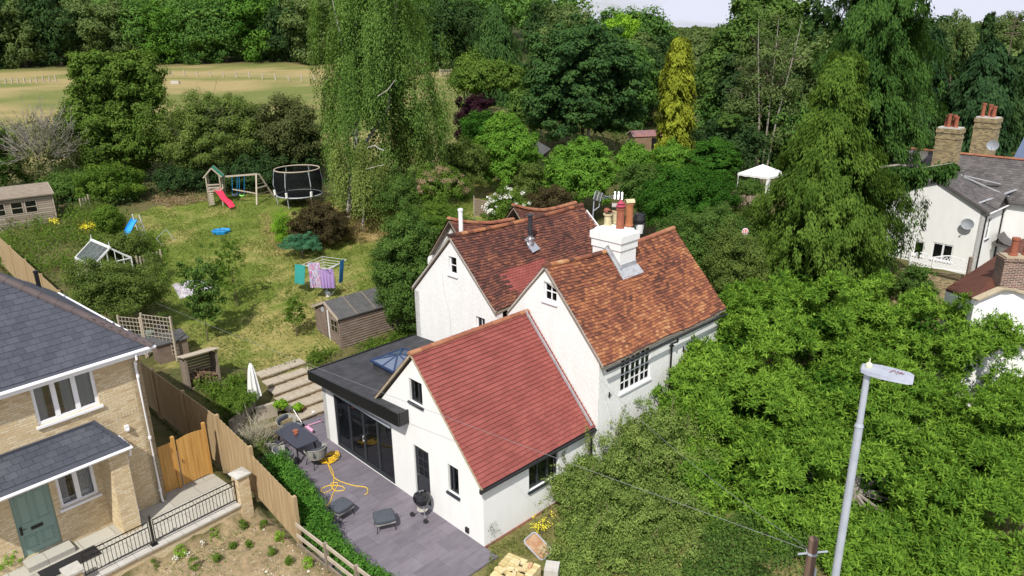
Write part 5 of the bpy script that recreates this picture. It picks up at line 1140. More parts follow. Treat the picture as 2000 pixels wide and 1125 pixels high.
# greenhouse
g0=onz(148,508,2.9); az_g=138
O=(-22.58,38.32,0); T=thing('greenhouse','old timber framed greenhouse with glazed pitched roof among the weeds','greenhouse',(O[0],O[1],1.75),math.radians(48.4))
rdg=2.25; ev=1.45
mb=MB(); W_,D_=2.0,2.5
for y in (0,D_):
    for x in (0,W_): mb.b2(x-.03,x+.03,y-.03,y+.03,0,ev)
    mb.bar((0,y,ev),(W_/2,y,rdg),.05,.09); mb.bar((W_,y,ev),(W_/2,y,rdg),.05,.09); mb.bar((0,y,ev),(W_,y,ev),.05)
    for k in (1,2,3,4): x=W_*k/5; mb.bar((x,y,0),(x,y,ev+(rdg-ev)*(1-abs(x-W_/2)/(W_/2))),.03)
for k in range(5):
    y=D_*k/4; mb.bar((0,y,ev),(W_/2,y,rdg),.035); mb.bar((W_,y,ev),(W_/2,y,rdg),.035); mb.bar((0,y,0),(0,y,ev),.03); mb.bar((W_,y,0),(W_,y,ev),.03)
mb.bar((0,0,ev),(0,D_,ev),.08,.10); mb.bar((W_,0,ev),(W_,D_,ev),.08,.10); mb.bar((W_/2,-.05,rdg+.02),(W_/2,D_+.05,rdg+.02),.12,.10); mb.build('frame',MT['cloth_white'],T)
mb=MB()
for y in (0,D_): mb.tube([(W_/2,y,rdg),(W_/2,y,rdg+.35)],[.03,.01],6)
mb.build('finial',MT['whitepaint'],T)
gm=glassmat('greenhouse_glass',(.10,.11,.10),.55)
mb=MB(); mb.add([(0,0,ev+.03),(W_/2,0,rdg+.03),(W_/2,D_,rdg+.03),(0,D_,ev+.03),(W_,0,ev+.03),(W_,D_,ev+.03)],[(0,1,2,3),(1,4,5,2)]); mb.build('roof_pane',gm,T)
mb=MB(); mb.add([(0,0,.1),(0,D_,.1),(0,D_,ev),(0,0,ev),(W_,0,.1),(W_,D_,.1),(W_,D_,ev),(W_,0,ev)],[(0,1,2,3),(4,5,6,7)]); mb.build('side_pane',gm,T)
# far left shed with windows
O=hit(112,432); b=hit(-34,462); T=thing('summer_shed','pale clad potting shed with a row of dark windows at the left edge','shed',(b[0],b[1],O[2]-.05),math.atan2(O[1]-b[1],O[0]-b[0])); ln=math.hypot(O[0]-b[0],O[1]-b[1]); h=1.95
w=MB(); hs=[(ln-4.05,ln-3.55,.85,1.68),(ln-3.3,ln-2.75,.85,1.68),(ln-2.45,ln-1.75,.85,1.68),(ln-1.65,ln-.95,.85,1.68)]
wallmb(w,(0,0,0),(1,0,0),(0,-1,0),ln,[(0,h),(ln,h)],-.6,.08,hs); wallmb(w,(ln,0,0),(0,1,0),(1,0,0),2.0,[(0,h),(2,h+.35)],-.6,.08); wallmb(w,(ln,2,0),(-1,0,0),(0,1,0),ln,[(0,h+.35),(ln,h+.35)],-.6,.08)
w.build('clad_wall',brickmat('pale_cladding',[(.2,(.27,.22,.17)),(.8,(.42,.36,.29))],(.10,.08,.06),3.,.14,.012,bump=.8),T)
for i,hh_ in enumerate(hs): window(T,(hh_[0],0,hh_[2]),0,hh_[1]-hh_[0],hh_[3]-hh_[2],1,2,mat='wood_pale',fr=.05,inset=-.02,d=.05,bar=.04,glass='glassdark')
mb=MB(); mb.add([(-.1,-.2,h-.03),(ln+.15,-.2,h-.03),(ln+.15,2.2,h+.40),(-.1,2.2,h+.40),(-.1,-.2,h+.04),(ln+.15,-.2,h+.04),(ln+.15,2.2,h+.47),(-.1,2.2,h+.47)],[(3,2,1,0),(4,5,6,7),(0,1,5,4),(1,2,6,5),(2,3,7,6),(3,0,4,7)]); mb.build('roof',MT['wood_grey'],T)
mb=MB(); mb.b2(ln-.04,ln+.04,-.03,.03,-.6,h); mb.bar((ln+.12,-.15,h),(ln+.12,2.2,h+.42),.03,.12); mb.build('corner_trim',MT['wood_pale'],T)
for px,py,m,lab in ((72,405,'redplastic','red box seen through the far shed window'),):
    p=np.array(O)*.6+np.array(b)*.4+np.array([0,.35,1.0]); T=thing('storage_tub',lab,'box',p); mb=MB(); mb.b2(-.2,.2,0,.2,0,.22); mb.b2(-.22,.22,-.02,.22,.22,.25); mb.build('tub',MT[m],T)
# dark gabled shed and low hut in the trees
O=ond(1052,330,58); T=shed('dark_shed','dark boarded shed with a grey felt roof behind the bright laurels',(O[0],O[1],float(gz(O[0],O[1]))),15,4,2.6,2.1,.7,simple('dark_boards',(.05,.028,.022),.9),MT['shedfelt'],battens=False)
O=ond(1240,262,80); T=shed('garden_hut','low stone hut with a purple grey roof between the maple and golden cypress',(O[0],O[1],float(gz(O[0],O[1]))-.2),80,3.2,2.4,1.7,.45,simple('hut_wall',(.30,.22,.13),.9,(.16,.10,.06),3),simple('hut_roof',(.13,.09,.13),.8,(.3,.13,.09),1.5),battens=False)
mb=MB(); mb.b2(1.9,2.6,-.05,-.02,0,1.5); mb.build('doorway',MT['black'],T)
# wattle fence panels
wat=simple('woven_wattle',(.34,.26,.19),.9,(.20,.15,.11),14,1,.4,30)
def wattle(A,B,h,lab,n=3):
    A=np.array(A);B=np.array(B); T=thing('wattle_fence',lab,'fence',(A[0],A[1],A[2]),math.atan2(B[1]-A[1],B[0]-A[0]),group='woven fence panels'); ln=math.hypot(*(B-A)[:2]); mb=MB(); m=int(h/.07)
    for k in range(m):
        x=0
        while x<ln: mb.b2(x,min(x+.28,ln),(-.02 if (int(x/.28)+k)%2 else .0),(.0 if (int(x/.28)+k)%2 else .02),k*.07,k*.07+.06); x+=.28
    mb.build('weave',wat,T); mb=MB()
    for k in range(n+1): x=ln*k/n; mb.b2(x-.035,x+.035,-.05,.0,-.3,h+.1)
    mb.build('posts',MT['wood_pale'],T)
a=hit(1420,404);b=hit(1484,408); wattle(tuple(a),tuple(b),1.45,'woven fence panel below the white gazebo')
a=ond(927,420,44);b=ond(958,424,43); wattle((a[0],a[1],a[2]),(b[0],b[1],a[2]),1.1,'woven fence panel behind the cottage by the white flowers',1)
# gazebo
gb_=hit(1482,402); O=gb_; gzb=ond(1482,322,gb_[1])
T=thing('gazebo','white pop up gazebo with a peaked canopy beside the conifers','gazebo',(O[0],O[1],gzb[2]-2.75),.75); print('gazebo',O,gzb)
mb=MB(); q=1.45; mb.add([(-q,-q,2.05),(q,-q,2.05),(q,q,2.05),(-q,q,2.05),(0,0,2.8)],[(0,1,4),(1,2,4),(2,3,4),(3,0,4)])
for a_,b_ in (((-q,-q),(q,-q)),((q,-q),(q,q)),((q,q),(-q,q)),((-q,q),(-q,-q))):
    n=8; V=[]
    for k in range(n+1): f=k/n; V+=[(a_[0]+(b_[0]-a_[0])*f,a_[1]+(b_[1]-a_[1])*f,2.05),(a_[0]+(b_[0]-a_[0])*f,a_[1]+(b_[1]-a_[1])*f,1.84+.05*(k%2))]
    mb.add(V,[(2*k,2*k+1,2*k+3,2*k+2) for k in range(n)])
mb.build('canopy',MT['cloth_white'],T)
for sx in (-1,1):
    for sy in (-1,1): mb=MB(); mb.b2(sx*(q-.05)-.03,sx*(q-.05)+.03,sy*(q-.05)-.03,sy*(q-.05)+.03,-.1,2.05); mb.build('leg',MT['whitepaint'],T)
mb=MB(); mb.b2(-.16,.16,-.1,.1,-.0,1.5); mb.build('side_curtain',MT['cloth_white'],T,(-q+.1,-q+.1,.3)) 
gY=hit(1450,385)[1]+6
c=[ond(x,y,gY) for x,y in ((1440,328),(1440,310),(1466,303),(1464,326))]
T=thing('football_goal','white metal goal frame behind the gazebo','goal',(0,0,0)); mb=MB()
for i in range(4): mb.bar(c[i],c[(i+1)%4],.07)
mb.bar(c[0],c[2],.05); mb.build('frame',MT['whitepaint'],T)
# ---------------- play equipment ----------------
def G(px,py,Y): p=ond(px,py,Y); return Vector((p[0],p[1],float(gz(p[0],p[1]))))
b0=G(425,400,52.5); T=thing('play_tower','wooden play tower with a green canvas roof','play tower',b0,math.radians(12))
mb=MB()
for x in (-.45,.45):
    for y in (-.45,.45): mb.b2(x-.04,x+.04,y-.04,y+.04,0,2.15)
mb.b2(-.5,.5,-.5,.5,1.05,1.12)
for z in (1.3,1.5): mb.b2(-.5,.5,-.49,-.46,z,z+.09); mb.b2(-.49,-.46,-.5,.5,z,z+.09)
for y in (-.5,.5): mb.bar((-.62,y,2.05),(0,y,2.72),.05,.09); mb.bar((.62,y,2.05),(0,y,2.72),.05,.09)
for k in range(6): mb.b2(-.48,-.1,-.49,-.46,.12+k*.15,.22+k*.15)
mb.build('frame',MT['wood_pale'],T)
mb=MB(); mb.add([(-.66,-.52,2.04),(0,-.52,2.77),(0,.52,2.77),(-.66,.52,2.04),(.66,-.52,2.04),(.66,.52,2.04)],[(0,1,2,3),(1,4,5,2)]); mb.build('canvas_roof',MT['greencanvas'],T)
mb=MB(); a=Vector((.15,-.5,1.12)); b=Vector((1.2,-1.75,.12)); d=(b-a); s=Vector((-d.y,d.x,0)).normalized()
V=[];n=12
for k in range(n+1):
    f=k/n; p=a+d*f; z=1.12-(1.0*f)+.07*math.sin(f*2*PI*1.5)
    for o_,e_ in ((-.24,.13),(-.2,.0),(.2,.0),(.24,.13)): V.append((p.x+s.x*o_,p.y+s.y*o_,z+e_))
F=[]
for k in range(n):
    for j in range(3): F.append((k*4+j,k*4+j+1,k*4+4+j+1,k*4+4+j))
mb.add(V,F); mb.build('slide',MT['redplastic'],T)['label']='red wavy slide'
# swing frame
s0=ond(437,345,53.2); s1=ond(503,340,53.2); z0=float(gz(s1[0],s1[1]))
T=thing('garden_swing_set','timber swing frame with a climbing ladder end beside the play tower','swing frame',(0,0,0))
mb=MB(); mb.bar(s0,s1,.11); mb.bar(ond(437,345,53.2),ond(441,386,53.6),.08)
la=ond(496,342,52.6);lb_=ond(507,388,52.2);lc=ond(509,340,53.9);ld=ond(520,388,54.2)
la=np.array([s1[0]-.1,s1[1],s1[2]])
mb.bar(la,(s1[0]+.05,s1[1]-1.1,z0),.10); mb.bar((s1[0]+.1,s1[1],s1[2]),(s1[0]+.75,s1[1]+.9,z0+.05),.10)
mb.bar((s1[0]+.0,s1[1]-.55,z0+1.1),(s1[0]+.45,s1[1]+.45,z0+1.1),.08); mb.bar((s1[0]-1.9,s1[1]-.05,z0+.95),(s1[0],s1[1]-.5,z0+.7),.07)
mb.build('frame',MT['wood_pale'],T)
mb=MB()
for k in range(1,6): f=k/6; mb.bar((s1[0]+.15*f-.1,s1[1]-1.1*f,s1[2]+(z0-s1[2])*f),(s1[0]+.1+.65*f,s1[1]+.9*f,s1[2]+(z0-s1[2])*f),.03)
mb.build('rope_ladder',MT['wood_grey'],T)
for px,lab,m,yy in ((472,'lime green swing seat hanging on blue ropes','lime',381),(458,'navy swing seat hanging nearest the tower','navy',380)):
    Y=53.2; t0=ond(px-5,343,Y);t1=ond(px+5,342,Y);q0=ond(px-4,yy,Y);q1=ond(px+5,yy,Y); T=thing('hanging_swing',lab,'swing',(0,0,0),group='swings on the timber frame'); mb=MB(); mb.tube([t0,q0],.018,4); mb.tube([t1,q1],.018,4); mb.build('ropes',MT['blueplastic'],T)
    mb=MB(); mb.tube([q0,(q0+q1)/2-np.array([0,0,.08]),q1],.05,6); mb.build('seat',MT[m],T)
# trampoline
cT=ond(582,352,52.5); zg=float(gz(cT[0],cT[1])); T=thing('trampoline','round garden trampoline with black safety net half behind the weeping birch','trampoline',(cT[0],cT[1],zg))
r=1.56; mb=MB()
ring=[(r*math.cos(a),r*math.sin(a),.72) for a in np.linspace(0,2*PI,33)]; mb.tube(ring,.045,6,caps=False); mb.build('frame_hoop',MT['galv'],T); mb=MB(); top=[(r*1.0*math.cos(a),r*math.sin(a),2.52) for a in np.linspace(0,2*PI,33)]; mb.tube(top,.045,6,caps=False); mb.build('top_hoop',MT['wood_pale'],T)
mb=MB(); mb.lathe([(r-.05,.70),(r-.05,.73)],32); mb.build('bounce_mat',MT['black'],T)
mb=MB(); V=[];F=[];n=40
for z,q in ((.75,1.0),(1.3,1.05),(2.0,1.06),(2.5,1.0)):
    for k in range(n): a=2*PI*k/n; V.append((r*q*math.cos(a),r*q*math.sin(a),z+(.05*math.sin(k*2) if z<1 else 0)))
for j in range(3):
    for k in range(n): F.append((j*n+k,j*n+(k+1)%n,(j+1)*n+(k+1)%n,(j+1)*n+k))
mb.add(V,F); mb.build('safety_net',MT['net'],T)
for k in range(6):
    a=2*PI*k/6+.25; mb=MB(); mb.tube([(r*math.cos(a),r*math.sin(a),0),(r*1.02*math.cos(a),r*1.02*math.sin(a),.8),(r*1.1*math.cos(a),r*1.1*math.sin(a),1.5),(r*math.cos(a),r*math.sin(a),2.52)],.03,6); mb.build('pole',MT['galv'],T)
    if k in (3,4,5): mb=MB(); mb.tube([(r*1.06*math.cos(a),r*1.06*math.sin(a),.75),(r*1.08*math.cos(a),r*1.08*math.sin(a),1.1)],.09,6); mb.build('padding',MT['cloth_white'],T)
# blue slide
a=G(263,425,45); T=thing('slide','bright blue plastic garden slide at the edge of the lawn','slide',a,math.radians(-20))
mb=MB(); V=[];n=12; 
for k in range(n+1):
    f=k/n; y=-.1-2.4*f; z=1.5*(1-f)**1.0+.05*math.sin(f*9)+.1; x=.15+.55*f
    for o_,e_ in ((-.27,.12),(-.22,0),(.22,0),(.27,.12)): V.append((x+o_,y,z+e_))
F=[]
for k in range(n):
    for j in range(3): F.append((k*4+j,k*4+j+1,k*4+4+j+1,k*4+4+j))
mb.add(V,F); mb.build('chute',MT['blueplastic'],T)
mb=MB()
for x in (-.15,.4): mb.bar((x,0,1.9),(x,.35,0),.05)
for k in range(5): mb.bar((-.15,.06+k*.06,1.4-k*.28),(.4,.06+k*.06,1.4-k*.28),.04)
mb.build('ladder',MT['cloth_white'],T)
c=[hit(325,488),hit(342,470)]; T=thing('toy_goal','small metal toy goal frame beside the blue slide','goal',tuple(c[0])); d=c[1]-c[0]; mb=MB(); mb.tube([(0,0,0),(-.45,-.1,.75),(d[0]-.45,d[1],.75+d[2]),(d[0],d[1],d[2]),(0,0,0)],.02,5); mb.tube([(-.45,-.1,.75),(-.6,.4,.1)],.015,5); mb.build('frame',MT['galv'],T)
p=hit(433,455); T=thing('paddling_pool','blue shell shaped paddling pool on the lawn','paddling pool',tuple(p)); mb=MB(); V=[];F=[];n=28
for rr_,z in ((.30,.06),(.40,.08),(.46,.22),(.52,.2),(.47,.0)):
    for k in range(n): a=2*PI*k/n; q=rr_*(1+.07*math.cos(7*a)*(rr_>.35)); V.append((q*math.cos(a)*1.1,q*math.sin(a),z))
for j in range(4):
    for k in range(n): F.append((j*n+k,j*n+(k+1)%n,(j+1)*n+(k+1)%n,(j+1)*n+k))
F.append(tuple(range(n))); mb.add(V,F); mb.build('shell',MT['blueplastic'],T)
# tarpaulin / sheets under the little tree
def sheet(name,lab,cat,Ppix,mat,h=.12,dr=0):
    P=np.array([hit(*q) for q in Ppix]); n=9; V=[];F=[]; r_=np.random.default_rng(len(lab))
    for i in range(n):
        for j in range(n):
            s,t=i/(n-1),j/(n-1); p=(P[0]*(1-s)+P[1]*s)*(1-t)+(P[3]*(1-s)+P[2]*s)*t; V.append(p+np.array([0,0,h*(.4+r_.random()*.6)*(0.3 if i in(0,n-1) or j in (0,n-1) else 1)]))
    for i in range(n-1):
        for j in range(n-1): F.append((i*n+j,i*n+j+1,(i+1)*n+j+1,(i+1)*n+j))
    mb=MB(); mb.add(V,F); o=mb.build(name,mat,None); prop(o,lab,cat)
sheet('groundsheet','crumpled silver and white groundsheet lying under the small lawn tree','sheet',[(336,558),(392,548),(430,570),(352,585)],simple('crumpled_sheet',(.50,.48,.52),.7,(.20,.17,.19),4,1.2),.25)
# rotary dryer
p=hit(640,575); zc=ond(632,515,p[1])[2]
T=thing('rotary_clothes_dryer','metal rotary clothes dryer standing on the lawn behind the shed','clothes dryer',tuple(p)); hh_=zc-p[2]
mb=MB(); mb.tube([(0,0,0),(0,0,hh_-.3)],.03,6); mb.build('pole',MT['galv'],T)
arm=[]
for k in range(4):
    a=math.radians(20+90*k); e_=Vector((1.15*math.cos(a),1.15*math.sin(a),hh_+.08)); arm.append(e_); mb=MB(); mb.tube([(0,0,hh_-.45),e_],.018,5); mb.build('arm',MT['steel'],T)
mb=MB()
for f in (.45,.62,.8,1.0):
    for k in range(4): A=arm[k];B=arm[(k+1)%4]; c0=Vector((0,0,hh_-.45)); mb.tube([c0.lerp(A,f),c0.lerp(B,f)],.008,4)
mb.build('lines',MT['whitepaint'],T)
def towel(px0,px1,py0,py1,Y0,Y1,mat,lab,c=0,skew=0):
    A=ond(px0,py0,Y0);B=ond(px1,py0 if not c else c,Y1); zb_=ond(px0,py1,Y0)[2]; h=A[2]-zb_; n=14; V=[];F=[]
    for i in range(n+1):
        f=i/n; p=A*(1-f)+B*f
        for j in range(4): g_=j/3; V.append((p[0]+skew*g_,p[1]+.05*math.sin(i*1.9)*g_,p[2]-h*g_))
    for i in range(n):
        for j in range(3): F.append((i*4+j,i*4+j+1,i*4+4+j+1,i*4+4+j))
    mb=MB(); mb.add(V,F); mb.add([(x,y+.02,z) for x,y,z in V],[f[::-1] for f in F]); o=mb.build('hanging_towel',mat,None); prop(o,lab,'towel',group='laundry on the rotary dryer')
Yt=p[1]
lil=simple('lilac_towel',(.33,.22,.47),.9,(.40,.27,.53),6); pat=brickmat('striped_towel',[(.2,(.32,.22,.42)),(.5,(.62,.60,.68)),(.8,(.25,.45,.62))],(.55,.15,.25),.34,.22,.02,bump=0)
towel(601,624,513,562,Yt-.75,Yt-.8,pat,'patterned white and purple towel at the front left of the dryer')
towel(624,651,526,563,Yt-.8,Yt-.7,lil,'plain lilac towel at the front of the dryer')
towel(596,576,518,556,Yt-.2,Yt+.6,simple('teal_towel',(.03,.30,.27),.9),'teal towel hanging on the left side of the dryer',516,-.15)
towel(672,664,506,550,Yt+.0,Yt-.3,simple('blue_towel',(.04,.22,.50),.9),'blue towel hanging on the right side of the dryer',510,-.18)
# field: post and wire fences, trough
def fieldfence(pix,Y,n,lab,group):
    T=thing('field_fence',lab,'fence',(0,0,0)); P=[]; xs=np.linspace(pix[0][0],pix[-1][0],n)
    for i,x in enumerate(xs):
        y=np.interp(x,[a for a,_ in pix],[b for _,b in pix]); q=hit(x,y); P.append(q); mb=MB(); hh_=1.35*(.85+.3*((i*7)%5)/5)
        mb.bar(q,(q[0]+.05*((i%3)-1),q[1],q[2]+hh_),.24); mb.build('post',MT['wood_pale'],T)
    mb=MB()
    for a,b in zip(P[:-1],P[1:]):
        for z in (.55,1.05): mb.bar((a[0],a[1],a[2]+z),(b[0],b[1],b[2]+z),.03)
    mb.build('rails',MT['wood_pale'],T)
fieldfence([(0,166),(60,165),(110,160)],0,10,'pale post and rail fence crossing the dry field on the left','')
fieldfence([(310,150),(470,152),(560,158),(640,160)],0,14,'pale post fence crossing the dry field behind the hawthorn','')
p=hit(343,164); T=thing('water_trough','small pale water trough in the dry field','trough',tuple(p)); mb=MB(); mb.b2(-.8,.8,-.4,.4,0,.6); mb.b2(-.7,.7,-.3,.3,.6,.61); mb.build('trough',MT['stone'],T)
p=hit(871,148); T=thing('field_gate','small timber gate in the field right of the weeping birch','gate',tuple(p)); mb=MB()
for k in range(5): mb.b2(-1.2,1.2,-.03,.03,.2+k*.26,.3+k*.26)
for x in (-1.25,1.25): mb.b2(x-.1,x+.1,-.1,.1,0,1.5)
mb.build('gate',MT['wood_pale'],T)
# brick pallet by the cottage corner
O=onz(955,1125,-.1); kk=K.loc(onz(1000,1080,.8))
T=thing('brick_pallet','shrink wrapped pallet of pale yellow bricks at the bottom edge','brick stack',K.w(kk[0]-.2,kk[1]-.35,-.1),K.rz+.25); mb=MB(); rr=np.random.default_rng(2)
for l_ in range(9):
    for i in range(9):
        for j in range(5):
            if l_==8 and rr.random()<.35: continue
            if l_<8 and 0<i<8 and 0<j<4: continue
            a,b=(.105,.215); mb.box((-.45+i*.1125,-.43+j*.2175,.05+l_*.072),(.102,.208,.066),rr.normal(0,.03),t=rr.random())
mb.build('bricks',tinted('pale_bricks',[(0,(.46,.36,.16)),(.6,(.60,.50,.26)),(.96,(.66,.56,.33)),(1,(.36,.12,.07))],nmix=.1),T)
mb=MB(); 
for x,y in ((-.1,.1),(.2,.05),(.05,-.2),(-.3,.25),(.3,-.3),(-.25,-.1)): mb.box((x,y,.05+9*.072),(.215,.102,.066),rr.uniform(0,3),t=rr.random())
mb.build('loose_bricks',tinted('loose_bricks',[(0,(.40,.13,.08)),(.3,(.55,.45,.25)),(1,(.62,.52,.3))],nmix=.0),T)
# wheelbarrow-like rusty tray leaning
O=onz(1050,1068,.15); T=thing('rusty_tray','rusty rectangular tray with a rounded metal rim leaning beside the brick pallet','tray',O,K.rz+.1)
T.rotation_euler=(math.radians(28),math.radians(-8),K.rz+.05)
mb=MB(); w_,d_=.26,.40; rim=[]
for cx,cy,a0 in ((w_-.1,d_-.1,0),(-w_+.1,d_-.1,90),(-w_+.1,-d_+.1,180),(w_-.1,-d_+.1,270)):
    for k in range(5): a=math.radians(a0+22.5*k); rim.append((cx+.1*math.cos(a),cy+.1*math.sin(a),.05))
mb.tube(rim+[rim[0]],.022,6,caps=False); mb.build('rim',MT['galv'],T); mb=MB(); mb.prism([(a,b) for a,b,_ in rim],-.02,.02); mb.build('bed',simple('rust',(.30,.12,.05),.9,(.42,.32,.2),3,1.3),T)
mb=MB(); O=onz(1078,1122,.1); T=thing('pale_crate','pale timber crate lid at the bottom edge beside the brick pallet','crate',O,K.rz+.6); mb.b2(-.22,.22,-.2,.2,0,.3); mb.build('crate',MT['stone'],T)
# metal stand with pale pail behind the chimney
O=ond(1240,448,36); T=thing('trolley_stand','black metal stand holding a pale bucket behind the cottage chimney','stand',(O[0],O[1],O[2]-1.2)); mb=MB()
for x in (-.45,0,.45):
    for y in (-.2,.2): mb.tube([(x,y,0),(x,y,2.0)],.02,5)
for z in (1.0,1.5,2.0): mb.bar((-.45,-.2,z),(.45,-.2,z),.025); mb.bar((-.45,.2,z),(.45,.2,z),.025)
mb.build('frame',MT['black'],T); mb=MB(); mb.lathe([(.18,1.0),(.24,1.5),(.25,1.5)],12,(.22,0,0)); mb.build('bucket',MT['cloth_white'],T); mb=MB(); mb.lathe([(.24,1.5),(.3,1.7),(.26,1.95),(.05,2.0)],12,(.2,0,0)); mb.build('hood',MT['blackmat'],T)
# ================= vegetation =================
def unit(v): return v/np.maximum(np.linalg.norm(v,axis=-1,keepdims=True),1e-9)
def rdir(r,n,zmin=-1.,zmax=1.):
    z=r.uniform(zmin,zmax,n); a=r.uniform(0,2*PI,n); q=np.sqrt(1-z*z); return np.stack([q*np.cos(a),q*np.sin(a),z],1)
def leaves(P,Nm,T,l,w,fold=0):
    """diamond leaf cards"""
    n=len(P); l=np.broadcast_to(np.asarray(l,float),(n,))[:,None]; w=np.broadcast_to(np.asarray(w,float),(n,))[:,None]
    T=unit(T-Nm*(T*Nm).sum(1,keepdims=True)); B=np.cross(Nm,T)
    V=np.stack([P,P+T*l*.45+B*w*.5,P+T*l,P+T*l*.45-B*w*.5],1).reshape(-1,3)
    return V,np.arange(n*4).reshape(-1,4)
class Leafy:
    def __init__(s): s.V=[];s.F=[];s.T=[];s.n=0
    def add(s,P,Nm,T,l,w,t):
        V,F=leaves(P,Nm,T,l,w); s.V.append(V); s.F.append(F+s.n); s.n+=len(V); s.T.append(np.clip(t,0,1))
    def mesh(s,name,mat): return raw(name,np.concatenate(s.V),np.concatenate(s.F),mat,np.concatenate(s.T),uv=False)
def blob(r,radii,ncl,cr,npc,ll,lw,c=(0,0,0),zmin=-.75,lump=.16,up=.35,droop=0.,inner=.18,flat=.75,out=None,ls=.35,seed=0,topper=0.):
    """crown made of many leaf clumps spread over an uneven ellipsoid"""
    L_=out or Leafy(); rad=np.array(radii,float); c=np.array(c,float)
    d=rdir(r,ncl,zmin,1.); d[:,2]=np.where(r.random(ncl)<topper,np.abs(d[:,2]),d[:,2])
    f=1+lump*2*(fbm(d[:,0]*2.1+seed*3+5,d[:,1]*2.1+d[:,2]*2.7+9,seed,3)-.5)*1.6
    f=f*r.uniform(.74,1.06,ncl)*(1+.22*(fbm(d[:,0]*5+seed,d[:,1]*5+d[:,2]*5,seed+4,2)-.5)*2)
    C=c+d*rad*f[:,None]; S=cr*r.uniform(.6,1.35,ncl)
    n=ncl*npc; ci=np.repeat(np.arange(ncl),npc)
    q=rdir(r,n); rr_=r.random(n)**.45; off=q*rr_[:,None]*S[ci][:,None]; off[:,2]*=flat
    P=C[ci]+off; Nm=unit(q*1.0+d[ci]*.45+rdir(r,n)*.55+np.array([0,0,up])); T=unit(rdir(r,n)+d[ci]*.4+np.array([0,0,-droop]))
    t=r.random(n)*.55+r.random(ncl)[ci]*.45
    L_.add(P,Nm,T,ll*r.uniform(1-ls,1+ls,n),lw*r.uniform(1-ls,1+ls,n),t)
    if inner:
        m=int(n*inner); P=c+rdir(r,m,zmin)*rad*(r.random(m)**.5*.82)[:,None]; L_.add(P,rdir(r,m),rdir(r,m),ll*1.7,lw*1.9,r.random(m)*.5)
    return L_
def weep(r,radii,nst,lenr,ll,lw,c=(0,0,0),zmin=.0,out=None,step=.09,spread=.10,seed=0,shell=(.35,1.0),lean=.1):
    """strands of leaves hanging from an arching crown"""
    L_=out or Leafy(); rad=np.array(radii,float); c=np.array(c,float)
    d=rdir(r,nst,zmin,1.); f=(1+.3*(fbm(d[:,0]*2.3+seed,d[:,1]*2.3+d[:,2]*2+7,seed,3)-.5)*2)*r.uniform(shell[0]**2,shell[1]**2,nst)**.5
    m0=max(8,nst//20); hub=r.integers(0,m0,nst); d=unit(d[hub]+r.normal(0,.10,(nst,3))); f=f[hub]*r.uniform(.9,1.05,nst); hb=r.uniform(.4,1.35,m0)[hub]
    A=c+d*rad*f[:,None]; ln=r.uniform(lenr[0],lenr[1],nst)*hb; k=np.maximum(3,(ln/step).astype(int)); si=np.repeat(np.arange(nst),k)
    pos=np.concatenate([np.arange(a)/a for a in k]); n=len(si); dl=d.copy(); dl[:,2]=0
    P=A[si]+np.stack([0*pos,0*pos,-pos*ln[si]],1)+dl[si]*(np.sin(pos*2.2)*lean*ln[si])[:,None]+r.normal(0,1,(n,3))*np.array([spread,spread,.03])*(.5+pos[:,None])
    Nm=unit(rdir(r,n)*.7+dl[si]*.9+np.array([0,0,.35])); T=unit(np.array([0,0,-1.])+rdir(r,n)*.45)
    L_.add(P,Nm,T,ll*r.uniform(.6,1.3,n),lw*r.uniform(.6,1.3,n),r.random(n)*.4+r.random(nst)[si]*.2+r.random(m0)[hub[si]]*.4); return L_
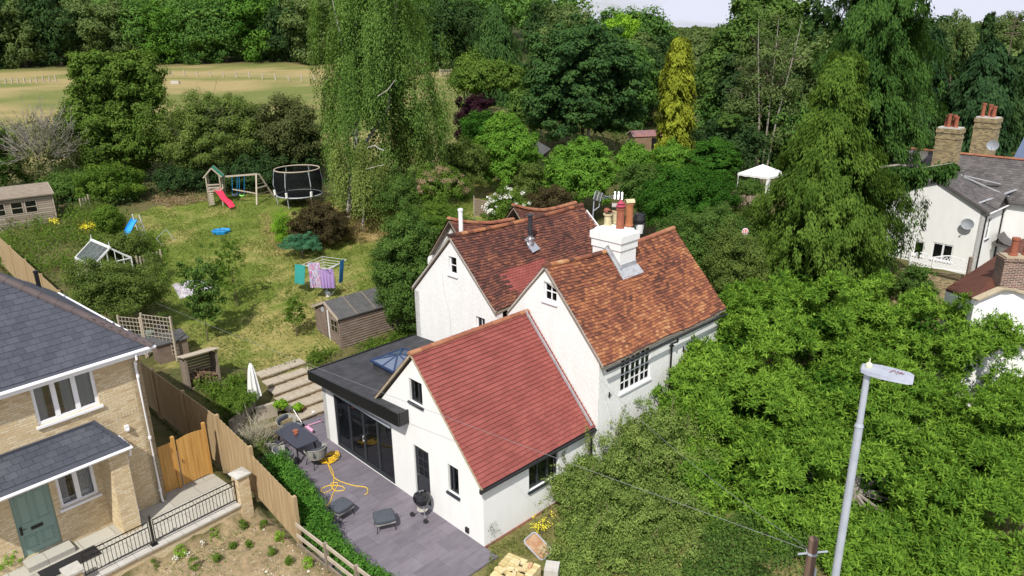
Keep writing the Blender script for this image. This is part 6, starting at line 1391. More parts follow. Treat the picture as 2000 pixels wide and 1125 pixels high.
def conifer(r,h,rb,nbr,npb,ll,lw,top=.05,z0=.03,out=None,droop=.9,power=.85,seed=0,hang=.8,wob=.25,rise=.15,ns=9,prof=None):
    """drooping conifer: separate boughs, each hung with strings of sprays"""
    L_=out or Leafy(); u=(np.arange(nbr)+r.random(nbr))/nbr; u=u**.8; z=h*(z0+(1-z0-.01)*u); a=np.cumsum(r.uniform(1.6,3.2,nbr))
    sh=np.maximum(top,(1-u)**power) if prof is None else np.interp(u,[p[0] for p in prof],[p[1] for p in prof])
    R_=rb*sh*(1+wob*2*(fbm(np.cos(a)*2+seed,np.sin(a)*2+u*7,seed,3)-.5))*r.uniform(.55,1.15,nbr)
    dr=np.stack([np.cos(a),np.sin(a),0*a],1); side=np.stack([-np.sin(a),np.cos(a),0*a],1)
    nst=nbr*ns; bi=np.repeat(np.arange(nbr),ns); s=r.uniform(.42,1.0,nst); wd=r.normal(0,1,nst)*(.12+.125*R_[bi])*(1.2-s*.6)
    A=np.stack([0*a,0*a,z],1)[bi]+dr[bi]*(R_[bi]*s)[:,None]+side[bi]*wd[:,None]; A[:,2]+=R_[bi]*(rise*np.sin(s*PI)-droop*.30*s**2.2)-np.abs(wd)*.55
    hl=hang*r.uniform(.35,1.1,nst)*(.5+.5*np.minimum(1,R_[bi]/(rb*.5))); m=max(3,npb//ns); si=np.repeat(np.arange(nst),m); n=len(si); f=np.tile(np.arange(m)/m,nst)
    P=A[si]+r.normal(0,1,(n,3))*np.array([.05,.05,.03])*(1+hang)*(1.2-.7*f)[:,None]; P[:,2]-=f*hl[si]; P+=dr[bi[si]]*(.12*np.sin(f*2.5)*hl[si])[:,None]
    Nm=unit(dr[bi[si]]*1.0+rdir(r,n)*.55+np.array([0,0,.45])*(1-f)[:,None]); T=unit(np.array([0,0,-1.])*droop+dr[bi[si]]*.4+rdir(r,n)*.4)
    L_.add(P,Nm,T,ll*r.uniform(.6,1.35,n),lw*r.uniform(.6,1.35,n),r.random(n)*.3+r.random(nbr)[bi[si]]*.45+r.random(nst)[si]*.25)
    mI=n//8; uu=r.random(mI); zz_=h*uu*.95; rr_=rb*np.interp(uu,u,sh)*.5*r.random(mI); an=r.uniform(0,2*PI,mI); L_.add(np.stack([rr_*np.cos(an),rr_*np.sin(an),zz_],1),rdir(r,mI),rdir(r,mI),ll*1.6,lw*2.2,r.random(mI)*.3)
    return L_
def trunk(name,parent,h,r0,mat,limbs=5,spread=1.5,seed=0,z0=.35,lean=(0,0),crooked=.15,r1=None):
    r=np.random.default_rng(seed+77); mb=MB(); m=7; P=[]
    for i in range(m): f=i/(m-1); P.append((lean[0]*f+r.normal(0,crooked)*f*(f<1),lean[1]*f+r.normal(0,crooked)*f,h*f-.25*(i==0)))
    mb.tube(P,[r0*(1.25 if i==0 else 1-.75*i/(m-1)) for i in range(m)],8)
    for k in range(limbs):
        f=z0+(1-z0)*(k+.5)/limbs; a=r.uniform(0,2*PI); b=np.array(P[0])*(1-f)+np.array(P[-1])*f; b[0]=np.interp(f*(m-1),range(m),[p[0] for p in P]); b[1]=np.interp(f*(m-1),range(m),[p[1] for p in P]); ln=spread*r.uniform(.6,1.1)
        q=[b,b+np.array([math.cos(a)*ln*.4,math.sin(a)*ln*.4,ln*.35]),b+np.array([math.cos(a+.2)*ln*.85,math.sin(a+.2)*ln*.85,ln*.55]),b+np.array([math.cos(a+.2)*ln*1.1,math.sin(a+.2)*ln*1.1,ln*.6])]
        rr_=r0*(1-.6*f)*.5; mb.tube(q,[rr_,rr_*.7,rr_*.35,rr_*.1],5)
    return mb.build(name,mat,parent)
def twigs(parent,mat,C,rad,n,ln,rr=.02,seed=0,up=.3,name='bare_twigs'):
    r=np.random.default_rng(seed+5); mb=MB(); d=rdir(r,n,-.2,1)
    for k in range(n):
        a=np.array(C)+d[k]*np.array(rad)*r.uniform(.3,.9); e=unit(d[k]+r.normal(0,.5,3)+np.array([0,0,up])); l=ln*r.uniform(.5,1.2); m=a+e*l*.5+r.normal(0,.06*l,3); b=a+e*l+r.normal(0,.1*l,3)
        mb.tube([a,m,b],[rr,rr*.6,rr*.15],4,caps=False)
        for j in range(3): q=m+(b-m)*r.random(); f=unit(e+r.normal(0,.7,3)); mb.tube([q,q+f*l*.35],[rr*.4,rr*.1],3,caps=False)
    return mb.build(name,mat,parent)
def px_tree(xl,xr,yt,yb,Y):
    """crown extents in the picture at distance Y -> centre x, radius, top, bottom, ground"""
    c=(xl+xr)/2; ym=(yt+yb)/2; A=ond(xl,ym,Y);B=ond(xr,ym,Y); x=(A[0]+B[0])/2; r=(B[0]-A[0])/2; zt_=ond(c,yt,Y)[2]; zb_=ond(c,yb,Y)[2]; return x,r,zt_,zb_,float(gz(x,Y))
GL=dict(
 maple=leafmat('maple_leaf',(0.022,0.059,0.023),(0.085,0.164,0.045)), oak=leafmat('mid_green_leaf',(0.036,0.082,0.018),(0.129,0.216,0.048)), dark=leafmat('dark_leaf',(0.020,0.046,0.018),(0.068,0.123,0.038)),
 olive=leafmat('olive_leaf',(0.044,0.089,0.016),(0.155,0.240,0.043)), haw=leafmat('hawthorn_leaf',(0.049,0.086,0.020),(0.188,0.251,0.060)), birch=leafmat('birch_leaf',(0.049,0.108,0.022),(0.183,0.297,0.068),.35), birch2=leafmat('pale_birch_leaf',(0.075,0.112,0.025),(0.264,0.329,0.090),.35),
 laurel=leafmat('laurel_leaf',(0.046,0.124,0.018),(0.197,0.378,0.048),.3), laureld=leafmat('dark_laurel_leaf',(0.020,0.068,0.010),(0.076,0.189,0.026),.3), magn=leafmat('magnolia_leaf',(.045,.125,.016),(.265,.425,.055),.35),
 cyp=leafmat('cypress_spray',(.035,.075,.018),(.16,.24,.045),.25), cypy=leafmat('light_cypress_spray',(0.029,0.069,0.011),(0.140,0.225,0.037),.25), cypd=leafmat('dark_cypress_spray',(0.018,0.051,0.013),(0.078,0.157,0.033),.25), gold=leafmat('golden_spray',(0.085,0.121,0.014),(0.352,0.395,0.043),.25),
 purple=leafmat('purple_leaf',(0.014,0.007,0.011),(0.046,0.018,0.025),.15), bronze=leafmat('bronze_leaf',(.034,.024,.015),(.11,.095,.04),.2), smoke=leafmat('smoke_plume',(.18,.15,.07),(.42,.31,.20),.3), junip=leafmat('blue_juniper',(.035,.12,.06),(.12,.30,.16)),
 lime=leafmat('lime_leaf',(.10,.24,.02),(.32,.52,.05),.35), priv=leafmat('privet_leaf',(0.069,0.130,0.028),(0.282,0.367,0.094),.3), weed=leafmat('weed_leaf',(0.041,0.093,0.014),(0.175,0.274,0.043),.35), ivy=leafmat('hedge_leaf',(0.033,0.110,0.015),(0.131,0.298,0.046),.3),
 brown=leafmat('brownish_leaf',(0.044,0.055,0.018),(0.144,0.170,0.063)), straw=leafmat('dry_grass',(.26,.20,.08),(.50,.38,.19),.3,.02), grass=leafmat('green_grass',(0.068,0.114,0.020),(0.192,0.229,0.056),.3,.02), white=leafmat('white_petals',(.6,.6,.55),(.8,.8,.76),.2), yellow=leafmat('yellow_petals',(.7,.6,.03),(.85,.75,.08),.2), grey=leafmat('grey_dry_stem',(.20,.18,.13),(.40,.36,.28),.1,.02),
 wood=leafmat('woodland_leaf',(0.038,0.097,0.024),(0.146,0.266,0.056)), woodg=leafmat('grey_green_leaf',(0.061,0.097,0.032),(0.166,0.228,0.074)), woodb=leafmat('bright_woodland_leaf',(0.036,0.099,0.017),(0.138,0.273,0.040)), pine=leafmat('blue_green_needles',(0.018,0.043,0.018),(0.057,0.116,0.042)), willow=leafmat('willow_leaf',(0.028,0.071,0.020),(0.097,0.177,0.049)))
def bush(name,lab,cat,ext,Y,mat,ncl=120,cr=.35,npc=60,ll=.12,lw=.06,dep=None,seed=1,tr=True,group=None,zb=None,bark='bark',rt=.08,mesh=None,**kw):
    x,r,zt_,zb_,g=px_tree(*ext,Y); r=max(r-cr*.6,.2); zt_-=cr*.4; zb_=max(zb_,g+cr*.3) if zb is None else zb; h=(zt_-zb_)/2; zc=(zt_+zb_)/2
    T=thing(name,lab,cat,(x,Y,g),group=group); rg=np.random.default_rng(seed); npc=int(npc*1.5); ll*=.82; lw*=.80
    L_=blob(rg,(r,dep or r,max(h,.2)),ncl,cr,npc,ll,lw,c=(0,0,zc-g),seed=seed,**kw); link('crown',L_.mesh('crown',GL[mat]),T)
    if tr: trunk('trunk',T,max(.4,zc-g),rt,MT[bark],4,r*.6,seed)
    T['_r']=r; T['_z']=zc-g; T['_h']=h; return T
# ---- woodland on the hill, left and centre back ----
wr=np.random.default_rng(21)
def woodmesh(seed,kind):
    r=np.random.default_rng(seed)
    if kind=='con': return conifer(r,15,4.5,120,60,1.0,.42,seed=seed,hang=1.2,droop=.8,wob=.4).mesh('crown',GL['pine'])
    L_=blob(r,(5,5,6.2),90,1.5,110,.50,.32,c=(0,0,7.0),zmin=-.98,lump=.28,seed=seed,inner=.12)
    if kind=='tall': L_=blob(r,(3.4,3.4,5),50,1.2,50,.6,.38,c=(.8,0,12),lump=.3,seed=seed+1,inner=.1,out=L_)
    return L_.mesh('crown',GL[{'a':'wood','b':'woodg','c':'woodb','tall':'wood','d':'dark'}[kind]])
WM=[woodmesh(101,'a'),woodmesh(102,'b'),woodmesh(103,'c'),woodmesh(104,'tall'),woodmesh(105,'d'),woodmesh(106,'con')]
WK=['mid green broadleaf tree','grey green broadleaf tree','bright green broadleaf tree','tall double crowned tree','dark green yew like tree','pointed dark conifer']
tm=MB(); tm.tube([(0,0,-1),(0,0,4),(.3,0,9)],[.45,.32,.15],7); tmesh=raw('trunk',np.array(tm.V,np.float32),tm.F,MT['bark'],tint=tm.T)
def wtree(px,Y,k,s,lab=None,group='trees along the woodland edge',name='woodland_tree',x=None,sz=None):
    if x is None: x=ond(px,100,Y)[0]
    T=thing(name,lab or (WK[k]+' in the woodland edge behind the dry field'),'tree',(x,Y,float(gz(x,Y))-.3),wr.uniform(0,6),group=group); T.scale=(s,s,sz or s*wr.uniform(.9,1.1))
    link('crown',WM[k],T); link('trunk',tmesh,T); return T
edge=[(-80,1,1.2,'grey green tree just outside the left end of the woodland edge'),(-20,4,1.3,'dark spreading yew at the far left end of the woodland edge'),(45,1,1.15,'grey green tree beside the dark yew above the dry field'),(115,4,1.45,'largest dark tree of the woodland edge, left of the tall garden tree'),(170,1,1.2,'grey green tree standing right of the largest dark tree of the wood edge'),(228,1,1.3,'grey green tree directly behind the twin peaked olive garden tree'),(285,0,1.25,'mid green tree at the right shoulder of the twin peaked olive tree'),(335,2,1.2,'bright green tree above the pale field trough'),(390,0,1.15,'mid green tree above the hawthorn, just right of the pale trough'),(440,0,1.3,'taller mid green tree above the middle of the hawthorn'),(498,2,1.45,'brightest broad green tree of the woodland edge beside the birch'),(560,4,1.2,'dark tree between the brightest edge tree and the birch'),(615,1,1.3,'grey green tree half hidden by the left side of the birch')]
for i,(px,k,s,lab) in enumerate(edge):
    wtree(px,207+wr.uniform(-3,5),k,s,lab or ('%s edging the dry field below the wooded hill'%WK[k]))
# backing mass of the wood as one stuff object
def mass(name,lab,pts,seed,kind='wood',cr=2.2,ll=.9,lw=.6,npc=44,rad=(5,5,6)):
    r=np.random.default_rng(seed); L_=Leafy()
    for (x,y,s) in pts: blob(r,(rad[0]*s,rad[1]*s,rad[2]*s),34,cr*s,npc,ll,lw,c=(x,y,float(gz(x,y))+7.5*s),zmin=-.3,lump=.3,seed=int(r.integers(999)),inner=.08,out=L_)
    o=link(name,L_.mesh(name,GL[kind])); prop(o,lab,'woodland',kind='stuff'); return o
pts=[(ond(px,60,Y)[0],Y,wr.uniform(1.05,1.4)) for Y,st in ((222,48),(240,46),(262,46)) for px in np.arange(-520,1130,st)+wr.uniform(-10,10)]
mass('woodland','dense mixed woodland covering the hill behind the dry field',pts,5)
pts=[(ond(px,60,Y)[0],Y,wr.uniform(.8,1.1)) for Y,st in ((430,20),(560,16)) for px in np.arange(1120,2080,st)+wr.uniform(-6,6)]
pts=[(x,y,s*.42) for x,y,s in pts]+[(ond(px,60,Y)[0],Y,wr.uniform(.30,.40)*(1+(Y<200)*.15)) for Y,st in ((170,34),(215,27),(270,22),(340,18)) for px in np.arange(1130,2080,st)+wr.uniform(-6,6)]
mass('far_woodland','line of distant trees along the horizon',pts,6,'woodg',rad=(9,7,4.6),npc=34)
# centre back trees
def big(name,lab,ext,Y,mat,ncl,cr,npc,ll,lw,seed,bark='bark',rt=.3,tr=True,cat='tree',**kw): return bush(name,lab,cat,ext,Y,mat,ncl,cr,npc,ll,lw,seed=seed,rt=rt,bark=bark,tr=tr,**kw)
for px,k,s,Y,lab in ((860,4,1.2,180,'dark rounded tree just right of the birch top'),(905,4,1.3,190,'dark broad tree behind the pale green cedar'),(1075,4,1.2,170,'dark tree between the cedar and the big maple'),(1110,1,1.1,150,'grey green tree close behind the maple crown'),(1205,0,1.12,165,'rounded tree breaking the skyline right of the maple'),(1262,0,1.15,158,'widest rounded skyline tree above the golden cypress'),(1290,4,.85,125,'dark tree left of the golden cypress top'),(1235,1,.95,118,'grey tree in the gap between maple and golden cypress'),(1250,4,.85,104,'dark evergreen above the low hut'),(1225,0,.75,96,'mid green tree directly behind the low hut'),(1385,4,.55,130,'dark tree low behind the golden cypress'),(1330,1,.6,140,'grey green tree behind the golden cypress'),(1800,4,1.1,110,'dark tree right of the tall conifer tops'),(1760,4,1.2,96,'dark shaded tree close behind the tall conifers'),(1960,1,.9,190,'grey green tree at the right skyline'),(1900,4,.8,170,'dark tree low on the right skyline'),(1520,0,1.15,112,'green tree filling the gap left of the tallest conifer'),(1575,4,1.2,104,'dark tree directly behind the tallest conifer'),(1600,1,1.0,86,'grey green tree behind the yellow green conifer'),(1480,4,.8,82,'dark tree above the gazebo'),(1530,0,.7,74,'small tree between gazebo and conifers'),(1420,0,.6,84,'rounded tree behind the young two stemmed tree'),(1180,4,.7,92,'dark tree at the right foot of the maple'),(1850,0,1.0,120,'mid green tree behind the weeping tree top'),(1690,4,1.2,112,'dark tree hidden mostly by the tallest conifer')):
    wtree(px,Y,k,s,lab,group='trees behind the gardens')
T=thing('weeping_cedar','pale green weeping conifer with a pointed top behind the trimmed hedge','tree',(0,0,0)); x,r,zt_,zb_,g=px_tree(890,1045,2,150,112); T.location=(x,112,g)
cr_=conifer(np.random.default_rng(31),zt_-g,r*1.15,200,110,.60,.17,power=.55,hang=2.2,droop=1.2,seed=4,ns=11); link('crown',cr_.mesh('crown',GL['willow']),T); trunk('trunk',T,8,.3,MT['bark'],0,1,3)
big('pale_tree','light green rounded tree at the left foot of the weeping conifer',(880,960,95,190),100,'olive',70,1.0,50,.5,.25,32)
big('bright_tree','yellow green tree top peeping above the maple crown',(1165,1255,22,110),120,'lime',70,.9,50,.5,.25,33)
T=bush('field_hedge','long trimmed green hedge crossing behind the purple tree','hedge',(875,1045,118,190),94,'olive',200,.7,70,.38,.22,dep=3.0,seed=34,tr=False,lump=.05,zmin=-.5)
T=bush('dark_shrub','dark olive shrub at the right end of the trimmed hedge','shrub',(985,1060,170,260),80,'oak',90,.6,55,.32,.18,seed=35)
# maple
T=big('maple_tree','large dark green maple with two visible trunks at its base',(1028,1250,30,292),72,'maple',330,.85,110,.36,.26,41,rt=.28,lump=.2,up=.6,flat=.5,inner=.22)
mb=MB(); mb.tube([(.3,-2.2,0),(.4,-2.0,4.2)],[.17,.12],7); mb.build('trunk',MT['greybark'],T); mb=MB(); mb.tube([(-1.6,-2,0),(-1.5,-1.8,4)],[.13,.10],7); mb.build('trunk',MT['greybark'],T)
# golden cypress
x,r,zt_,zb_,g=px_tree(1286,1362,68,290,74); T=thing('golden_cypress','narrow golden yellow cypress standing among dark trees','tree',(x,74,g))
link('crown',conifer(np.random.default_rng(42),zt_-g,r*1.05,200,170,.34,.15,hang=1.0,droop=1.3,seed=2,wob=.35,z0=.05,prof=[(0,.8),(.2,1),(.7,.85),(.9,.6),(1,.35)]).mesh('crown',GL['gold']),T); trunk('trunk',T,6,.2,MT['bark'],0,1,3)
# right of it
big('broad_green_tree','tall bright green tree right of the golden cypress',(1362,1500,20,300),88,'oak',260,1.0,90,.5,.3,43,lump=.25)
big('skyline_tree','tall dark green tree reaching the top edge left of the conifers',(1420,1580,-60,200),100,'oak',220,1.2,80,.6,.36,44,lump=.25)
T=big('thin_leaved_tree','sparse tree with pale bare branches showing in front of dark trees',(1420,1560,30,330),72,'woodg',150,.8,60,.30,.16,45,lump=.3,inner=.05)
twigs(T,MT['bark'],(0,-1,T['_z']),(2.6,2,6),60,2.2,.035,3,1.2)
mb=MB(); 
for k,(a,b) in enumerate(((.2,0),(1.3,1.0),(-1.0,-.6))): mb.tube([(a*.3,-1.5,.0),(a*.7,-1.8,6),(a+b*.6,-1.8,12),(a+b,-1.8,T['_z']+T['_h'])],[.10,.075,.05,.015],6)
mb.build('pale_stem',MT['greybark'],T)
bush('undergrowth_shrub','dark undergrowth shrub below the thin leaved tree','shrub',(1350,1500,225,340),68,'dark',120,.7,55,.34,.2,seed=46)
T=big('young_tree','small round topped tree on two thin stems near the gazebo',(1400,1450,222,250),66,'oak',40,.3,50,.2,.12,47,rt=.06)
# tall conifers
x,r,zt_,zb_,g=px_tree(1500,1800,-90,560,44); 
Td=thing('tall_conifer','tallest dark green drooping conifer leaving the top of the photo','tree',(ond(1678,300,45)[0],45,-.7)); zt_=ond(1690,-330,45)[2]
link('crown',conifer(np.random.default_rng(51),zt_+.7,4.1,250,620,.24,.08,hang=1.05,droop=1.15,seed=7,wob=.32,rise=.12,ns=20,prof=[(0,.95),(.25,1),(.5,.93),(.75,.75),(1,.1)]).mesh('crown',GL['cypd']),Td); trunk('trunk',Td,zt_-2,.4,MT['bark'],0,1,3)
Tl=thing('yellow_green_conifer','yellow green drooping conifer in front of the taller dark one','tree',(ond(1612,400,38)[0],38,-.7)); zt_=ond(1630,88,38)[2]
L_=conifer(np.random.default_rng(52),zt_+.7,4.85,210,820,.20,.075,hang=.85,droop=1.2,seed=9,wob=.38,rise=.10,ns=24,prof=[(0,.95),(.2,1),(.45,.86),(.62,.72),(.72,.52),(.85,.34),(.96,.24),(1,.12)]); link('crown',L_.mesh('crown',GL['cypy']),Tl); trunk('trunk',Tl,zt_-2,.35,MT['bark'],0,1,3)
# long low bough to the right
rg=np.random.default_rng(53); base=np.array([ond(1700,335,41)[k] for k in range(3)]); B=[ond(a,b,Y) for a,b,Y in ((1700,330,42),(1755,322,42),(1800,328,42),(1862,318,42))]; o=np.array([Td.location.x,Td.location.y,Td.location.z])
mb=MB(); mb.tube([b-o for b in B],[.10,.07,.05,.02],6); mb.build('bough',MT['greybark'],Td); L_=Leafy(); n=5200; f=rg.random(n)**.8; X=np.array(B); P=np.stack([np.interp(f*3,range(4),X[:,k]) for k in range(3)],1)-o
P+=rg.normal(0,1,(n,3))*np.array([.10,.35,.05]); P[:,2]-=rg.random(n)**1.1*(1.35-.5*f)*(.6+.4*np.sin(f*23)); L_.add(P,unit(rdir(rg,n)+np.array([-.3,-.6,.3])),unit(np.array([0,0,-1.])+rdir(rg,n)*.35),.34,.11,rg.random(n)*.6+.1); link('bough_foliage',L_.mesh('bough_foliage',GL['cypd']),Td)
# dark conifers at right back
for i,(xl,xr,yt,Y,m,lab,pw) in enumerate(((1770,1850,55,86,'pine','dark drooping conifer left of the weeping tree top on the right',.5),(1850,1990,80,82,'pine','broad dark conifer behind the brick chimneys',.45),(1925,2060,95,88,'dark','dark conifer at the right edge behind the chimneys',.45),(1735,1830,140,74,'dark','dark conifer below the weeping tree, beside the tall conifers',.5))):
    x,r,zt_,zb_,g=px_tree(xl,xr,yt,300,Y); T=thing('dark_conifer',lab,'tree',(x,Y,g),group='dark conifers behind the white house')
    link('crown',conifer(np.random.default_rng(60+i),zt_-g,r*1.5,170,170,.55,.24,power=pw,top=.15,hang=1.4,droop=.9,seed=i,wob=.5,ns=12).mesh('crown',GL[m]),T); trunk('trunk',T,8,.3,MT['bark'],0,1,i)
x,r,zt_,zb_,g=px_tree(1825,1905,0,200,92); T=thing('weeping_tree','weeping tree top rising against the sky on the right','tree',(x,92,g)); link('crown',weep(np.random.default_rng(65),(r,r,4.2),420,(1.0,3.6),.42,.13,c=(0,0,zt_-g-4.4),zmin=-.2,step=.14,spread=.16).mesh('crown',GL['woodg']),T); trunk('trunk',T,zt_-g-3,.25,MT['bark'],4,2,8)
x=ond(1928,60,90)[0]; T=thing('spire_conifer','thin crooked conifer spire beside the weeping tree','tree',(x,90,float(gz(x,90)))); zt_=ond(1918,18,90)[2]; link('crown',conifer(np.random.default_rng(66),zt_-T.location.z,1.3,70,80,.45,.2,power=.4,top=.3,hang=.8,seed=3).mesh('crown',GL['dark']),T); trunk('trunk',T,9,.15,MT['bark'],0,1,3)
x=ond(1979,60,125)[0]; T=thing('sapling_spruce','tiny sparse spruce tip above the right skyline','tree',(x,125,float(gz(x,125)))); zt_=ond(1979,20,125)[2]; h=zt_-T.location.z; mb=MB(); mb.tube([(0,0,0),(0,0,h)],[.15,.02],5)
for k in range(12): z=h-.3-k*.35; a=k*2.1; l_=.25+.11*k; mb.tube([(0,0,z),(math.cos(a)*l_,math.sin(a)*l_,z+.15)],.05,3); mb.tube([(0,0,z),(-math.cos(a)*l_,-math.sin(a)*l_,z+.15)],.05,3)
mb.build('stem',MT['bark'],T)
# ---- mid left hedge line ----
T=big('tall_green_tree','tall bushy olive green tree with two rounded peaks at the left of the field',(128,300,185,400),61,'olive',300,.6,110,.26,.14,71,lump=.18); rg=np.random.default_rng(72); L_=Leafy(); x0,g0=T.location.x,T.location.z
for (a,b,c_,rr_) in ((190,98,61,2.3),(262,104,61.5,2.0),(150,200,60,1.7),(285,210,60,1.9)):
    q=ond(a,b,c_); blob(rg,(rr_,rr_,2.6),95,.5,100,.24,.13,c=(q[0]-x0,c_-61,q[2]-2.4-g0),seed=a,lump=.2,out=L_)
link('upper_crown',L_.mesh('upper_crown',GL['olive']),T)
T=big('hawthorn_tree','spreading hawthorn with arching twigs behind the play equipment',(322,545,178,400),60,'haw',330,.62,110,.20,.11,73,lump=.2,droop=.5); twigs(T,simple('green_twigs',(.16,.17,.09),.9),(0,-.8,T['_z']),(3.2,2.4,3.2),210,1.9,.022,4,-.5)
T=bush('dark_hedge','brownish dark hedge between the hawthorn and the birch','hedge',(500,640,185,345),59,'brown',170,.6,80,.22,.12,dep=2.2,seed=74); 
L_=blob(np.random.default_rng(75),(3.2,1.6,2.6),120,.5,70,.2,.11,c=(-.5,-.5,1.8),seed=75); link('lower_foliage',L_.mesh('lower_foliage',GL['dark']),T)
T=bush('bare_shrub','grey half bare shrub with dry twigs at the far left','shrub',(20,175,215,400),57,'brown',110,.55,46,.16,.08,seed=76,inner=.08); twigs(T,MT['greybark'],(0,-.6,T['_z']),(2.4,2,3),260,1.8,.03,6,.8)
bush('green_shrub','green shrub at the left edge above the long shed','shrub',(-60,50,235,375),57,'oak',120,.5,70,.2,.11,seed=77)
bush('dark_bush','dark green bush behind the far shed','shrub',(90,210,330,420),55,'oak',120,.45,70,.18,.1,seed=78)
bush('dense_bush','dense bright green bush at the foot of the tall olive tree','shrub',(150,290,320,425),54,'weed',130,.42,80,.17,.1,seed=79)
bush('shaded_bush','dark shaded bush under the hawthorn behind the red slide','shrub',(300,420,320,392),57,'dark',90,.4,60,.18,.1,seed=80)
bush('low_bush','low dark bush behind the swings','shrub',(420,560,300,385),57,'dark',110,.42,60,.18,.1,seed=81)
# ---- weeping birch ----
bx,br_,bt,bb,bg=px_tree(600,876,-170,420,49); T=thing('weeping_birch','very tall weeping birch with hanging strands and pale stems, centre left','tree',(bx,49,bg))
H_=bt-bg; rg=np.random.default_rng(81); L_=weep(rg,(br_*.98,br_*.8,6.2),1150,(1.5,5.2),.17,.075,c=(0,0,H_-5.0),zmin=-.55,step=.065,spread=.11)
weep(rg,(br_*.98,br_*.8,4.6),1050,(1.2,4.0),.17,.075,c=(-.1,0,H_-10.2),zmin=-.6,step=.065,spread=.11,out=L_)
weep(rg,(br_*.55,br_*.6,3),300,(1.0,3.2),.17,.075,c=(-1.5,.2,H_-15.3),zmin=-.5,step=.07,spread=.12,out=L_); blob(rg,(br_*.66,br_*.55,9.0),130,.75,100,.17,.085,c=(0,.3,H_-9.5),zmin=-.95,droop=1.2,seed=8,lump=.3,out=L_,inner=.1)
link('crown',L_.mesh('crown',GL['birch']),T)
mb=MB()
for P,rr_ in (([(690,560),(694,300),(700,200),(720,100),(740,0)],.2),([(700,300),(760,210),(770,100),(775,0)],.11),([(694,280),(675,180),(668,80),(650,0)],.09),([(700,240),(690,120),(700,0)],.08)):
    pp_=[ond(a,b,49.3) for a,b in P]; pp_=[np.array([p[0]-bx,.2,max(p[2]-bg,-.3)]) for p in pp_]; mb.tube(pp_,[rr_*(1-.7*i/(len(pp_)-1)) for i in range(len(pp_))],6)
mb.build('trunk',MT['birchbark'],T)
for pix,rr_ in ((((738,188),(757,176),(772,156)),.028),(((718,288),(732,284),(740,290),(750,294)),.032),(((716,330),(735,325),(750,322)),.02)):
    mb=MB(); pp_=[ond(a,b,44.6) for a,b in pix]; mb.tube([p-np.array([bx,49,bg]) for p in pp_],rr_,5); mb.build('bare_branch',MT['birchbark'],T)
x,r,zt_,zb_,g=px_tree(628,775,258,430,46.5); T=thing('low_birch','lower pale green weeping birch growth in front of the tall birch','tree',(x,46.5,g)); rg=np.random.default_rng(82)
link('crown',weep(rg,(r,1.6,2.6),520,(.8,2.6),.15,.07,c=(0,0,zt_-g-2.3),zmin=-.6,step=.06,spread=.12).mesh('crown',GL['birch2']),T); trunk('trunk',T,3,.1,MT['birchbark'],4,1.2,4)
x,r,zt_,zb_,g=px_tree(740,880,150,380,51); T=thing('shaded_birch','darker weeping growth on the right side of the tall birch','tree',(x,51,g)); link('crown',weep(np.random.default_rng(83),(r,2,4),560,(1,3),.19,.08,c=(0,0,zt_-g-3.6),zmin=-.9,step=.08,spread=.16).mesh('crown',GL['haw']),T); trunk('trunk',T,5,.15,MT['birchbark'],4,1.2,5)
# ---- centre shrubs ----
T=bush('smoke_bush','tan pink plumed smoke bush below the weeping birch','shrub',(800,932,318,420),44.5,'weed',100,.35,70,.12,.07,seed=91,zmin=-.5); L_=blob(np.random.default_rng(92),(1.6,1.4,1.3),70,.24,120,.07,.05,c=(-.2,-.25,T['_z']+.15),zmin=.0,seed=3,inner=0); link('plumes',L_.mesh('plumes',GL['smoke']),T)
bush('green_mound','rounded mid green shrub between the birch and bright laurel','shrub',(855,955,265,370),53,'haw',130,.42,80,.15,.08,seed=93)
T=bush('purple_tree','dark purple leaved tree behind the bright laurel','tree',(885,970,182,290),66,'purple',110,.45,80,.2,.13,seed=94,lump=.35)
bush('dark_laurel','dark green laurel left of the bright laurel','shrub',(895,990,215,300),60,'laureld',120,.4,80,.22,.09,seed=95)
bush('bright_laurel','large bright green laurel bush with glossy leaves in the centre','shrub',(930,1052,225,362),55,'laurel',260,.42,100,.24,.09,seed=96,lump=.1,up=.5)
bush('second_laurel','rounded bright laurel bush behind the cottage ridge','shrub',(1062,1205,278,398),49,'laurel',280,.40,100,.22,.085,seed=97,lump=.1,up=.5)
bush('reddish_shrub','olive shrub with reddish tips left of the second laurel','shrub',(1000,1085,315,400),50,'haw',110,.35,70,.13,.07,seed=98)
bush('third_laurel','smaller bright laurel between the two rounded laurels and the hedge','shrub',(1200,1275,278,350),54,'laurel',120,.38,80,.22,.085,seed=99)
bush('tall_laurel','upright bright laurel below the golden cypress','shrub',(1275,1350,275,345),55,'laurel',120,.38,80,.22,.085,seed=100)
bush('pointed_shrub','feathery green shrub between the laurels above the chimney','shrub',(1200,1300,315,410),46,'oak',140,.35,80,.13,.07,seed=101)
bush('viburnum','dark leathery shrub beside the gazebo','shrub',(1345,1445,268,362),54,'laureld',150,.4,80,.2,.1,seed=102,up=.7,flat=.4)
bush('broad_laurel','broad glossy laurel above the cottage roof','shrub',(1240,1432,325,445),44,'laureld',340,.38,100,.18,.07,seed=103,lump=.1,up=.5)
bush('dark_hedge_bush','dark mixed shrubs behind the right end of the tiled roof','shrub',(1280,1470,400,590),37,'oak',360,.38,100,.11,.06,seed=104,dep=2.2)
bush('conifer_foot_shrub','dark shrub between the tiled roof and the conifer foot','shrub',(1370,1500,440,600),34.5,'haw',240,.34,90,.11,.055,seed=105)
T=bush('white_flowering_shrub','shrub covered in white flowers behind the rear roof','shrub',(938,1040,368,450),42,'weed',120,.32,80,.12,.06,seed=106); L_=blob(np.random.default_rng(107),(T['_r']*1.05,T['_r'],T['_h']*1.02),60,.14,26,.09,.07,c=(0,-.2,T['_z']),seed=2,inner=0,zmin=0); link('flowers',L_.mesh('flowers',GL['white']),T)
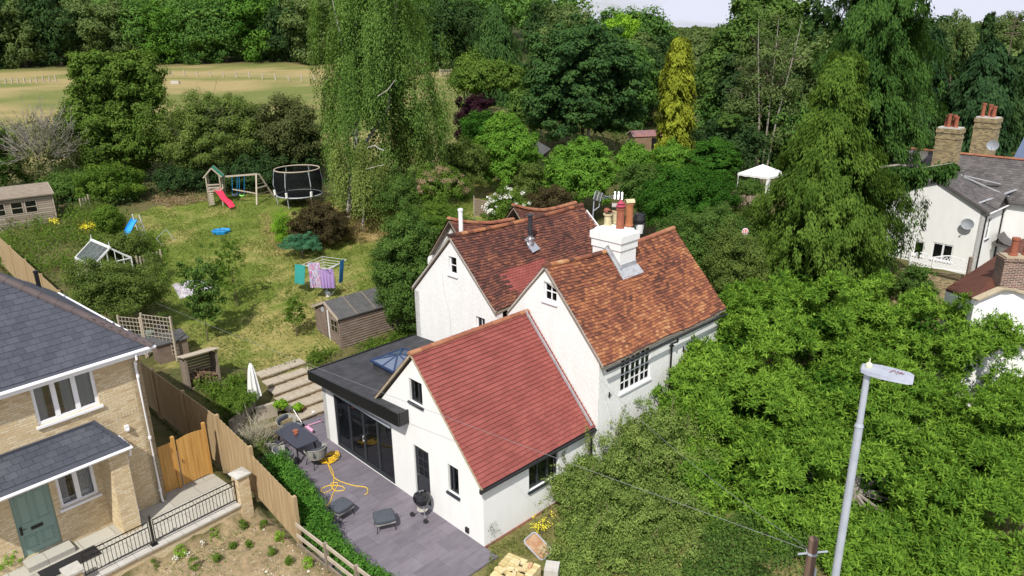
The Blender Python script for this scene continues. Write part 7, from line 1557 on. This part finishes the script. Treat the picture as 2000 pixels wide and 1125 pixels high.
bush('bronze_shrub','very dark bronze shrub behind the cottage ridge','shrub',(1030,1130,362,430),44,'bronze',110,.32,70,.12,.07,seed=108)
bush('gazebo_shrub','green shrub in front of the gazebo','shrub',(1432,1492,348,385),59,'oak',60,.3,60,.15,.08,seed=109)
bush('right_verge_shrub','green shrub filling the gap right of the wattle fence','shrub',(1410,1520,405,470),44,'haw',120,.35,70,.12,.06,seed=110)
# elder beside the cottage
bush('elder_tree','dense green elder tree against the white rear gable','tree',(728,870,405,655),33.5,'oak',420,.36,110,.12,.062,seed=111,dep=1.6,lump=.22,zb=.9)
T=bush('elder_shoots','lighter green shoots behind the rear gable','shrub',(770,930,395,480),41,'weed',170,.32,90,.12,.06,seed=112)
bush('birch_foot_shrub','mixed green shrub at the foot of the birch above the straw grass','shrub',(720,830,330,420),46,'oak',120,.35,70,.13,.06,seed=113)
# lawn planting
T=bush('purple_leaf_bush','bronze purple leaved bush standing on the lawn','shrub',(562,690,392,490),44.5,'bronze',170,.30,100,.10,.065,seed=114)
T=bush('spindly_shrub','light green upright shrub left of the bronze bush','shrub',(527,572,408,485),44,'lime',60,.2,70,.10,.03,seed=115,lump=.3)
T=bush('juniper','low blue green juniper in front of the bronze bush','shrub',(548,628,455,494),42.6,'junip',70,.22,70,.14,.03,seed=116,flat=.4,zmin=-.3)
def smalltree(lab,ext,Y,mat,base,seed,ncl=60,cr=.2,npc=46,ll=.12,lw=.06,name='young_lawn_tree'):
    x,r,zt_,zb_,g=px_tree(*ext,Y); b=hit(*base); T=thing(name,lab,'tree',(b[0],b[1],b[2])); rg=np.random.default_rng(seed); L_=blob(rg,(r*.85,r*.8,(zt_-zb_)/2),ncl,cr,npc,ll,lw,c=(x-b[0],Y-b[1],(zt_+zb_)/2-b[2]),seed=seed,lump=.5,inner=.05); link('crown',L_.mesh('crown',GL[mat]),T); trunk('trunk',T,(zt_+zb_)/2-b[2]+.2,.035,MT['bark'],5,.6,seed,crooked=.05); return T
smalltree('young plum tree with two leafy arms in front of the crumpled sheet',(358,432,505,640),hit(407,668)[1],'oak',(407,668),121,90,.2,60,.13,.065)
smalltree('thin young tree behind the plum tree on the lawn',(412,476,470,585),hit(464,600)[1],'weed',(464,600),122,60,.2,40,.11,.055)
smalltree('slender many stemmed sapling left of the old shed',(552,600,578,640),hit(580,660)[1],'weed',(580,660),123,50,.16,40,.09,.045)
T=bush('greenhouse_apple','dark round apple tree in front of the greenhouse','tree',(128,318,505,625),33,'haw',260,.34,90,.10,.055,seed=124,dep=1.8)
bush('slide_shrub','green shrub in the weeds left of the blue slide foot','shrub',(200,296,452,525),42,'haw',130,.32,80,.11,.055,seed=125)
bush('corner_shrub','leafy shrub left of the blue slide top','shrub',(180,240,400,450),46,'weed',90,.3,70,.13,.07,seed=126)
# weeds as stuff
def ground_tufts(name,lab,polypx,n,mats,hgt,ll,lw,seed,kind='stuff',cat='weeds',cl=None,P2=None):
    r=np.random.default_rng(seed); P=P2 or wpoly(polypx); xs=[p[0] for p in P]; ys=[p[1] for p in P]; X=r.uniform(min(xs),max(xs),n*4); Yv=r.uniform(min(ys),max(ys),n*4); k=inpoly(X,Yv,P); X,Yv=X[k][:n],Yv[k][:n]; n=len(X)
    den=fbm(X*.9,Yv*.9,seed); k=r.random(n)<np.clip((den-.3)*3,.05,1); X,Yv,den=X[k],Yv[k],den[k]; n=len(X); hz_=hgt*(.3+1.4*den)*r.uniform(.3,1,n); Z=gz(X,Yv)+hz_*r.random(n)**.6
    L_=Leafy(); L_.add(np.stack([X,Yv,Z],1),unit(rdir(r,n)+np.array([0,0,.7])),unit(rdir(r,n)+np.array([0,0,.4])),ll*r.uniform(.5,1.4,n),lw*r.uniform(.5,1.4,n),r.random(n)*.5+fbm(X*2,Yv*2,seed+3)*.5)
    o=link(name,L_.mesh(name,GL[mats])); prop(o,lab,cat,kind=kind); return o
ground_tufts('wild_weeds','tangled green weeds filling the kitchen garden around the greenhouse',[(-60,470),(120,425),(180,410),(265,440),(330,500),(330,560),(325,620),(200,600),(100,560),(0,520)],30000,'weed',.9,.15,.07,131)
ground_tufts('tall_grass','tall yellowish grass among the kitchen garden weeds',[(150,420),(210,410),(250,450),(200,480),(150,470)],5000,'grass',1.0,.35,.03,132,cat='grass')
ground_tufts('patio_edge_weeds','green weeds along the fence beside the parasol',[(370,760),(450,745),(500,750),(485,800),(460,850),(430,830),(400,800)],9000,'weed',.6,.13,.06,133)
ground_tufts('straw_grass','dry straw coloured long grass right of the bronze bush',[(690,400),(800,400),(790,480),(690,478),(640,490),(560,500),(510,480),(520,430),(560,480)],9000,'straw',.6,.40,.03,134,cat='grass')
ground_tufts('shed_weeds','weeds between the old shed and the flat roof',[(600,700),(640,690),(800,650),(830,640),(850,660),(760,690),(640,730),(600,735)],7000,'weed',.45,.12,.05,135)
ground_tufts('birch_weeds','rough grass and weeds below the birch',[(600,390),(800,370),(830,420),(760,480),(700,430)],9000,'grass',.6,.25,.04,136,cat='grass')
ground_tufts('side_weeds','rough weeds along the cottage wall beside the brick pallet',[(960,1075),(1095,1000),(1150,960),(1190,1000),(1150,1120),(1080,1180),(940,1180)],9000,'grass',.22,.09,.025,137,cat='weeds')
ground_tufts('lawn_tufts','uneven grass tufts over the garden lawn',[(330,700),(330,560),(265,470),(270,420),(400,380),(560,382),(700,400),(900,350),(985,352),(1000,400),(790,440),(775,600),(640,700),(560,735),(430,720)],80000,'grass',.08,.14,.035,138,cat='grass')
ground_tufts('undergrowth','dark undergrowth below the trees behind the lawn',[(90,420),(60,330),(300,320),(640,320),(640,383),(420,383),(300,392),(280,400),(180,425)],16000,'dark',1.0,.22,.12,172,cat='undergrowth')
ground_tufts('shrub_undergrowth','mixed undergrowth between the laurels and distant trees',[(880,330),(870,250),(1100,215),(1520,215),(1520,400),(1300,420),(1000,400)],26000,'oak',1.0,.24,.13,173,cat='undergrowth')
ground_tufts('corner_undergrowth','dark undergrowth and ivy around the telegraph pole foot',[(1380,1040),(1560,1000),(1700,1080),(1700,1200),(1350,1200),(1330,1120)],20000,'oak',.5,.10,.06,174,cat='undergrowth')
# flowers in the weeds
T=None; L_=Leafy(); r_=np.random.default_rng(139)
for px,py in ((105,452),(114,452),(168,464),(175,466),(188,464),(192,461),(165,468),(182,462)):
    p=hit(px,py); n=30; L_.add(p+np.array([0,0,.75])+r_.normal(0,.12,(n,3)),unit(rdir(r_,n)+np.array([0,0,1])),rdir(r_,n),.10,.08,r_.random(n))
prop(link('yellow_flowers',L_.mesh('yellow_flowers',GL['yellow'])),'yellow flower heads among the kitchen garden weeds','flowers',kind='stuff')
L_=Leafy(); p=onz(1058,1018,.5)
for k in range(14): q=p+r_.normal(0,.16,3); n=12; L_.add(q+r_.normal(0,.05,(n,3)),unit(rdir(r_,n)+np.array([0,0,1])),rdir(r_,n),.05,.045,r_.random(n))
T=thing('yellow_flower','clump of bright yellow flowers at the foot of the cottage wall','flower',(p[0],p[1],-.1)); me=L_.mesh('petals',GL['yellow']); o=link('petals',me,T); o.location=(-p[0],-p[1],.1); mb=MB(); mb.tube([(0,0,0),(0,0,.6)],.02,5); mb.build('stem',MT['bark'],T)
# ---- patio hedge and dried plant ----
def hedgerow(name,lab,pix,z,wd,ht,mat,n,ll,lw,seed,cat='hedge'):
    r=np.random.default_rng(seed); P=np.array([onz(a,b,z)[:2] for a,b in pix]); d=np.r_[0,np.cumsum(np.linalg.norm(np.diff(P,axis=0),axis=1))]; ncl=n//70; s=r.random(ncl)*d[-1]; C=np.stack([np.interp(s,d,P[:,0]),np.interp(s,d,P[:,1])],1)+r.normal(0,wd*.42,(ncl,2)); top=ht*(.75+.5*fbm(C[:,0]*1.3,C[:,1]*1.3,seed)); Z=r.random(ncl)**.6*top
    ci=np.repeat(np.arange(ncl),70); q=rdir(r,len(ci)); L_=Leafy(); Pp=np.stack([C[ci,0],C[ci,1],Z[ci]],1)+q*(r.random(len(ci))**.4)[:,None]*.2; Pp[:,2]=np.maximum(Pp[:,2],0.02)
    L_.add(Pp,unit(q*.7+rdir(r,len(ci))*.6+np.array([0,0,.5])),rdir(r,len(ci)),ll*r.uniform(.6,1.3,len(ci)),lw*r.uniform(.6,1.3,len(ci)),r.random(len(ci))*.55+r.random(ncl)[ci]*.45)
    T=thing(name,lab,cat,(0,0,0)); link('foliage',L_.mesh('foliage',GL[mat]),T); mb=MB()
    for k in range(10): f=k/9*d[-1]; x,y=np.interp(f,d,P[:,0]),np.interp(f,d,P[:,1]); mb.tube([(x,y,-.1),(x+.1,y,ht*.7)],[.03,.01],4)
    mb.build('stems',MT['bark'],T); return T
hedgerow('patio_hedge','bright green leafy hedge along the left edge of the patio',[(535,905),(572,945),(600,995),(622,1040)],.5,.45,.85,'ivy',30000,.075,.05,141)
hedgerow('lower_patio_hedge','loose bright green growth behind the post and rail fence',[(620,1030),(655,1075),(700,1115),(770,1165)],.2,.30,.5,'ivy',15000,.09,.05,142)
T=thing('dried_plant','grey dried plant with wiry stems behind the pale fence','plant',onz(505,890,.1)); twigs(T,simple('dry_stems',(.42,.38,.28),.9),(0,0,.5),(.45,.45,.5),240,.8,.009,7,1.0,'stems'); L_=blob(np.random.default_rng(143),(.5,.5,.5),40,.22,50,.06,.03,c=(0,0,.5),seed=2); link('leaves',L_.mesh('leaves',GL['brown']),T)
bush('fence_shrub','green shrub between the fence and the planter wall','shrub',(440,535,850,900),float(onz(490,880,.5)[1]),'haw',70,.2,60,.07,.035,seed=144,zb=.2)
bush('steps_shrub','low green shrub left of the garden steps','shrub',(425,500,765,820),float(onz(450,800,.8)[1]),'weed',90,.2,60,.08,.04,seed=145,zb=.9)
for i,(px,py,z,s,lab) in enumerate(((548,790,.75,.28,'leafy green plant in the round stone pot'),(581,794,.45,.18,'small bright green plant beside the steps'))):
    p=onz(px,py,z); T=thing('potted_plant',lab,'plant',p); L_=blob(np.random.default_rng(150+i),(s,s,s*.6),24,.09,40,.07,.035,c=(0,0,0),seed=i); link('leaves',L_.mesh('leaves',GL['lime']),T)
# weeds on the gravel
gw=[(318,1080,.22,'weed'),(355,1085,.30,'lime'),(418,1050,.28,'lime'),(475,1030,.22,'weed'),(487,1066,.16,'weed'),(515,1030,.20,'weed'),(547,1055,.26,'lime'),(424,1095,.24,'weed'),(455,1068,.16,'weed'),(530,1082,.2,'weed'),(380,1110,.3,'weed'),(600,1105,.25,'lime'),(300,1110,.3,'weed'),(565,1100,.2,'weed')]
wl=['bushy weed at the foot of the brick wall','pale green tall weed on the gravel under the coping','green weed with a white flower head below the railings','small weed near the brick pier','tiny weed in the middle of the gravel bed','weed close behind the end fence panel','bright weed beside the end fence post','green weed at the bottom of the gravel bed','small weed left of the gravel centre','low weed near the rail fence','dark green weed at the bottom edge','bright weed beneath the rail fence','weed at the lower left of the gravel bed','weed beside the lowest fence rail']
for i,(px,py,s,m) in enumerate(gw):
    p=onz(px,py,.28); T=thing('weed_plant',wl[i],'weed',(p[0],p[1],.25),group='weeds on the gravel bed'); L_=blob(np.random.default_rng(160+i),(s*.5,s*.5,s*.7),16,.07,34,.06,.018,c=(0,0,s*.6),seed=i,inner=0); link('leaves',L_.mesh('leaves',GL[m]),T)
# stones on the gravel: one mass
r_=np.random.default_rng(170); mb=MB()
for k in range(1400):
    px,py=r_.uniform(230,640),r_.uniform(990,1130); p=onz(px,py,.25); l_=L.loc(p)
    if l_[1]>-2.3 or l_[0]>1.8: continue
    s=r_.uniform(.01,.035)*(1+(r_.random()<.03)*1.6); mb.box((p[0],p[1],.25+s*.2),(s,s*.8,s*.6),r_.uniform(0,3),t=r_.random())
prop(mb.build('gravel_stones',tinted('flint_stones',[(0,(.16,.12,.08)),(.7,(.40,.34,.25)),(1,(.70,.67,.60))],nmix=0),None),'pale flints scattered over the soil bed','gravel',kind='stuff')
# leaf litter under the hawthorn
ground_tufts('leaf_litter','brown dead leaves and clippings behind the red slide',[(290,392),(330,372),(400,366),(415,392),(330,408)],9000,'smoke',.10,.12,.08,171,cat='leaf litter')
# ---- foreground: magnolia tree and privet ----
def rosettes(r,C,D,nl,ll,lw,out,t0):
    """leaf whorls at twig tips"""
    n=len(C); ci=np.repeat(np.arange(n),nl); a=np.tile(np.arange(nl)*2*PI/nl*1.618,n)+r.random(n)[ci]*6; D=unit(D); X=unit(np.cross(D,np.array([.3,.2,1.]))); Y_=np.cross(D,X)
    rad=X[ci]*np.cos(a)[:,None]+Y_[ci]*np.sin(a)[:,None]; el=r.uniform(.25,1.0,len(ci)); T=unit(rad+D[ci]*el[:,None]); Nm=unit(D[ci]*1.0-rad*el[:,None]+r.normal(0,.22,(len(ci),3)))
    P=C[ci]+D[ci]*(r.uniform(-.10,.05,len(ci)))[:,None]; T[:,2]-=.12; out.add(P,Nm,T,ll*r.uniform(.65,1.2,len(ci)),lw*r.uniform(.7,1.2,len(ci)),t0[ci]*.6+r.random(len(ci))*.4)
mg=onz(1700,900,2.0); T=thing('magnolia_tree','huge bright green broad leaved tree filling the lower right corner','tree',(mg[0],mg[1]+1.0,-.8)); org=np.array([mg[0],mg[1]+1.0,-.8]); rg=np.random.default_rng(201); L_=Leafy()
lobes=[(1420,690,26.0,2.3),(1500,620,28.5,2.3),(1600,640,28.5,2.6),(1720,640,29.5,2.4),(1820,650,28.5,2.1),(1890,690,27,1.5),(1955,640,28.2,.75),(1370,790,24.0,2.2),(1500,790,24.5,2.5),(1650,780,25.0,2.8),(1800,800,25.0,2.6),(1930,850,24,2.0),(2000,960,22.5,2.1),(1420,920,22.0,2.0),(1560,930,21.5,2.4),(1720,930,21.5,2.5),(1860,980,21,2.4),(1480,1010,20.5,1.8),(1620,1060,19.5,1.9),(1790,1090,19,2.1),(1940,1100,18.6,1.9),(1450,600,30,1.6),(1340,720,25.5,1.4),(1560,1130,18.8,1.4),(1440,1085,19.5,1.4),(1660,930,23.5,2.0),(1790,930,23.5,1.9),(1700,1150,17.8,1.6),(1600,860,23.5,1.8),(1730,860,24.5,1.9),(1380,1010,21,1.2),(1990,800,26,1.3),(1400,960,21.6,1.5),(1390,1060,20,1.3),(1350,900,23,1.3),(1960,1010,21.5,1.6),(1860,1130,18,1.7)]
lc=[]
for (px,py,Y,rr_) in lobes: 
    q=ond(px,py,Y)+np.array([0,rr_*.35,-rr_*.3]); lc.append((q,rr_))
for q,rr_ in lc:
    lt_=rg.uniform(-.22,.12)
    ns_=int(6.5*rr_**1.7)+3; ds=rdir(rg,ns_,-.45,1.); ds[:,1]-=.25; ds=unit(ds); cs=q+ds*np.array([1,1,.85])*(rr_*rg.uniform(.50,1.16,ns_))[:,None]; sr=rg.uniform(.38,.82,ns_)
    kp=fbm(cs[:,0]*.75+cs[:,2]*.5,cs[:,1]*.75+cs[:,2]*.6,77,2)>.33
    for q3,d3,s3,ok_ in zip(cs,ds,sr,kp):
        if not ok_: continue
        if any(np.linalg.norm((q3-q2)/np.array([1,1,.8]))<r2*.5 for q2,r2 in lc if q2 is not q): continue
        m=int(50*s3**1.6)+8; d=rdir(rg,m,-.15,1.); d=unit(d+d3*.3); C=q3+d*np.array([1,1,.86])*(s3*rg.uniform(.75,1.08,m))[:,None]
        for k in range(3): rosettes(rg,C+rg.normal(0,.09,C.shape)-d*.07*k,unit(d*.8+rg.normal(0,.25,d.shape)+np.array([0,-.1,.5])),8,.21,.062,L_,np.clip(rg.normal(.5,.3,len(C))*.5+rg.random()*.5+lt_,0,1))
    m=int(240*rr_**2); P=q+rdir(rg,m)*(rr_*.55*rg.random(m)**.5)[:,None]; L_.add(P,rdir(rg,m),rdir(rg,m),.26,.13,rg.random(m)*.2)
print('magnolia leaves',L_.n//4)
me=L_.mesh('crown',GL['magn']); o=link('crown',me,T); o.location=tuple(-org)
mb=MB(); mb.tube([(0,0,-.2),(.1,0,1.2),(.2,.1,2.2)],[.28,.22,.18],8)
for q,rr_ in lc: e=q-org; mb.tube([(.15,.05,1.0),(e[0]*.35,e[1]*.35,.5+e[2]*.2),tuple(e*np.array([.7,.7,.6]))],[.06,.035,.01],5,caps=False)
mb.build('trunk',MT['greybark'],T)
# privet like shrub in front of the cottage
pv=onz(1240,1010,1.5); T=thing('privet_shrub','large loose small leaved shrub in front of the cottage wall','shrub',(pv[0],pv[1],-.2)); org=np.array([pv[0],pv[1],-.2]); rg=np.random.default_rng(202); L_=Leafy()
for (px,py,Y,rr_) in ((1150,920,21.2,.9),(1235,890,22.0,1.15),(1300,840,22.4,1.3),(1345,890,22,.9),(1240,930,21.0,1.4),(1250,1030,19.4,1.4),(1325,1000,20,1.2),(1120,1110,17.8,.7),(1210,1010,19.6,1.2),(1270,1100,18.4,1.3),(1180,1070,18.6,1.0),(1130,1125,17.5,.8),(1230,1130,17.4,1.1),(1310,1130,17.7,1.0),(1160,1000,20,1.0),(1180,990,20.6,1.25),(1290,960,21.0,1.5),(1130,1050,19.2,.9),(1220,1080,18.8,1.3),(1315,1060,19.4,1.2),(1170,1130,17.9,1.0),(1300,1130,18,1.2),(1110,950,20.6,.6)):
    q=ond(px,py,Y)+np.array([0,rr_*.3,-rr_*.3])-org; blob(rg,(rr_,rr_,rr_*.85),int(50*rr_**1.7)+16,.28,105,.068,.036,c=tuple(q),lump=.75,seed=px,out=L_,zmin=-.7,inner=.3,droop=.25)
link('crown',L_.mesh('crown',GL['priv']),T)
mb=MB(); L2=Leafy()
PL=((1150,900),(1190,870),(1230,860),(1270,840),(1310,830),(1350,850),(1160,950),(1210,930),(1260,920),(1320,920),(1130,1000),(1190,1000),(1250,1000),(1310,1000),(1150,1070),(1220,1070),(1290,1070),(1350,1090))
XS=[]
for (a_,b_) in PL:
    for _ in range(3):
        p0=np.array([a_+rg.normal(0,14),b_+rg.normal(0,12)]); Y0=22.4-(b_-850)*.0175; XS.append(((p0[0],p0[1],Y0),(p0[0]+rg.normal(0,22),p0[1]-rg.uniform(20,55),Y0+.25)))
shoots=XS+[((1110,935,20.9),(1090,860,21.6)),((1125,930,21),(1055,905,21.0)),((1120,960,20.6),(1050,985,20.0)),((1150,880,21.8),(1160,800,22.8)),((1200,860,22.3),(1225,785,23.4)),((1240,850,22.6),(1262,800,23.4)),((1100,900,21.2),(1110,835,22.0)),((1160,860,22),(1130,800,22.6)),((1110,990,20.2),(1060,1000,19.9))]
for a,b in shoots:
    A=ond(*a)-org;B=ond(*b)-org; M_=(A+B)/2+np.array([0,0,.15]); mb.tube([A,M_,B],[.012,.009,.004],4); n=110; f=rg.random(n)[:,None]; L2.add((A*(1-f)+B*f)+np.array([0,0,.25])*(f*(1-f)*2)+rg.normal(0,.045,(n,3)),rdir(rg,n),rdir(rg,n),.062,.034,rg.random(n))
mb.build('shoot_stems',MT['bark'],T)['kind']='stuff'; mb=MB(); mb.tube([(0,0,0),(0,0,.35)],[.09,.05],6); mb.build('stem',MT['bark'],T); link('shoots',L2.mesh('shoots',GL['priv']),T)
bush('wall_weed','dark plant stems against the cottage plinth','weed',(950,975,1015,1060),float(onz(962,1060,0)[1])-.1,'brown',10,.08,16,.03,.015,seed=203,tr=False,zb=.1)
bush('terrace_shrub','dark shrub along the brick wall below the white house','shrub',(1745,1830,520,600),36,'oak',90,.3,60,.13,.07,seed=205)
# strip helper values
for o in bpy.data.objects:
    for k in ('_r','_z','_h'):
        if k in o.keys(): del o[k]

bush('goal_shrub','small green shrub between the blue slide foot and the greenhouse','shrub',(280,320,492,535),39.5,'haw',60,.25,60,.1,.05,seed=206)

bush('pot_shrub','bright green shrub at the lower left corner beside the green front door','shrub',(-30,48,1068,1125),float(onz(10,1100,.9)[1]),'lime',26,.12,60,.06,.035,seed=210,zb=.85)
p=ond(1455,452,34.); T=thing('round_target','small red and white round target on a post among the dark shrubs','target',(p[0],p[1],float(gz(p[0],p[1]))),.1); hz_=p[2]-T.location.z
mb=MB(); mb.tube([(0,.05,-.1),(0,.05,hz_)],.04,6); mb.build('post',MT['wood_grey'],T)
for k,(r0_,m_) in enumerate(((.20,'black'),(.165,'whitepaint'),(.12,'redplastic'),(.08,'whitepaint'),(.04,'redplastic'))):
    mb=MB(); mb.tube([(0,-.012*k-.01,hz_),(0,.03,hz_)],r0_,20); mb.build('ring',MT[m_],T)
for i,(px,py) in enumerate(((418,1035),(368,1083),(343,1090),(397,1060))):
    p=onz(px,py,.42); T=thing('white_flower',['white flower head nearest the brick pier in the gravel bed','white flower head nearest the bottom edge in the gravel bed','leftmost white flower head below the coping','white flower head between the bushy weeds of the gravel bed'][i],'flower',(p[0],p[1],.25),group='white flower heads on the gravel bed'); r_=np.random.default_rng(300+i); L_=Leafy(); n=26; L_.add(np.array([0,0,.2])+r_.normal(0,.03,(n,3)),unit(rdir(r_,n)+np.array([0,0,1])),rdir(r_,n),.05,.045,r_.random(n)); link('petals',L_.mesh('petals',GL['white']),T); mb=MB(); mb.tube([(0,0,-.02),(0,0,.2)],.008,4); mb.build('stalk',MT['bark'],T)

P_=[tuple(L.w(a,b,0)[:2]) for a,b in ((-6,-2.4),(1.5,-2.4),(1.75,-4.5),(1.7,-9),(-6,-9))]
ground_tufts('gravel_weeds','sparse low weeds creeping over the gravel bed',None,5200,'weed',.09,.07,.03,212,P2=P_)
